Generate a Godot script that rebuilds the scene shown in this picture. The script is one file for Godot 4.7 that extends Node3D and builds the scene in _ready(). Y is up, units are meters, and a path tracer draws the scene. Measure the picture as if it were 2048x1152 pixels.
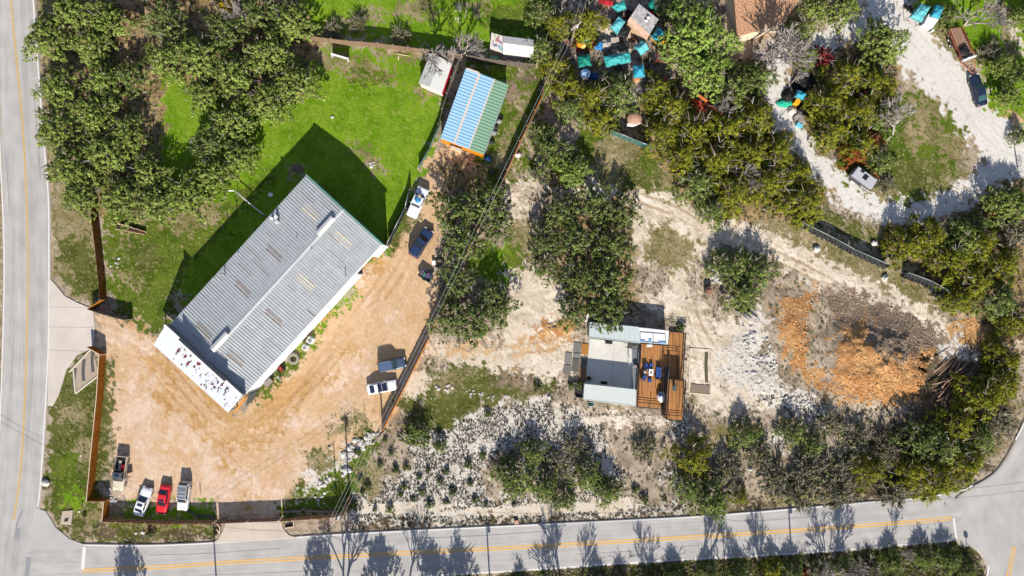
extends Node3D
# Aerial view straight down on a workshop yard, wooded lots and two country roads.
const H := 115.0      # camera height in metres
const S := 12.0       # map units (photo pixels) per metre on the ground
const EXPO := 2.0
const TONE := 1.6       # sunlit colour in the picture -> base colour
var rng := RandomNumberGenerator.new()
var names := {}
var M := {}
# ---------------------------------------------------------------- helpers
func G(px: float, py: float, h := 0.0) -> Vector3:      # map units, seen from above at height h -> a place in metres
	var k := (H - h) / (S * H)
	return Vector3((px - 1024.0) * k, h, (py - 576.0) * k)
func numbered(n: String) -> String:
	if not names.has(n):
		names[n] = 0
		return n
	names[n] += 1
	return "%s_%03d" % [n, names[n]]
func tag(o: Node3D, label: String, category: String, group := "") -> Node3D:
	o.set_meta("label", label); o.set_meta("category", category)
	if group != "":
		o.set_meta("group", group)
	return o
func thing(called: String, label: String, category: String, at := Vector3.ZERO, turn := 0.0, group := "") -> Node3D:
	var o := Node3D.new()
	o.name = numbered(called); add_child(o)
	o.position = at; o.rotation.y = turn
	tag(o, label, category, group)
	return o
func stb() -> SurfaceTool:
	var st := SurfaceTool.new()
	st.begin(Mesh.PRIMITIVE_TRIANGLES)
	st.set_color(Color.WHITE)
	return st
func flat(st: SurfaceTool) -> SurfaceTool:
	st.set_smooth_group(-1)
	return st
func fst() -> SurfaceTool: return flat(stb())
func done(st: SurfaceTool) -> ArrayMesh:
	st.generate_normals()
	return st.commit()
func put(mesh: Mesh, mat: Material, called: String, parent: Node = null) -> MeshInstance3D:
	var o := MeshInstance3D.new()
	o.mesh = mesh; o.material_override = null
	if mesh.get_surface_count() > 0:
		o.set_surface_override_material(0, mat)
	if parent == null:
		o.name = numbered(called); add_child(o)
	else:
		o.name = called; parent.add_child(o, true)
	return o
func obj(called: String, st: SurfaceTool, mat: Material, parent: Node = null) -> MeshInstance3D:
	return put(done(st), mat, called, parent)
func struct(called: String, st: SurfaceTool, mat: Material) -> MeshInstance3D:
	var o := obj(called, st, mat)
	o.set_meta("kind", "structure")
	return o
func lin(r: float, g: float, b: float, k := 1.0) -> Color:     # a colour as the photo shows it in full sun -> base colour (linear)
	var c := Color(r / 255.0, g / 255.0, b / 255.0).srgb_to_linear()
	var e := k / TONE
	return Color(minf(c.r * e, .85), minf(c.g * e, .85), minf(c.b * e, .85))
func mat(c: Color, rough := 0.85, metal := 0.0, spec := 0.3) -> StandardMaterial3D:    # c is a linear base colour
	var m := StandardMaterial3D.new()
	m.albedo_color = c.linear_to_srgb()
	m.roughness = rough; m.metallic = metal; m.metallic_specular = spec
	return m
func vmat(rough := 0.9, spec := 0.2) -> StandardMaterial3D:     # base colour from vertex colours
	var m := mat(Color(1, 1, 1), rough, 0.0, spec)
	m.vertex_color_use_as_albedo = true
	return m
func noise_tex(sd: int, freq: float, lo: Color, hi: Color, normal := false, oct := 4) -> NoiseTexture2D:
	var n := FastNoiseLite.new()
	n.seed = sd; n.frequency = freq; n.fractal_octaves = oct
	var t := NoiseTexture2D.new()
	t.width = 512; t.height = 512; t.seamless = true; t.noise = n
	if normal:
		t.as_normal_map = true; t.bump_strength = 6.0
	else:
		var g := Gradient.new()
		g.offsets = PackedFloat32Array([0.25, 0.75]); g.colors = PackedColorArray([lo, hi])
		t.color_ramp = g
	return t
func grain(m: StandardMaterial3D, t: Texture2D, scale: float, nt: Texture2D = null, ns := 0.6) -> StandardMaterial3D:
	m.albedo_texture = t
	m.uv1_triplanar = true; m.uv1_world_triplanar = true
	m.uv1_scale = Vector3(scale, scale, scale)
	if nt:
		m.normal_enabled = true; m.normal_texture = nt; m.normal_scale = ns
	return m
func quad(st: SurfaceTool, a: Vector3, b: Vector3, c: Vector3, d: Vector3) -> void:      # clockwise from outside
	st.add_vertex(a); st.add_vertex(b); st.add_vertex(c)
	st.add_vertex(a); st.add_vertex(c); st.add_vertex(d)
func hexa(st: SurfaceTool, p: Array, q: Array, bottom := true) -> void:     # p below, q above, each clockwise from above
	quad(st, q[0], q[1], q[2], q[3])
	if bottom:
		quad(st, p[3], p[2], p[1], p[0])
	for i in 4:
		var j := (i + 1) % 4
		quad(st, p[j], q[j], q[i], p[i])
func bx(st: SurfaceTool, c: Vector3, s: Vector3, turn := 0.0, tilt := Basis.IDENTITY) -> void:
	var b := Basis(Vector3.UP, turn) * tilt
	var p := []
	var q := []
	for k in [[-1, -1], [1, -1], [1, 1], [-1, 1]]:
		p.append(c + b * Vector3(k[0] * s.x / 2, -s.y / 2, k[1] * s.z / 2))
		q.append(c + b * Vector3(k[0] * s.x / 2, s.y / 2, k[1] * s.z / 2))
	hexa(st, p, q)
func beam(st: SurfaceTool, a: Vector3, b: Vector3, w: float, t: float) -> void:      # a bar from a to b, w wide sideways, t thick upwards
	var d := (b - a).normalized()
	var side := d.cross(Vector3.UP)
	side = side.normalized() if side.length() > 0.01 else Vector3.RIGHT
	var up := side.cross(d).normalized()
	var p := []
	var q := []
	for k in [[a, 1], [b, 1], [b, -1], [a, -1]]:
		p.append(k[0] - side * k[1] * w / 2 - up * t / 2)
		q.append(k[0] - side * k[1] * w / 2 + up * t / 2)
	hexa(st, p, q)
func tube(st: SurfaceTool, pts: Array, rad: Array, sides := 6, caps := true) -> void:
	var rings := []
	for i in pts.size():
		var d: Vector3 = (pts[mini(i + 1, pts.size() - 1)] - pts[maxi(i - 1, 0)]).normalized()
		var u := d.cross(Vector3(0.31, 0.11, 0.94)).normalized()
		if absf(d.dot(Vector3(0.31, 0.11, 0.94))) > 0.98:
			u = d.cross(Vector3.RIGHT).normalized()
		var v := d.cross(u)
		var ring := []
		for k in sides:
			var a := TAU * k / sides
			ring.append(pts[i] + (u * cos(a) + v * sin(a)) * rad[i])
		rings.append(ring)
	for i in pts.size() - 1:
		for k in sides:
			var k2 := (k + 1) % sides
			quad(st, rings[i][k], rings[i][k2], rings[i + 1][k2], rings[i + 1][k])
	if caps:
		for k in range(1, sides - 1):
			st.add_vertex(rings[0][0]); st.add_vertex(rings[0][k + 1]); st.add_vertex(rings[0][k])
			var e: Array = rings[-1]
			st.add_vertex(e[0]); st.add_vertex(e[k]); st.add_vertex(e[k + 1])
func cyl(st: SurfaceTool, c: Vector3, r: float, h: float, sides := 16, r2 := -1.0) -> void:    # upright, c at its base
	tube(st, [c, c + Vector3(0, h, 0)], [r, r if r2 < 0 else r2], sides)
func torus(st: SurfaceTool, c: Vector3, R: float, r: float, axis := Vector3.UP, n := 18, m := 8, squash := 1.0) -> void:
	var u := axis.cross(Vector3(0.3, 0.2, 0.9)).normalized()
	var v := axis.cross(u)
	for i in n:
		for k in m:
			var q := []
			for w in [[i, k], [i + 1, k], [i + 1, k + 1], [i, k + 1]]:
				var a: float = TAU * w[0] / n
				var b: float = TAU * w[1] / m
				q.append(c + (u * cos(a) + v * sin(a)) * (R + r * cos(b)) + axis * r * squash * sin(b))
			quad(st, q[0], q[1], q[2], q[3])
func poly3(pts: Array, h := 0.0) -> PackedVector2Array:    # map-unit outline to metres (x, z)
	var o := PackedVector2Array()
	for i in range(0, pts.size(), 2):
		var p := G(pts[i], pts[i + 1], h)
		o.append(Vector2(p.x, p.z))
	return o
func slab(st: SurfaceTool, o: PackedVector2Array, y0: float, y1: float) -> void:       # an upright prism over an outline
	if not Geometry2D.is_polygon_clockwise(o):
		o = o.duplicate(); o.reverse()
	var ix := Geometry2D.triangulate_polygon(o)
	for i in range(0, ix.size(), 3):
		var t := [o[ix[i]], o[ix[i + 1]], o[ix[i + 2]]]
		if (t[1] - t[0]).cross(t[2] - t[0]) < 0:
			t.reverse()
		for p in t:
			st.add_vertex(Vector3(p.x, y1, p.y))
	var cw := 0.0
	for i in o.size():
		cw += o[i].cross(o[(i + 1) % o.size()])
	for i in o.size():
		var a := o[i]
		var b := o[(i + 1) % o.size()]
		if cw < 0:
			var s := a; a = b; b = s
		quad(st, Vector3(b.x, y0, b.y), Vector3(b.x, y1, b.y), Vector3(a.x, y1, a.y), Vector3(a.x, y0, a.y))
func curve(pts: Array, step := 1.0) -> PackedVector2Array:     # a smooth line through map-unit points, in metres
	var c := Curve2D.new()
	var v := poly3(pts)
	for i in v.size():
		var t := (v[mini(i + 1, v.size() - 1)] - v[maxi(i - 1, 0)]) / 6.0
		c.add_point(v[i], -t, t)
	c.bake_interval = step
	return c.get_baked_points()
func ribbon(st: SurfaceTool, line: PackedVector2Array, w: float, y: float, th := 0.0) -> void:     # a painted line
	for i in line.size() - 1:
		var d := (line[i + 1] - line[i]).normalized()
		var d0 := (line[i + 1] - line[maxi(i - 1, 0)]).normalized()
		var d1 := (line[mini(i + 2, line.size() - 1)] - line[i]).normalized()
		var n0 := Vector2(-d0.y, d0.x) * w / 2
		var n1 := Vector2(-d1.y, d1.x) * w / 2
		var a := line[i] - n0
		var b := line[i + 1] - n1
		var c := line[i + 1] + n1
		var e := line[i] + n0
		quad(st, Vector3(a.x, y, a.y), Vector3(b.x, y, b.y), Vector3(c.x, y, c.y), Vector3(e.x, y, e.y))
func sag(a: Vector3, b: Vector3, drop: float, n := 14) -> Array:
	var o := []
	for i in n + 1:
		var t := float(i) / n
		o.append(a.lerp(b, t) - Vector3(0, drop * 4.0 * t * (1.0 - t), 0))
	return o
func rr(a: float, b: float) -> float: return rng.randf_range(a, b)
func multi(called: String, mesh: Mesh, m: Material, xf: Array, cols: Array, label := "", category := "") -> MultiMeshInstance3D:
	var mm := MultiMesh.new()
	mm.transform_format = MultiMesh.TRANSFORM_3D
	mm.use_colors = true
	mm.mesh = mesh
	mm.instance_count = xf.size()
	for i in xf.size():
		mm.set_instance_transform(i, xf[i]); mm.set_instance_color(i, cols[i])
	var o := MultiMeshInstance3D.new()
	mesh.surface_set_material(0, m)
	o.multimesh = mm; o.name = numbered(called); add_child(o)
	o.set_meta("kind", "stuff")
	if label != "":
		tag(o, label, category)
	return o
func _ready() -> void:
	rng.seed = 1
	# camera, sky, sun and exposure
	var cam := Camera3D.new()
	cam.name = "camera"
	add_child(cam)
	cam.position = Vector3(0, H, 0)
	cam.rotation = Vector3(-PI / 2, 0, 0)
	cam.fov = rad_to_deg(2.0 * atan(576.0 / (S * H)))
	cam.far = 3000.0
	cam.current = true
	var env := Environment.new()
	env.background_mode = Environment.BG_SKY
	var sky := ProceduralSkyMaterial.new()
	sky.sky_top_color = Color(.128, .168, .262).linear_to_srgb()
	sky.sky_horizon_color = Color(.255, .29, .36).linear_to_srgb()
	sky.sky_curve = .15
	sky.ground_bottom_color = Color(.12, .11, .09).linear_to_srgb()
	sky.ground_horizon_color = Color(.28, .29, .3).linear_to_srgb()
	env.sky = Sky.new()
	env.sky.sky_material = sky
	env.tonemap_mode = Environment.TONE_MAPPER_LINEAR
	env.tonemap_exposure = EXPO
	env.sdfgi_enabled = true
	env.ssao_enabled = true
	env.ssil_enabled = true
	var we := WorldEnvironment.new()
	we.name = "surroundings"
	we.environment = env
	add_child(we)
	var sun := DirectionalLight3D.new()
	sun.name = "sun"
	sun.light_energy = 1.55
	sun.light_color = Color(1.0, .965, .91)
	sun.light_angular_distance = .5
	sun.shadow_enabled = true
	add_child(sun)
	sun.look_at_from_position(Vector3.ZERO, Vector3(-.06, -tan(deg_to_rad(33.0)), -1.0), Vector3.UP)
	build_materials()
	M.stone_pale = grain(mat(lin(214, 198, 180), .9), noise_tex(50, .05, Color(.8, .8, .8), Color.WHITE), .6)
	M.stone_tint = vmat(.95, .1)
	build_ground()
	build_roads()
	build_workshop()
	build_sheds()
	build_house()
	build_fences()
	build_trees()
	build_vehicles()
	build_junkyard()
	build_poles()
	build_small()
# ---------------------------------------------------------------- ground
const CELL := 4.0
const X0 := -120.0
const Y0 := -120.0
const CW := 572
const CH := 348
const STEP := 2.7
var cls := PackedByteArray()
var hmap := PackedFloat32Array()
var gnx := 0
var gny := 0
# kinds of ground: main tone, second tone, speck tone, share of second, share of specks, relief
# 0 scrub 1 lawn 2 olive grass 3 yard dirt 4 limestone 5 gravel 6 orange mulch 7 brown soil 8 pale track 9 dry grass 10 wood floor 11 verge 12 dark verge soil 13 junkyard floor 14 tyre ruts 15 pink shoulder
var palette := [
	[[198, 182, 162], [160, 146, 126], [100, 94, 76], 0.45, 0.24, 0.04],
	[[155, 192, 54], [128, 172, 40], [176, 186, 100], 0.5, 0.22, 0.03],
	[[126, 146, 56], [98, 124, 40], [180, 168, 116], 0.5, 0.15, 0.035],
	[[228, 196, 159], [222, 185, 142], [232, 206, 177], 0.45, 0.05, 0.012],
	[[238, 231, 221], [218, 210, 199], [126, 119, 108], 0.42, 0.3, 0.03],
	[[242, 239, 234], [232, 227, 220], [212, 204, 194], 0.4, 0.1, 0.012],
	[[206, 160, 110], [180, 130, 84], [222, 184, 138], 0.5, 0.18, 0.06],
	[[160, 140, 122], [130, 114, 98], [186, 168, 148], 0.5, 0.2, 0.05],
	[[238, 226, 208], [226, 210, 188], [190, 172, 148], 0.45, 0.12, 0.02],
	[[200, 180, 146], [158, 150, 100], [112, 130, 56], 0.45, 0.22, 0.035],
	[[186, 160, 120], [146, 128, 90], [204, 184, 146], 0.5, 0.2, 0.04],
	[[128, 132, 74], [104, 112, 54], [178, 166, 126], 0.5, 0.24, 0.04],
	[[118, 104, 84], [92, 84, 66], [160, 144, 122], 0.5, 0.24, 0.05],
	[[186, 170, 156], [150, 136, 124], [214, 202, 190], 0.5, 0.22, 0.03],
	[[217, 180, 130], [208, 165, 110], [224, 189, 144], 0.5, 0.05, 0.015],
	[[236, 210, 186], [228, 194, 160], [240, 222, 202], 0.5, 0.06, 0.015]]
func paint(k: int, pts: Array) -> void:
	var o := PackedVector2Array()
	var lo := Vector2(1e9, 1e9)
	var hi := -lo
	for i in range(0, pts.size(), 2):
		var p := Vector2(pts[i], pts[i + 1])
		o.append(p); lo = lo.min(p); hi = hi.max(p)
	for cy in range(maxi(0, int((lo.y - Y0) / CELL)), mini(CH - 1, int((hi.y - Y0) / CELL) + 1) + 1):
		for cx in range(maxi(0, int((lo.x - X0) / CELL)), mini(CW - 1, int((hi.x - X0) / CELL) + 1) + 1):
			if Geometry2D.is_point_in_polygon(Vector2(X0 + (cx + .5) * CELL, Y0 + (cy + .5) * CELL), o):
				cls[cy * CW + cx] = k
func blob(k: int, x: float, y: float, rx: float, ry: float, turn := 0.0) -> void:
	var pts := []
	for i in 14:
		var a := TAU * i / 14
		var r := rr(.75, 1.2)
		var v := Vector2(cos(a) * rx, sin(a) * ry).rotated(turn) * r
		pts.append_array([x + v.x, y + v.y])
	paint(k, pts)
func strip(k: int, w: float, pts: Array) -> void:
	for i in range(0, pts.size() - 2, 2):
		var a := Vector2(pts[i], pts[i + 1])
		var b := Vector2(pts[i + 2], pts[i + 3])
		var n := (b - a).normalized().orthogonal() * w / 2
		paint(k, [a.x + n.x, a.y + n.y, b.x + n.x, b.y + n.y, b.x - n.x, b.y - n.y, a.x - n.x, a.y - n.y])
		blob(k, b.x, b.y, w * .48, w * .48)
func paint_ground() -> void:
	cls.resize(CW * CH)
	cls.fill(0)
	paint(10, [60, -120, 660, -120, 650, 80, 620, 200, 520, 330, 440, 420, 300, 440, 200, 430, 110, 400, 90, 250])     # wood
	paint(9, [60, -120, 100, -120, 110, 100, 130, 300, 150, 430, 190, 560, 190, 600, 120, 560, 104, 400, 80, 150])
	paint(9, [100, 395, 190, 400, 205, 600, 150, 600, 115, 560])
	paint(11, [112, 470, 170, 460, 195, 540, 195, 600, 150, 585, 120, 530])
	blob(9, 150, 440, 24, 44)
	paint(1, [600, -120, 1110, -120, 1095, 100, 980, 95, 860, 95, 700, 70, 610, 50])          # field beyond the plank fence
	for b in [[9, 830, 20, 45, 20], [9, 740, 30, 34, 12], [9, 950, 12, 34, 14], [8, 930, 20, 16, 8], [9, 690, 44, 40, 10], [2, 1010, 40, 50, 30], [2, 1060, 20, 30, 30]]:
		blob(b[0], b[1], b[2], b[3], b[4])
	paint(1, [330, 140, 420, 190, 520, 220, 600, 200, 640, 85, 700, 92, 850, 110, 880, 150, 890, 220, 850, 320, 825, 400, 790, 470, 775, 495, 600, 600, 380, 640, 330, 450, 320, 300])
	paint(2, [205, 420, 320, 425, 440, 415, 520, 350, 560, 350, 380, 520, 345, 600, 345, 665, 290, 660, 262, 640, 216, 602])
	blob(10, 265, 90, 40, 40); blob(10, 420, 60, 60, 30); blob(9, 300, 60, 30, 20)
	for b in [[9, 400, 430, 50, 24, -.3], [9, 290, 425, 50, 16, 0], [9, 360, 450, 40, 14, .2], [9, 250, 490, 10, 44, .2], [9, 270, 570, 40, 10, .5], [2, 230, 500, 20, 40, 0], [11, 290, 520, 24, 40, .2], [2, 310, 600, 30, 30, 0],
		[9, 690, 130, 60, 20, .1], [9, 760, 150, 40, 20, 0], [2, 730, 160, 40, 16, 0], [9, 590, 338, 16, 16, 0], [9, 740, 320, 40, 12, .9], [9, 700, 290, 16, 8, .9], [9, 800, 110, 60, 8, .1], [9, 640, 110, 12, 20, 0], [9, 850, 190, 20, 10, 0]]:
		blob(b[0], b[1], b[2], b[3], b[4], b[5])
	# the east strip beside the striped shed
	paint(2, [930, 120, 1080, 130, 1092, 190, 1000, 400, 960, 420, 950, 330])
	for b in [[7, 1050, 150, 20, 14, 0], [7, 1030, 190, 20, 26, 0], [9, 1035, 215, 18, 20, 0], [9, 1000, 290, 16, 50, .3], [1, 985, 180, 12, 60, .3], [9, 1010, 330, 10, 30, .4]]:
		blob(b[0], b[1], b[2], b[3], b[4], b[5])
	# dirt yard
	paint(3, [186, 622, 265, 645, 330, 690, 460, 832, 500, 800, 560, 740, 690, 610, 770, 512, 806, 470, 832, 420, 850, 335, 872, 290, 962, 318, 970, 360, 900, 400, 880, 480, 866, 560, 870, 640, 852, 690, 768, 855, 700, 890, 648, 930, 592, 985, 560, 1008, 555, 1042, 440, 1042, 430, 1005, 250, 1004, 236, 960, 226, 860, 226, 760, 216, 700, 188, 695])
	paint(15, [226, 760, 300, 760, 380, 860, 440, 900, 560, 900, 640, 900, 600, 980, 560, 1006, 556, 1040, 440, 1040, 430, 1004, 250, 1003, 236, 960])
	paint(15, [190, 640, 262, 646, 320, 700, 300, 720, 200, 690])
	for b in [[3, 640, 700, 90, 40, -.8], [3, 500, 930, 60, 30, 0], [3, 350, 900, 50, 20, .6], [15, 700, 740, 60, 30, -.6], [15, 560, 860, 50, 16, -.5], [15, 640, 840, 50, 20, -.4], [14, 430, 800, 20, 60, -.7], [14, 560, 800, 70, 24, -.8], [14, 620, 650, 70, 16, -.8], [14, 740, 540, 40, 20, -.8], [14, 330, 740, 60, 10, .6], [14, 400, 850, 40, 10, .9], [14, 470, 880, 40, 16, -.2], [14, 330, 800, 16, 30, -.5], [14, 490, 990, 10, 40, 0],
		[14, 700, 700, 40, 10, -.6], [14, 600, 780, 20, 10, 0], [14, 540, 870, 40, 10, -.7], [14, 640, 600, 50, 10, -.8], [14, 660, 760, 30, 8, -.5], [14, 450, 930, 24, 8, .8], [15, 780, 640, 22, 24, 0], [15, 750, 610, 30, 14, -.6], [15, 270, 730, 50, 8, .5], [15, 480, 960, 18, 40, 0], [15, 730, 560, 30, 12, -.8], [15, 400, 940, 40, 12, .2], [15, 600, 720, 30, 8, -.9], [15, 690, 820, 24, 8, -.4]]:
		blob(b[0], b[1], b[2], b[3], b[4], b[5])
	strip(14, 9, [262, 650, 330, 700, 400, 770, 450, 840, 490, 850, 540, 820])
	strip(2, 22, [500, 800, 560, 745, 600, 705]); strip(1, 14, [600, 705, 650, 640, 710, 580])
	strip(11, 30, [780, 495, 805, 455, 830, 410]); strip(9, 12, [812, 470, 836, 420])
	paint(10, [880, 330, 960, 330, 965, 400, 890, 410])
	# west verge and the corner
	paint(11, [128, 740, 150, 700, 180, 715, 205, 712, 205, 770, 195, 1000, 220, 1040, 430, 1050, 430, 1075, 300, 1088, 170, 1085, 120, 1055, 92, 1010, 90, 900, 100, 800])
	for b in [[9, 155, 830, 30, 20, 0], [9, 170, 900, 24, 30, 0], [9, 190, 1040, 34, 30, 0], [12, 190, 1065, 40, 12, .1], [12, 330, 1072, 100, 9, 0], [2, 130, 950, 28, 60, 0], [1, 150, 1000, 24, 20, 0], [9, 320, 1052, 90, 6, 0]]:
		blob(b[0], b[1], b[2], b[3], b[4], b[5])
	strip(11, 22, [212, 730, 208, 850, 200, 950]); strip(9, 10, [226, 850, 220, 940])
	paint(1, [240, 1008, 432, 1008, 432, 1042, 215, 1038, 218, 1005])
	paint(7, [218, 1010, 248, 1008, 252, 1036, 218, 1036])
	# corner of boulders and grass
	paint(4, [590, 985, 650, 930, 700, 890, 690, 940, 640, 980, 600, 1000])
	paint(2, [560, 1005, 620, 985, 690, 930, 740, 870, 760, 870, 720, 950, 700, 1020, 560, 1034])
	for b in [[9, 640, 920, 26, 20, -.6], [9, 690, 850, 40, 20, -.5], [4, 620, 960, 26, 14, -.5], [11, 600, 975, 20, 10, 0], [11, 730, 870, 24, 16, -.8], [9, 720, 830, 20, 14, 0], [11, 630, 905, 20, 8, 0]]:
		blob(b[0], b[1], b[2], b[3], b[4], b[5])
	# limestone slope
	paint(4, [700, 1030, 740, 940, 780, 880, 850, 860, 940, 820, 1100, 800, 1180, 830, 1380, 830, 1360, 1030, 1000, 1056, 700, 1062])
	paint(11, [790, 800, 870, 740, 960, 720, 1100, 740, 1110, 780, 960, 810, 900, 860, 830, 850])
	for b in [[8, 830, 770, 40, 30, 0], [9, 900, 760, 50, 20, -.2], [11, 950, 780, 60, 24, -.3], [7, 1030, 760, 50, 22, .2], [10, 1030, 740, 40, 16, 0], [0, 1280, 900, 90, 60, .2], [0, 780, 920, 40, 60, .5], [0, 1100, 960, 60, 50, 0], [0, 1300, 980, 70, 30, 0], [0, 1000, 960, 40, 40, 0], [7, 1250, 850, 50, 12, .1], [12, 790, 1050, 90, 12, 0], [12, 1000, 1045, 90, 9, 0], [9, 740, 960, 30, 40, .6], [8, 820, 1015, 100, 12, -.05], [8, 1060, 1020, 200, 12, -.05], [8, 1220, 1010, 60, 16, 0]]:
		blob(b[0], b[1], b[2], b[3], b[4], b[5])
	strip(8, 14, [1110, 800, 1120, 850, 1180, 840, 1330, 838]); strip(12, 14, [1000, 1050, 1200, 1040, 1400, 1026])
	# middle lot
	blob(1, 985, 530, 34, 46); blob(1, 950, 520, 20, 30)
	paint(8, [1000, 370, 1100, 350, 1250, 370, 1330, 390, 1420, 440, 1430, 520, 1380, 600, 1380, 660, 1290, 600, 1270, 500, 1200, 400, 1060, 420, 1020, 470, 1010, 420])
	paint(8, [1010, 520, 1120, 560, 1160, 700, 1130, 760, 860, 720, 850, 690, 1000, 690])
	for b in [[6, 1110, 655, 50, 20, -.3], [6, 1135, 670, 20, 14, 0], [3, 1070, 690, 60, 14, -.1], [3, 940, 700, 60, 10, 0], [9, 1040, 480, 30, 40, 0], [2, 1030, 510, 24, 34, 0], [9, 1340, 500, 60, 50, .4], [0, 1300, 560, 40, 30, 0], [10, 1150, 450, 60, 60, 0], [0, 1090, 390, 60, 20, 0], [10, 1120, 360, 40, 14, 0]]:
		blob(b[0], b[1], b[2], b[3], b[4], b[5])
	paint(10, [1090, 420, 1260, 400, 1270, 640, 1180, 640, 1120, 560])
	paint(9, [1180, 290, 1240, 270, 1340, 300, 1360, 390, 1280, 385, 1200, 380])
	for b in [[11, 1280, 350, 50, 24, .2], [2, 1170, 290, 24, 36, 0], [2, 1300, 320, 30, 20, 0], [2, 1060, 330, 26, 20, 0], [2, 1120, 330, 40, 30, 0], [9, 1210, 300, 16, 20, 0], [2, 1330, 390, 26, 12, 0]]:
		blob(b[0], b[1], b[2], b[3], b[4], b[5])
	# haul track and the cleared ground
	paint(0, [1370, 600, 1400, 500, 1480, 640, 1560, 560, 1600, 470, 1720, 520, 1900, 600, 1900, 700, 1870, 800, 1700, 900, 1560, 1000, 1380, 1010, 1370, 840])
	paint(9, [1480, 430, 1600, 440, 1760, 530, 1890, 600, 1880, 620, 1740, 560, 1560, 490])
	strip(8, 50, [1300, 400, 1420, 450, 1540, 490, 1640, 540, 1760, 600, 1880, 660])
	strip(7, 10, [1560, 520, 1650, 570, 1740, 620, 1860, 680]); strip(8, 26, [1540, 500, 1640, 560, 1760, 620])
	strip(8, 60, [1380, 600, 1400, 680, 1480, 760]); strip(8, 44, [1440, 640, 1500, 720, 1530, 800])
	for b in [[4, 1480, 730, 50, 60, 0], [4, 1530, 760, 30, 60, 0], [4, 1600, 810, 60, 26, .5], [4, 1510, 650, 24, 40, 0], [4, 1580, 790, 40, 20, .4], [8, 1460, 800, 50, 30, 0], [9, 1470, 870, 60, 20, 0]]:
		blob(b[0], b[1], b[2], b[3], b[4], b[5])
	paint(7, [1620, 590, 1680, 570, 1780, 610, 1890, 660, 1880, 720, 1840, 780, 1700, 800, 1640, 760, 1610, 680])
	for b in [[0, 1640, 650, 34, 60, 0], [0, 1650, 720, 40, 30, .4]]:
		blob(b[0], b[1], b[2], b[3], b[4], b[5])
	paint(6, [1556, 600, 1590, 585, 1612, 600, 1632, 560, 1640, 565, 1618, 620, 1606, 690, 1620, 730, 1660, 770, 1700, 790, 1690, 800, 1620, 770, 1575, 720, 1556, 660])
	paint(6, [1660, 670, 1690, 650, 1720, 640, 1730, 616, 1736, 640, 1716, 690, 1760, 715, 1800, 720, 1860, 690, 1876, 740, 1840, 800, 1780, 812, 1700, 790, 1660, 760, 1670, 700])
	paint(6, [1905, 640, 1960, 635, 2020, 680, 2048, 690, 2040, 710, 1960, 700, 1915, 680])
	blob(8, 2040, 690, 26, 12); blob(4, 1900, 700, 34, 16)
	strip(14, 12, [1900, 660, 1960, 670, 2030, 700])
	paint(12, [1840, 715, 1990, 720, 2030, 760, 2040, 830, 1980, 930, 1900, 975, 1820, 990, 1700, 1000, 1560, 1010, 1560, 960, 1700, 900, 1830, 810])
	for b in [[0, 1620, 930, 90, 40, 0], [9, 1600, 1000, 80, 10, 0], [12, 1480, 1015, 80, 12, 0], [9, 1850, 985, 60, 8, -.1], [4, 1560, 870, 24, 26, 0], [7, 1560, 920, 34, 12, 0], [9, 2000, 880, 10, 50, .4], [9, 2035, 800, 10, 30, .3]]:
		blob(b[0], b[1], b[2], b[3], b[4], b[5])
	# excavated pad by the timber deck
	paint(8, [1376, 690, 1440, 692, 1440, 800, 1376, 800])
	# north-east: junkyard, juniper wood, loop of white gravel
	paint(13, [1100, -120, 1340, -120, 1350, 60, 1330, 180, 1240, 240, 1150, 180, 1110, 100])
	blob(8, 1275, 165, 14, 50); blob(8, 1215, 75, 20, 24); blob(9, 1262, 235, 24, 20)
	paint(10, [1330, 160, 1560, 100, 1600, 260, 1660, 400, 1600, 440, 1440, 440, 1380, 400, 1300, 300, 1240, 270, 1280, 200])
	paint(3, [1455, -120, 1640, -120, 1560, 45, 1510, 80, 1458, 60]); blob(7, 1500, 60, 26, 20)
	paint(10, [1590, 100, 1780, 70, 1800, 180, 1770, 260, 1740, 310, 1650, 290, 1590, 240])
	paint(2, [1780, 200, 1840, 180, 1930, 270, 1900, 370, 1800, 415, 1740, 400, 1660, 320, 1740, 300])
	for b in [[9, 1850, 230, 20, 50, -.7], [9, 1920, 290, 14, 40, -.4], [9, 1890, 360, 50, 10, -.4], [11, 1820, 350, 50, 40, -.4], [2, 1700, 300, 20, 34, .4], [9, 1880, 300, 30, 30, 0], [9, 1620, 270, 12, 40, -.6], [9, 1830, 270, 30, 30, 0], [9, 1760, 380, 40, 14, .3], [2, 1850, 300, 30, 24, 0]]:
		blob(b[0], b[1], b[2], b[3], b[4], b[5])
	paint(1, [1880, -120, 2160, -120, 2160, 300, 2040, 250, 1980, 230, 1960, 140, 1900, 60, 1830, 30])
	for b in [[9, 1870, 70, 34, 24, .6], [9, 1900, 130, 20, 50, -.4], [8, 2030, 60, 10, 60, -.3], [9, 2015, 90, 12, 40, -.2], [9, 2000, 20, 40, 14, 0], [9, 1960, 110, 14, 20, 0], [3, 2020, 236, 30, 16, 0]]:
		blob(b[0], b[1], b[2], b[3], b[4], b[5])
	paint(10, [1760, 460, 1900, 430, 2000, 330, 2160, 360, 2160, 700, 2000, 680, 1900, 600, 1780, 530])
	strip(9, 20, [1660, 440, 1760, 470]); strip(11, 24, [1640, 430, 1720, 470, 1790, 500])
	paint(5, [1690, -130, 1780, -130, 1800, 0, 1839, 47, 1900, 104, 1940, 146, 1995, 230, 2050, 257, 2160, 270, 2160, 350, 2034, 350, 1985, 372, 1960, 300, 1866, 190, 1809, 142, 1770, 80, 1740, 40])
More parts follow.
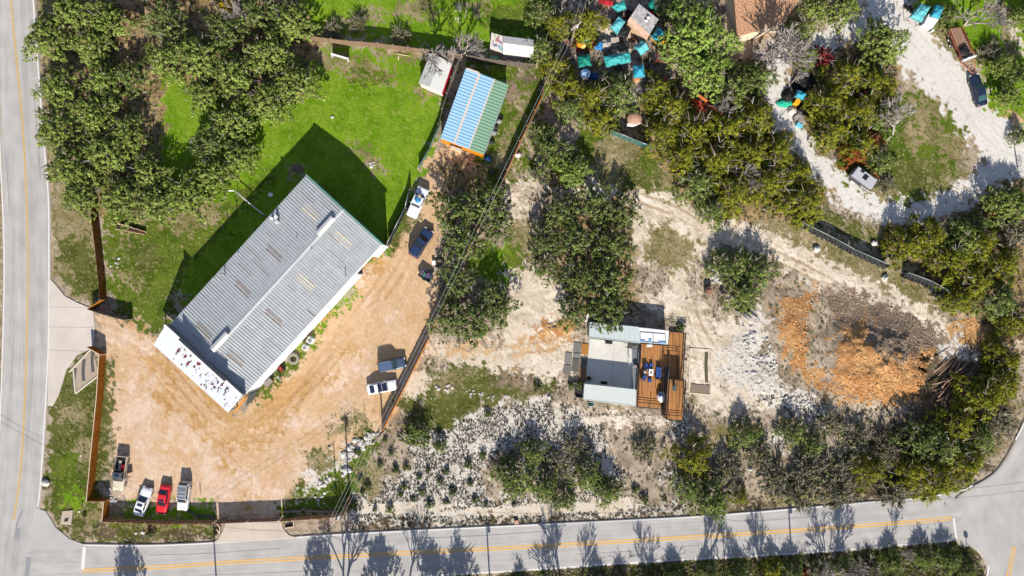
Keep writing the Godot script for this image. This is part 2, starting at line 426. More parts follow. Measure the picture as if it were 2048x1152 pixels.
	strip(5, 47, [2060, 318, 1990, 345, 1925, 395, 1860, 424, 1790, 428, 1720, 405, 1660, 360, 1620, 316, 1585, 270, 1556, 215, 1547, 150])
	strip(5, 42, [1547, 150, 1552, 110, 1590, 84, 1650, 80, 1720, 50, 1770, 40])
	# south side of the lower road
	paint(12, [500, 1166, 1024, 1144, 1300, 1126, 1600, 1109, 1910, 1084, 1950, 1100, 1968, 1150, 1970, 1272, 500, 1272])
	paint(11, [560, 1175, 1024, 1153, 1300, 1136, 1600, 1120, 1900, 1095, 1940, 1110, 1950, 1272, 560, 1272])
	paint(9, [-120, -120, -6, -120, 0, 200, 2, 800, -14, 1000, -60, 1272, -120, 1272])
func lut(freq_period: float, sd: int, oct := 3) -> PackedByteArray:
	var n := FastNoiseLite.new()
	n.noise_type = FastNoiseLite.TYPE_SIMPLEX_SMOOTH
	n.seed = sd; n.frequency = STEP / freq_period; n.fractal_octaves = oct
	return n.get_image(gnx, gny).get_data()
func build_ground() -> void:
	paint_ground()
	gnx = int((2158.0 + 110.0) / STEP) + 1
	gny = int((1262.0 + 110.0) / STEP) + 1
	var nw := lut(26, 3, 4)
	var nv := lut(26, 4, 4)
	var na := lut(70, 5, 5)
	var nb := lut(13, 6, 4)
	var nc := lut(6.5, 7, 2)
	var nd := lut(34, 8, 4)
	var ruts := PackedFloat32Array(); ruts.resize(gnx * gny)
	var ways := [[[505, 1040, 500, 980, 440, 900, 340, 800, 270, 720, 190, 655], 9, -.16], [[525, 1040, 540, 940, 560, 860, 640, 730, 760, 570, 830, 440, 870, 330], 9, -.2], [[515, 1040, 520, 960, 500, 900, 420, 840, 360, 760, 260, 690, 190, 660], 10, .16], [[190, 650, 300, 700, 420, 830, 500, 870, 600, 790, 700, 680, 800, 540], 9, -.22], [[530, 1000, 600, 880, 700, 760, 740, 740], 8, .14], [[300, 990, 340, 900, 440, 860, 540, 850], 8, .15], [[380, 1000, 400, 900, 470, 860, 560, 800], 8, -.14], [[560, 900, 680, 740, 800, 600, 850, 470], 10, .16],
		[[1010, 400, 1100, 372, 1260, 380, 1400, 440, 1540, 500, 1660, 560, 1780, 620, 1890, 670], 10, .34], [[1040, 420, 1180, 380, 1320, 410, 1440, 470, 1560, 515, 1700, 590, 1840, 680], 9, -.34], [[1330, 420, 1370, 540, 1390, 640, 1440, 720, 1500, 770], 9, -.3], [[1300, 440, 1350, 560, 1380, 660, 1400, 760], 8, .3], [[870, 705, 1000, 700, 1100, 690, 1150, 660], 9, -.24], [[1400, 600, 1460, 680, 1540, 760], 9, -.3], [[1110, 800, 1200, 838, 1330, 840, 1440, 800], 8, .25], [[1500, 640, 1520, 720, 1560, 790], 8, .3],
		[[1760, -20, 1800, 40, 1870, 120, 1930, 200, 2000, 285, 2100, 310], 12, -.10], [[2100, 318, 1990, 340, 1925, 392, 1860, 422, 1790, 427, 1720, 405, 1660, 360, 1600, 290, 1556, 215], 9, -.10], [[1780, -20, 1830, 50, 1900, 130, 1960, 210, 2020, 280, 2100, 300], 10, .08]]
	for w in ways:
		var line := curve(w[0], .12)
		for q in line.size() - 1:
			var nn: Vector2 = (line[q + 1] - line[q]).normalized().orthogonal() * (w[1] / S)
			var fade: float = .55 + .45 * sin(q * .021 + w[1])
			for sg in [-1, 1]:
				var at: Vector2 = line[q] + nn * sg
				var gi := int((at.x * S + 1134.0) / STEP)
				var gj := int((at.y * S + 686.0) / STEP)
				for dj in [0, 1]:
					for di in [0, 1]:
						var id: int = clampi(gj + dj, 0, gny - 1) * gnx + clampi(gi + di, 0, gnx - 1)
						ruts[id] = lerpf(ruts[id], w[2] * fade, .3)
	var pal := []
	for p in palette:
		pal.append([lin(p[0][0], p[0][1], p[0][2]), lin(p[1][0], p[1][1], p[1][2]), lin(p[2][0], p[2][1], p[2][2]), p[3], p[4], p[5]])
	var n := gnx * gny
	var pos := PackedVector3Array(); pos.resize(n)
	var col := PackedColorArray(); col.resize(n)
	var kin := PackedByteArray(); kin.resize(n)
	hmap.resize(n)
	var mound := [[1750.0, 720.0, 140.0, 110.0, 2.6], [1590.0, 660.0, 44.0, 100.0, 0.9], [1690.0, 680.0, 60.0, 50.0, 0.8], [1830.0, 760.0, 50.0, 40.0, 0.9], [1110.0, 655.0, 50.0, 24.0, 0.3], [1530.0, 770.0, 40.0, 60.0, 0.35]]
	var streak := FastNoiseLite.new()
	streak.seed = 41; streak.frequency = .0075; streak.fractal_octaves = 4
	var rough := [1, 1, 1, 0, 1, 0, 1, 1, 0, 1, 1, 1, 1, 1, 0, 0]
	for j in gny:
		for i in gnx:
			var k := j * gnx + i
			var px := -110.0 + i * STEP
			var py := -110.0 + j * STEP
			var f: float = nb[k] / 255.0
			var g: float = nc[k] / 255.0
			var wx := px + (nw[k] - 128) * .2 + (nb[k] - 128) * .11
			var wy := py + (nv[k] - 128) * .2 + (nc[k] - 128) * .11
			var c := cls[clampi(int((wy - Y0) / CELL), 0, CH - 1) * CW + clampi(int((wx - X0) / CELL), 0, CW - 1)]
			kin[k] = c
			var p: Array = pal[c]
			var a: float = na[k] / 255.0 * .55 + nd[k] / 255.0 * .45
			var t := clampf((a - 1.0 + p[3]) * (1.8 if c in [3, 5, 8, 14] else 4.0) + .5, 0, 1)
			var cc: Color = (p[0] as Color).lerp(p[1], t)
			var v_h := 0.0
			var fg := f * .6 + g * .4 if c != 4 else f * .3 + g * .6 + .1 * a
			var s := clampf((fg - (.80 - p[4] * .62)) * 8.0, 0, 1)
			cc = cc.lerp(p[2], s)
			if c == 3 or c == 14 or c == 15:        # wheel tracks and wash lines along the yard
				var ux := px + (na[k] - 128) * .35
				var uy := py + (nd[k] - 128) * .35
				var sk := streak.get_noise_2d(ux * .673 - uy * .74, (ux * .74 + uy * .673) * 7.0)
				cc = cc.lerp(Color(cc.r * .86, cc.g * .78, cc.b * .66), clampf(sk * 1.2, 0, 1)).lerp(Color(minf(cc.r * 1.1, .8), minf(cc.g * 1.13, .8), minf(cc.b * 1.2, .8)), clampf(-sk * 1.4, 0, 1))
			elif (c == 8 or c == 0 or c == 9) and px > 1000 and py < 900:
				var ux := px + (na[k] - 128) * .2
				var uy := py + (nd[k] - 128) * .2
				var sk := streak.get_noise_2d(ux * .90 + uy * .43, (uy * .90 - ux * .43) * 9.0)
				cc = cc.lerp(Color(cc.r * .66, cc.g * .62, cc.b * .56), clampf(sk * 1.5, 0, 1)).lerp(Color(minf(cc.r * 1.2, .62), minf(cc.g * 1.2, .57), minf(cc.b * 1.22, .5)), clampf(-sk * 2.0, 0, 1))
				v_h = sk * .06
			var v := .92 + .26 * g + .14 * f
			var ru := ruts[k] if c in [0, 3, 5, 8, 14, 15, 9, 4] else 0.0
			if ru < 0:
				cc = Color(cc.r * (1.0 + ru), cc.g * (1.0 + ru * 1.25), cc.b * (1.0 + ru * 1.5)); v_h += .015
			else:
				cc = cc.lerp(Color(minf(cc.r * 1.3, .7), minf(cc.g * 1.32, .66), minf(cc.b * 1.36, .6)), ru * 2.0)
			col[k] = Color(cc.r * v, cc.g * v, cc.b * v)
			var y: float = -v_h + p[5] * ((f - .5) * 1.3 + (g - .5) * 1.5)
			if c == 6 or c == 7 or c == 0 or c == 4:
				for mo in mound:
					var dx: float = (px - mo[0]) / mo[2]
					var dy: float = (py - mo[1]) / mo[3]
					var q := dx * dx + dy * dy
					if q < 1.0:
						y += mo[4] * (1.0 - q) * (1.0 - q) * (.6 + .8 * a)
			hmap[k] = y
			pos[k] = Vector3((px - 1024.0) / S, y, (py - 576.0) / S)
	# normals from the relief
	var nor := PackedVector3Array(); nor.resize(n)
	for j in gny:
		for i in gnx:
			var k := j * gnx + i
			var l := k if i == 0 else k - 1
			var r := k if i == gnx - 1 else k + 1
			var u := k if j == 0 else k - gnx
			var d := k if j == gny - 1 else k + gnx
			nor[k] = Vector3(hmap[l] - hmap[r], 2.0 * STEP / S, hmap[u] - hmap[d]).normalized()
	# one sheet, cut into the kinds of ground that it shows
	var piece := {0: "scrub_ground", 1: "lawn", 2: "lawn", 3: "dirt_yard", 4: "limestone_slope", 5: "gravel_drive", 6: "mulch_ground", 7: "bare_soil", 8: "pale_dirt_track", 9: "dry_grass_ground", 10: "woodland_floor", 11: "grass_verge", 12: "bare_soil", 13: "junkyard_ground", 14: "dirt_yard", 15: "gravel_drive"}
	var order := ["scrub_ground", "lawn", "dirt_yard", "limestone_slope", "gravel_drive", "mulch_ground", "bare_soil", "pale_dirt_track", "dry_grass_ground", "woodland_floor", "grass_verge", "junkyard_ground"]
	var of := PackedByteArray(); of.resize(16)
	for c in 16:
		of[c] = order.find(piece[c])
	var idx := []
	for c in order.size():
		idx.append(PackedInt32Array())
	for w in order.size():
		var ix: PackedInt32Array = idx[w]
		var mine := 0
		for j in gny - 1:
			for i in gnx - 1:
				var k := j * gnx + i
				if of[kin[k]] != w:
					continue
				ix.append(k); ix.append(k + 1); ix.append(k + gnx + 1)
				ix.append(k); ix.append(k + gnx + 1); ix.append(k + gnx)
		# keep only the points in use
		var re := PackedInt32Array(); re.resize(n); re.fill(-1)
		var v := PackedVector3Array()
		var nn := PackedVector3Array()
		var cv := PackedColorArray()
		for q in ix.size():
			var k := ix[q]
			if re[k] < 0:
				re[k] = v.size()
				v.append(pos[k]); nn.append(nor[k]); cv.append(col[k])
			ix[q] = re[k]
		if ix.is_empty():
			continue
		var arr := []
		arr.resize(Mesh.ARRAY_MAX)
		arr[Mesh.ARRAY_VERTEX] = v; arr[Mesh.ARRAY_NORMAL] = nn; arr[Mesh.ARRAY_COLOR] = cv; arr[Mesh.ARRAY_INDEX] = ix
		var me := ArrayMesh.new()
		me.add_surface_from_arrays(Mesh.PRIMITIVE_TRIANGLES, arr)
		var o := put(me, M.soft if w in [1, 8, 10] else M.ground, order[w])
		o.set_meta("kind", "structure")
	# the land beyond the frame
	var st := fst()
	st.set_color(lin(182, 168, 128))
	var fx := (2158.0 - 1024.0) / S - 1.0
	var fy := (1262.0 - 576.0) / S - 1.0
	for r in [[-900, -900, 900, -fy], [-900, fy, 900, 900], [-900, -fy, -fx, fy], [fx, -fy, 900, fy]]:
		quad(st, Vector3(r[0], -.12, r[1]), Vector3(r[2], -.12, r[1]), Vector3(r[2], -.12, r[3]), Vector3(r[0], -.12, r[3]))
	struct("surrounding_land", st, M.soft)
func gh(x: float, z: float) -> float:
	var i := clampi(int((x * S + 1024.0 + 110.0) / STEP), 0, gnx - 1)
	var j := clampi(int((z * S + 576.0 + 110.0) / STEP), 0, gny - 1)
	return hmap[j * gnx + i]
func kind_at(px: float, py: float) -> int:
	return cls[clampi(int((py - Y0) / CELL), 0, CH - 1) * CW + clampi(int((px - X0) / CELL), 0, CW - 1)]
# ---------------------------------------------------------------- roads
func road_sheet(called: String, left: Array, right: Array, y: float, tone: Color, tracks: Array, streak := 1.0) -> void:
	var a := curve(left, 1.0)
	var b := curve(right, 1.0)
	var n := maxi(a.size(), b.size())
	var W := 26
	var no := FastNoiseLite.new()
	no.seed = 77; no.frequency = .12; no.fractal_octaves = 3
	var st := stb()
	var rows := []
	var cols := []
	for i in n:
		var pa := a[mini(i * a.size() / n, a.size() - 1)]
		var pb := b[mini(i * b.size() / n, b.size() - 1)]
		var row := []
		var crow := []
		for w in W + 1:
			var t := float(w) / W
			var p := pa.lerp(pb, t)
			row.append(Vector3(p.x, y + .03 * sin(PI * t), p.y))
			var v := 1.0 + .13 * no.get_noise_2d(t * 90.0, i * .3) * streak + .14 * no.get_noise_2d(p.x * 2.0, p.y * 2.0) + .08 * no.get_noise_2d(p.x * 14.0, p.y * 14.0)
			for tr in tracks:
				v -= 1.5 * tr[1] * exp(-pow((t - tr[0]) / tr[2], 2.0))
			var edge := clampf((.055 + .05 * no.get_noise_2d(p.x * 7.0, p.y * 7.0) - minf(t, 1.0 - t)) * 22.0, 0, .75)      # grit washed in along the sides
			crow.append(Color(tone.r * v, tone.g * v, tone.b * v).lerp(Color(tone.r * .86, tone.g * .76, tone.b * .62), edge))
		rows.append(row); cols.append(crow)
	for i in n - 1:
		for w in W:
			for q in [[i, w], [i, w + 1], [i + 1, w + 1], [i, w], [i + 1, w + 1], [i + 1, w]]:
				st.set_color(cols[q[0]][q[1]]); st.add_vertex(rows[q[0]][q[1]])
	# shoulders down to the ground
	for i in n - 1:
		var e := Vector3(0, -.25, 0)
		st.set_color(cols[i][0])
		quad(st, rows[i][0], rows[i + 1][0], rows[i + 1][0] + e, rows[i][0] + e)
		quad(st, rows[i + 1][W], rows[i][W], rows[i][W] + e, rows[i + 1][W] + e)
	st.index()
	struct(called, st, M.road)
func paved(called: String, outline: Array, y: float, tone: Color, m: Material) -> MeshInstance3D:
	# a flat paved area, its surface divided finely enough to carry wear
	var o := poly3(outline)
	var st := fst()
	var lo := o[0]
	var hi := o[0]
	for p in o:
		lo = lo.min(p); hi = hi.max(p)
	var no := FastNoiseLite.new()
	no.seed = 99; no.frequency = .16; no.fractal_octaves = 4
	var g := 1.0
	var gx := lo.x
	while gx < hi.x:
		var gz := lo.y
		while gz < hi.y:
			var cell := PackedVector2Array([Vector2(gx, gz), Vector2(gx + g, gz), Vector2(gx + g, gz + g), Vector2(gx, gz + g)])
			for part in Geometry2D.intersect_polygons(o, cell):
				var ix := Geometry2D.triangulate_polygon(part)
				for i in range(0, ix.size(), 3):
					var t := [part[ix[i]], part[ix[i + 1]], part[ix[i + 2]]]
					if (t[1] - t[0]).cross(t[2] - t[0]) < 0:
						t.reverse()
					for p in t:
						var v := 1.0 + .12 * no.get_noise_2d(p.x, p.y) + .06 * no.get_noise_2d(p.x * 6.0, p.y * 6.0)
						st.set_color(Color(tone.r * v, tone.g * v, tone.b * v))
						st.add_vertex(Vector3(p.x, y, p.y))
			gz += g
		gx += g
	st.set_color(tone)
	var cw := 0.0
	for i in o.size():
		cw += o[i].cross(o[(i + 1) % o.size()])
	for i in o.size():
		var a := o[i]
		var b := o[(i + 1) % o.size()]
		if cw < 0:
			var s := a; a = b; b = s
		quad(st, Vector3(b.x, y - .3, b.y), Vector3(b.x, y, b.y), Vector3(a.x, y, a.y), Vector3(a.x, y - .3, a.y))
	return struct(called, st, m)
func build_roads() -> void:
	var asphalt := lin(203, 201, 199)
	# west road
	road_sheet("west_road", [-6, -130, -3, 0, -1, 200, 4, 400, 6, 560, 2, 760, -4, 900, -14, 1000, -30, 1100, -50, 1290], [60, -130, 71, 0, 79, 110, 92, 280, 101, 390, 102, 500, 101, 680, 96, 800, 90, 900, 82, 1000, 74, 1080, 62, 1180, 50, 1290], .07, asphalt, [[.2, .05, .07], [.42, .04, .06], [.62, .09, .08], [.83, .06, .07]])
	# lower road
	road_sheet("lower_road", [60, 1088, 168, 1086, 300, 1087, 440, 1081, 700, 1064, 1024, 1048, 1400, 1029, 1700, 1004, 1850, 991, 1920, 975], [40, 1186, 168, 1184, 300, 1182, 500, 1174, 1024, 1144, 1300, 1126, 1600, 1109, 1850, 1089, 1925, 1081], .085, asphalt, [[.18, .03, .08], [.36, .05, .05], [.62, .04, .06], [.84, .07, .07]])
	# east road, bending round the corner
	road_sheet("east_road", [2140, 660, 2085, 740, 2048, 836, 2020, 895, 1985, 945, 1925, 982, 1905, 1000, 1905, 1040, 1912, 1085, 1945, 1096, 1966, 1120, 1974, 1160, 1972, 1290], [2290, 660, 2250, 740, 2210, 836, 2190, 895, 2180, 945, 2170, 982, 2160, 1010, 2150, 1040, 2140, 1085, 2130, 1096, 2120, 1120, 2110, 1160, 2090, 1290], .10, asphalt, [[.3, .05, .1], [.6, .06, .1]], .6)
	paved("road_junction", [70, 1015, 92, 1022, 112, 1055, 140, 1078, 172, 1090, 172, 1182, 110, 1190, 60, 1200, 48, 1150], .095, lin(204, 203, 202), M.road)
	paved("west_driveway", [99, 556, 112, 570, 130, 592, 156, 606, 187, 618, 190, 650, 189, 695, 181, 697, 155, 710, 134, 738, 118, 790, 106, 812, 96, 812, 99, 680], .11, lin(228, 219, 210), M.concrete)
	paved("gate_apron", [452, 1044, 563, 1041, 566, 1056, 578, 1070, 594, 1075, 500, 1082, 426, 1086, 437, 1078, 446, 1062], .12, lin(224, 211, 197), M.concrete)
	# markings
	var yel := fst()
	for l in [[18, -130, 23, 0, 33, 110, 46, 250, 54, 400, 56.5, 560, 52, 760, 45, 900, 37, 980, 28, 1040]]:
		var c := curve(l)
		ribbon(yel, c, .34, .112)
	struct("centre_line_of_west_road", yel, M.yellow_worn)
	yel = fst()
	for dy in [-2.6, 2.6]:
		ribbon(yel, curve([165, 1141 + dy, 330, 1133 + dy, 500, 1122 + dy, 800, 1106 + dy, 1024, 1095 + dy, 1300, 1079 + dy, 1600, 1060 + dy, 1800, 1045 + dy, 1902, 1036 + dy]), .2, .128)
	struct("centre_lines_of_lower_road", yel, M.yellow)
	yel = fst()
	for dx in [-3, 3]:
		ribbon(yel, curve([2027 + dx, 1092, 2022 + dx, 1120, 2016 + dx, 1152, 2006 + dx, 1220]), .2, .145)
	struct("centre_lines_of_east_road", yel, M.yellow)
	var wh := fst()
	for e in [[57, -130, 67, 0, 75, 110, 88, 280, 97, 390, 98.5, 500, 97.5, 680, 92, 800, 86, 900, 80, 985, 76, 1012], [-3, 200, 2, 330, 7, 440, 9, 560, 4, 760, -2, 900]]:
		ribbon(wh, curve(e), .22, .086)
	struct("edge_lines_of_west_road", wh, M.white_line)
	wh = fst()
	for e in [[168, 1090, 300, 1091, 440, 1085, 700, 1068, 1024, 1052, 1400, 1033, 1700, 1008, 1850, 995, 1910, 981], [560, 1168, 1024, 1141, 1300, 1122.5, 1600, 1105.5, 1850, 1085, 1915, 1077.5]]:
		ribbon(wh, curve(e), .22, .101)
	struct("edge_lines_of_lower_road", wh, M.white_line)
	wh = fst()
	ribbon(wh, curve([2085, 752, 2050, 840, 2030, 880]), .24, .131)
	ribbon(wh, curve([1972, 1160, 1977, 1130]), .3, .131)
	ribbon(wh, curve([1905, 984, 1930, 979, 1944, 970]), .24, .131)
	struct("edge_lines_of_east_road", wh, M.white_line)
	wh = fst()
	ribbon(wh, poly3([170, 1093, 166, 1138]), .55, .133)
	struct("stop_line_of_lower_road", wh, M.white_line)
	wh = fst()
	ribbon(wh, poly3([1906, 1036, 1912, 1078]), .35, .143)
	struct("stop_line_at_east_road", wh, M.white_line)
	# seams and repairs in the pavement
	var cr := fst()
	ribbon(cr, curve([45, 1021, 40, 1034, 36, 1044, 34, 1056, 38, 1062]), .3, .116)
	ribbon(cr, curve([36, 1058, 35, 1070, 33, 1078]), .9, .118)
	ribbon(cr, curve([58, 1114, 57, 1130, 54, 1152]), .8, .12)
	ribbon(cr, curve([660, 1070, 690, 1084, 745, 1110]), .06, .126)
	for q in [[12, 300, 16, 360, 20, 420], [70, 200, 76, 280, 82, 360], [30, 640, 26, 720, 22, 800], [68, 700, 64, 790, 60, 860], [300, 1110, 420, 1106, 560, 1096], [850, 1076, 980, 1070, 1090, 1062], [1150, 1108, 1290, 1100, 1400, 1090], [1500, 1070, 1600, 1064, 1690, 1052], [400, 1150, 520, 1146, 640, 1140], [1990, 1000, 2010, 1040, 2020, 1080]]:
		ribbon(cr, curve(q), .045, .128)
	ribbon(cr, curve([1440, 1036, 1500, 1042, 1660, 1030]), .05, .122)
	struct("tar_repairs", cr, M.tar)
	var jo := fst()
	for l in [[506, 1043, 507, 1081], [99, 654, 189, 655], [100, 614, 176, 615], [99, 700, 170, 703], [454, 1062, 562, 1059]]:
		ribbon(jo, poly3(l), .05, .126)
	struct("concrete_joints", jo, M.joint)
# ---------------------------------------------------------------- materials
func build_materials() -> void:
	var fine := noise_tex(11, .06, Color(.84, .84, .84), Color(1, 1, 1))
	var sheet := noise_tex(15, .02, Color(.95, .95, .95), Color(1, 1, 1))
	var fine2 := noise_tex(12, .03, Color(.86, .86, .86), Color(1, 1, 1))
	var bump := noise_tex(13, .08, Color.BLACK, Color.WHITE, true)
	M.ground = grain(vmat(.95, .1), fine, .45, bump, .9)
	M.soft = grain(vmat(.95, .1), noise_tex(14, .1, Color(.58, .6, .56), Color(1, 1, 1)), .5, bump, 1.2)
	M.road = grain(vmat(.85, .2), fine2, .6, bump, .15)
	M.concrete = grain(vmat(.85, .2), fine2, .3, bump, .12)
	M.yellow = mat(lin(238, 184, 92), .7); M.yellow_worn = grain(mat(lin(220, 192, 134), .8), fine, .5)
	M.white_line = grain(mat(lin(246, 246, 246), .7), fine2, .5)
	M.tar = mat(lin(150, 152, 158), .8); M.joint = mat(lin(176, 168, 160), .9)
	M.roof = []
	for k in [.985, 1.0, 1.02]:
		M.roof.append(grain(mat(lin(192, 198, 202, k), .5, .0, .5), sheet, .05))
	M.white_metal = grain(mat(lin(240, 240, 238), .55, 0, .4), fine2, .15)
	M.white_wall = mat(Color(.76, .79, .84), .6)
	M.porch = grain(mat(lin(206, 214, 226), .6), sheet, .2)
	M.rust = mat(lin(112, 52, 56), .9); M.rust_dark = mat(lin(80, 66, 66), .9)
	M.trim_green = mat(lin(110, 160, 140), .5)
	M.tan = mat(lin(226, 208, 184), .7)
	M.orange = mat(lin(232, 140, 26), .6); M.orange_wood = mat(lin(214, 140, 58), .7)
	M.dark = mat(Color(.02, .02, .022), .7); M.black = mat(Color(.012, .012, .013), .5)
	M.grey = mat(lin(150, 152, 154), .7); M.dark_grey = mat(lin(92, 92, 94), .8)
	M.steel = mat(lin(190, 194, 198), .45, .5, .5)
	M.skylight = mat(lin(150, 136, 126), .6); M.skylight_pale = mat(lin(222, 208, 188), .6)
	M.white = mat(lin(246, 246, 246), .6)
	M.rubber = mat(Color(.025, .025, .026), .9)
	M.red = mat(lin(226, 40, 60), .6); M.pink_white = mat(lin(240, 216, 220), .7)
	M.shingle = grain(mat(lin(226, 229, 227), .8), fine2, .3)
	M.teal = grain(mat(lin(70, 190, 190), .6), fine2, .5, bump, .5); M.teal_green = grain(mat(lin(20, 146, 130), .6), fine2, .5, bump, .5); M.teal_blue = grain(mat(lin(64, 176, 206), .6), fine2, .5, bump, .5); M.aqua = grain(mat(lin(110, 206, 216), .6), fine2, .5, bump, .5)
	M.blue_tarp = grain(mat(lin(60, 150, 220), .5), fine2, .5, bump, .6)
	M.yellow_tarp = grain(mat(lin(240, 186, 40), .6), fine2, .5, bump, .5)
	M.cushion = grain(mat(lin(52, 90, 170), .8), fine2, .6)
	M.wood = grain(vmat(.8, .2), noise_tex(21, .05, Color(.8, .8, .8), Color(1, 1, 1)), .6)
	M.bark = grain(vmat(.95, .1), fine, 1.0)
	M.stone = grain(vmat(.95, .1), fine, .8, bump, .6)
	M.leaf = vmat(.8, .12); M.leaf.cull_mode = BaseMaterial3D.CULL_DISABLED
	M.leaf.backlight_enabled = true; M.leaf.backlight = Color(.24, .25, .18)
	M.v = vmat(.7, .3)
	M.glass = mat(Color(.012, .016, .024), .06, 0, .6); M.glass_teal = mat(Color(.03, .07, .08), .06, 0, .6)
	M.glass_blue = mat(Color(.008, .014, .04), .06, 0, .6)
	M.chrome = mat(Color(.5, .5, .5), .25, .9); M.lamp_glass = mat(Color(.6, .6, .62), .15); M.tail = mat(Color(.3, .01, .01), .3)
	M.mat_rubber = grain(vmat(.9, .2), fine, .8)
	M.wire = mat(lin(190, 190, 186), .5); M.cable = mat(lin(200, 205, 205), .5)
	M.screen = grain(mat(lin(50, 62, 60), .8), fine, .6); M.screen_green = mat(lin(70, 110, 104), .8); M.screen_black = mat(Color(.02, .022, .024), .75)
func on(root: Node3D, px: float, py: float, h: float) -> Vector3:    # a place seen in the photo, in a thing's own axes
	return root.transform.affine_inverse() * G(px, py, h)
# ---------------------------------------------------------------- the metal workshop
func build_workshop() -> void:
	var c := G(552, 569.25, 6.2)
	var th := -atan2(.673, .738)
	var r := thing("metal_workshop", "long grey metal workshop with ribbed gable roof and white side wall in the dirt yard", "building", Vector3(c.x, 0, c.z), th)
	var W := 7.97
	var L := 15.9
	var E := 6.2
	var R := 6.95
	# walls
	var st := fst()
	bx(st, Vector3(-W + .12, E / 2, 0), Vector3(.24, E - .05, 2 * L - .1))
	for s in [-13.4, -9.6]:
		pass
	bx(st, Vector3(W - .12, E / 2, (-9.6 + L) / 2), Vector3(.24, E - .05, L + 9.6 - .1))
	bx(st, Vector3(W - .12, E / 2, (-L - 13.4) / 2), Vector3(.24, E - .05, L - 13.4))
	bx(st, Vector3(W - .12, (4.6 + E) / 2, -11.5), Vector3(.236, E - 4.65, 3.8))
	var z := -L + .2
	while z < L - .1:                       # upright ribs of the wall sheets
		if z < -13.45 or z > -9.55:
			bx(st, Vector3(W + .025, E / 2 - .05, z), Vector3(.06, E - .2, .07))
		else:
			bx(st, Vector3(W + .025, (4.62 + E) / 2 - .05, z), Vector3(.06, E - 4.7, .07))
		z += .31
	obj("side_wall", st, M.white_wall, r)
	for e in [-1, 1]:                        # end walls with their gables
		st = fst()
		var zz: float = e * (L - .15)
		hexa(st, [Vector3(-W + .25, 0, zz - .1), Vector3(W - .25, 0, zz - .1), Vector3(W - .25, 0, zz + .1), Vector3(-W + .25, 0, zz + .1)], [Vector3(-W + .25, E - .05, zz - .1), Vector3(W - .25, E - .05, zz - .1), Vector3(W - .25, E - .05, zz + .1), Vector3(-W + .25, E - .05, zz + .1)])
		hexa(st, [Vector3(-W + .25, E - .05, zz - .1), Vector3(W - .25, E - .05, zz - .1), Vector3(W - .25, E - .05, zz + .1), Vector3(-W + .25, E - .05, zz + .1)], [Vector3(-.1, R - .1, zz - .1), Vector3(.1, R - .1, zz - .1), Vector3(.1, R - .1, zz + .1), Vector3(-.1, R - .1, zz + .1)])
		obj("end_wall", st, M.trim_green, r)
	st = fst()
	bx(st, Vector3(W - 1.0, 2.3, -11.5), Vector3(.08, 4.6, 3.8))
	for i in 14:
		bx(st, Vector3(W - .95, .2 + i * .32, -11.5), Vector3(.06, .04, 3.7))
	obj("roll_up_door", st, M.tan, r)
	st = fst()
	bx(st, Vector3(W - .6, 2.3, -13.35), Vector3(.7, 4.6, .1)); bx(st, Vector3(W - .6, 2.3, -9.65), Vector3(.7, 4.6, .1))
	bx(st, Vector3(W - .6, 4.62, -11.5), Vector3(.72, .06, 3.8))
	obj("door_recess", st, M.dark_grey, r)
	# roof panels, one sheet after another on both slopes
	var n := 34
	var pw := 2 * L / n
	for s in [-1, 1]:
		var p := fst()
		var a := Vector3(s * (W + .05), E, 0)
		var b := Vector3(s * .03, R, 0)
		var dz := Vector3(0, 0, pw / 2 - .004)
		var up := Vector3(0, .05, 0)
		if s < 0:
			hexa(p, [a - dz, b - dz, b + dz, a + dz], [a - dz + up, b - dz + up, b + dz + up, a + dz + up])
		else:
			hexa(p, [b - dz, a - dz, a + dz, b + dz], [b - dz + up, a - dz + up, a + dz + up, b + dz + up])
		for q in [-.25, .25]:
			var o := Vector3(0, .085, q * pw)
			beam(p, a + o, b + o, .085, .10)
		var me := done(p)
		for i in n:
			var m: Material = M.roof[[0, 1, 1, 2, 1, 0, 2, 1][(i * 5 + (3 if s > 0 else 0)) % 8]]
			var o := put(me, m, "roof_panel", r)
			o.position.z = -L + pw * (i + .5) - .05
	st = fst()
	hexa(st, [Vector3(-.32, R + .06, -L), Vector3(.32, R + .06, -L), Vector3(.32, R + .06, L), Vector3(-.32, R + .06, L)], [Vector3(-.05, R + .16, -L), Vector3(.05, R + .16, -L), Vector3(.05, R + .16, L), Vector3(-.05, R + .16, L)])
	obj("ridge_cap", st, M.roof[2], r)
	st = fst()
	for s in [-1, 1]:                        # trim of the gable end
		beam(st, Vector3(s * (W + .25), E - .12, -L - .1), Vector3(0, R - .1, -L - .1), .22, .38)
	obj("gable_trim", st, M.trim_green, r)
	st = fst()
	beam(st, Vector3(W + .1, E - .12, -L), Vector3(W + .1, E - .12, L), .1, .2)
	beam(st, Vector3(-W - .1, E - .12, -L), Vector3(-W - .1, E - .12, L), .1, .2)
	obj("gutter", st, M.white, r)
	st = fst()
	var stx := fst()
	rng.seed = 15
	for i in 34:                             # rain streaks and the laps of the sheets
		var s := -1 if i % 2 else 1
		var x0 := rr(.6, W - 1.2)
		var x1 := minf(W - .05, x0 + rr(.8, 4.0))
		var zz := -L + .47 + pw * rng.randi_range(0, n - 1)
		beam(st, Vector3(s * x0, R - x0 / W * (R - E) + .052, zz), Vector3(s * x1, R - x1 / W * (R - E) + .052, zz), rr(.15, .34), .006)
	for s in [-1, 1]:
		for x0 in [2.6, 5.3]:
			beam(stx, Vector3(s * x0, R - x0 / W * (R - E) + .055, -L), Vector3(s * x0, R - x0 / W * (R - E) + .055, L - .2), .05, .012)
	obj("rain_streaks", st, mat(lin(168, 170, 168), .7), r).set_meta("kind", "stuff")
	obj("sheet_laps", stx, mat(lin(160, 164, 168), .7), r).set_meta("kind", "stuff")
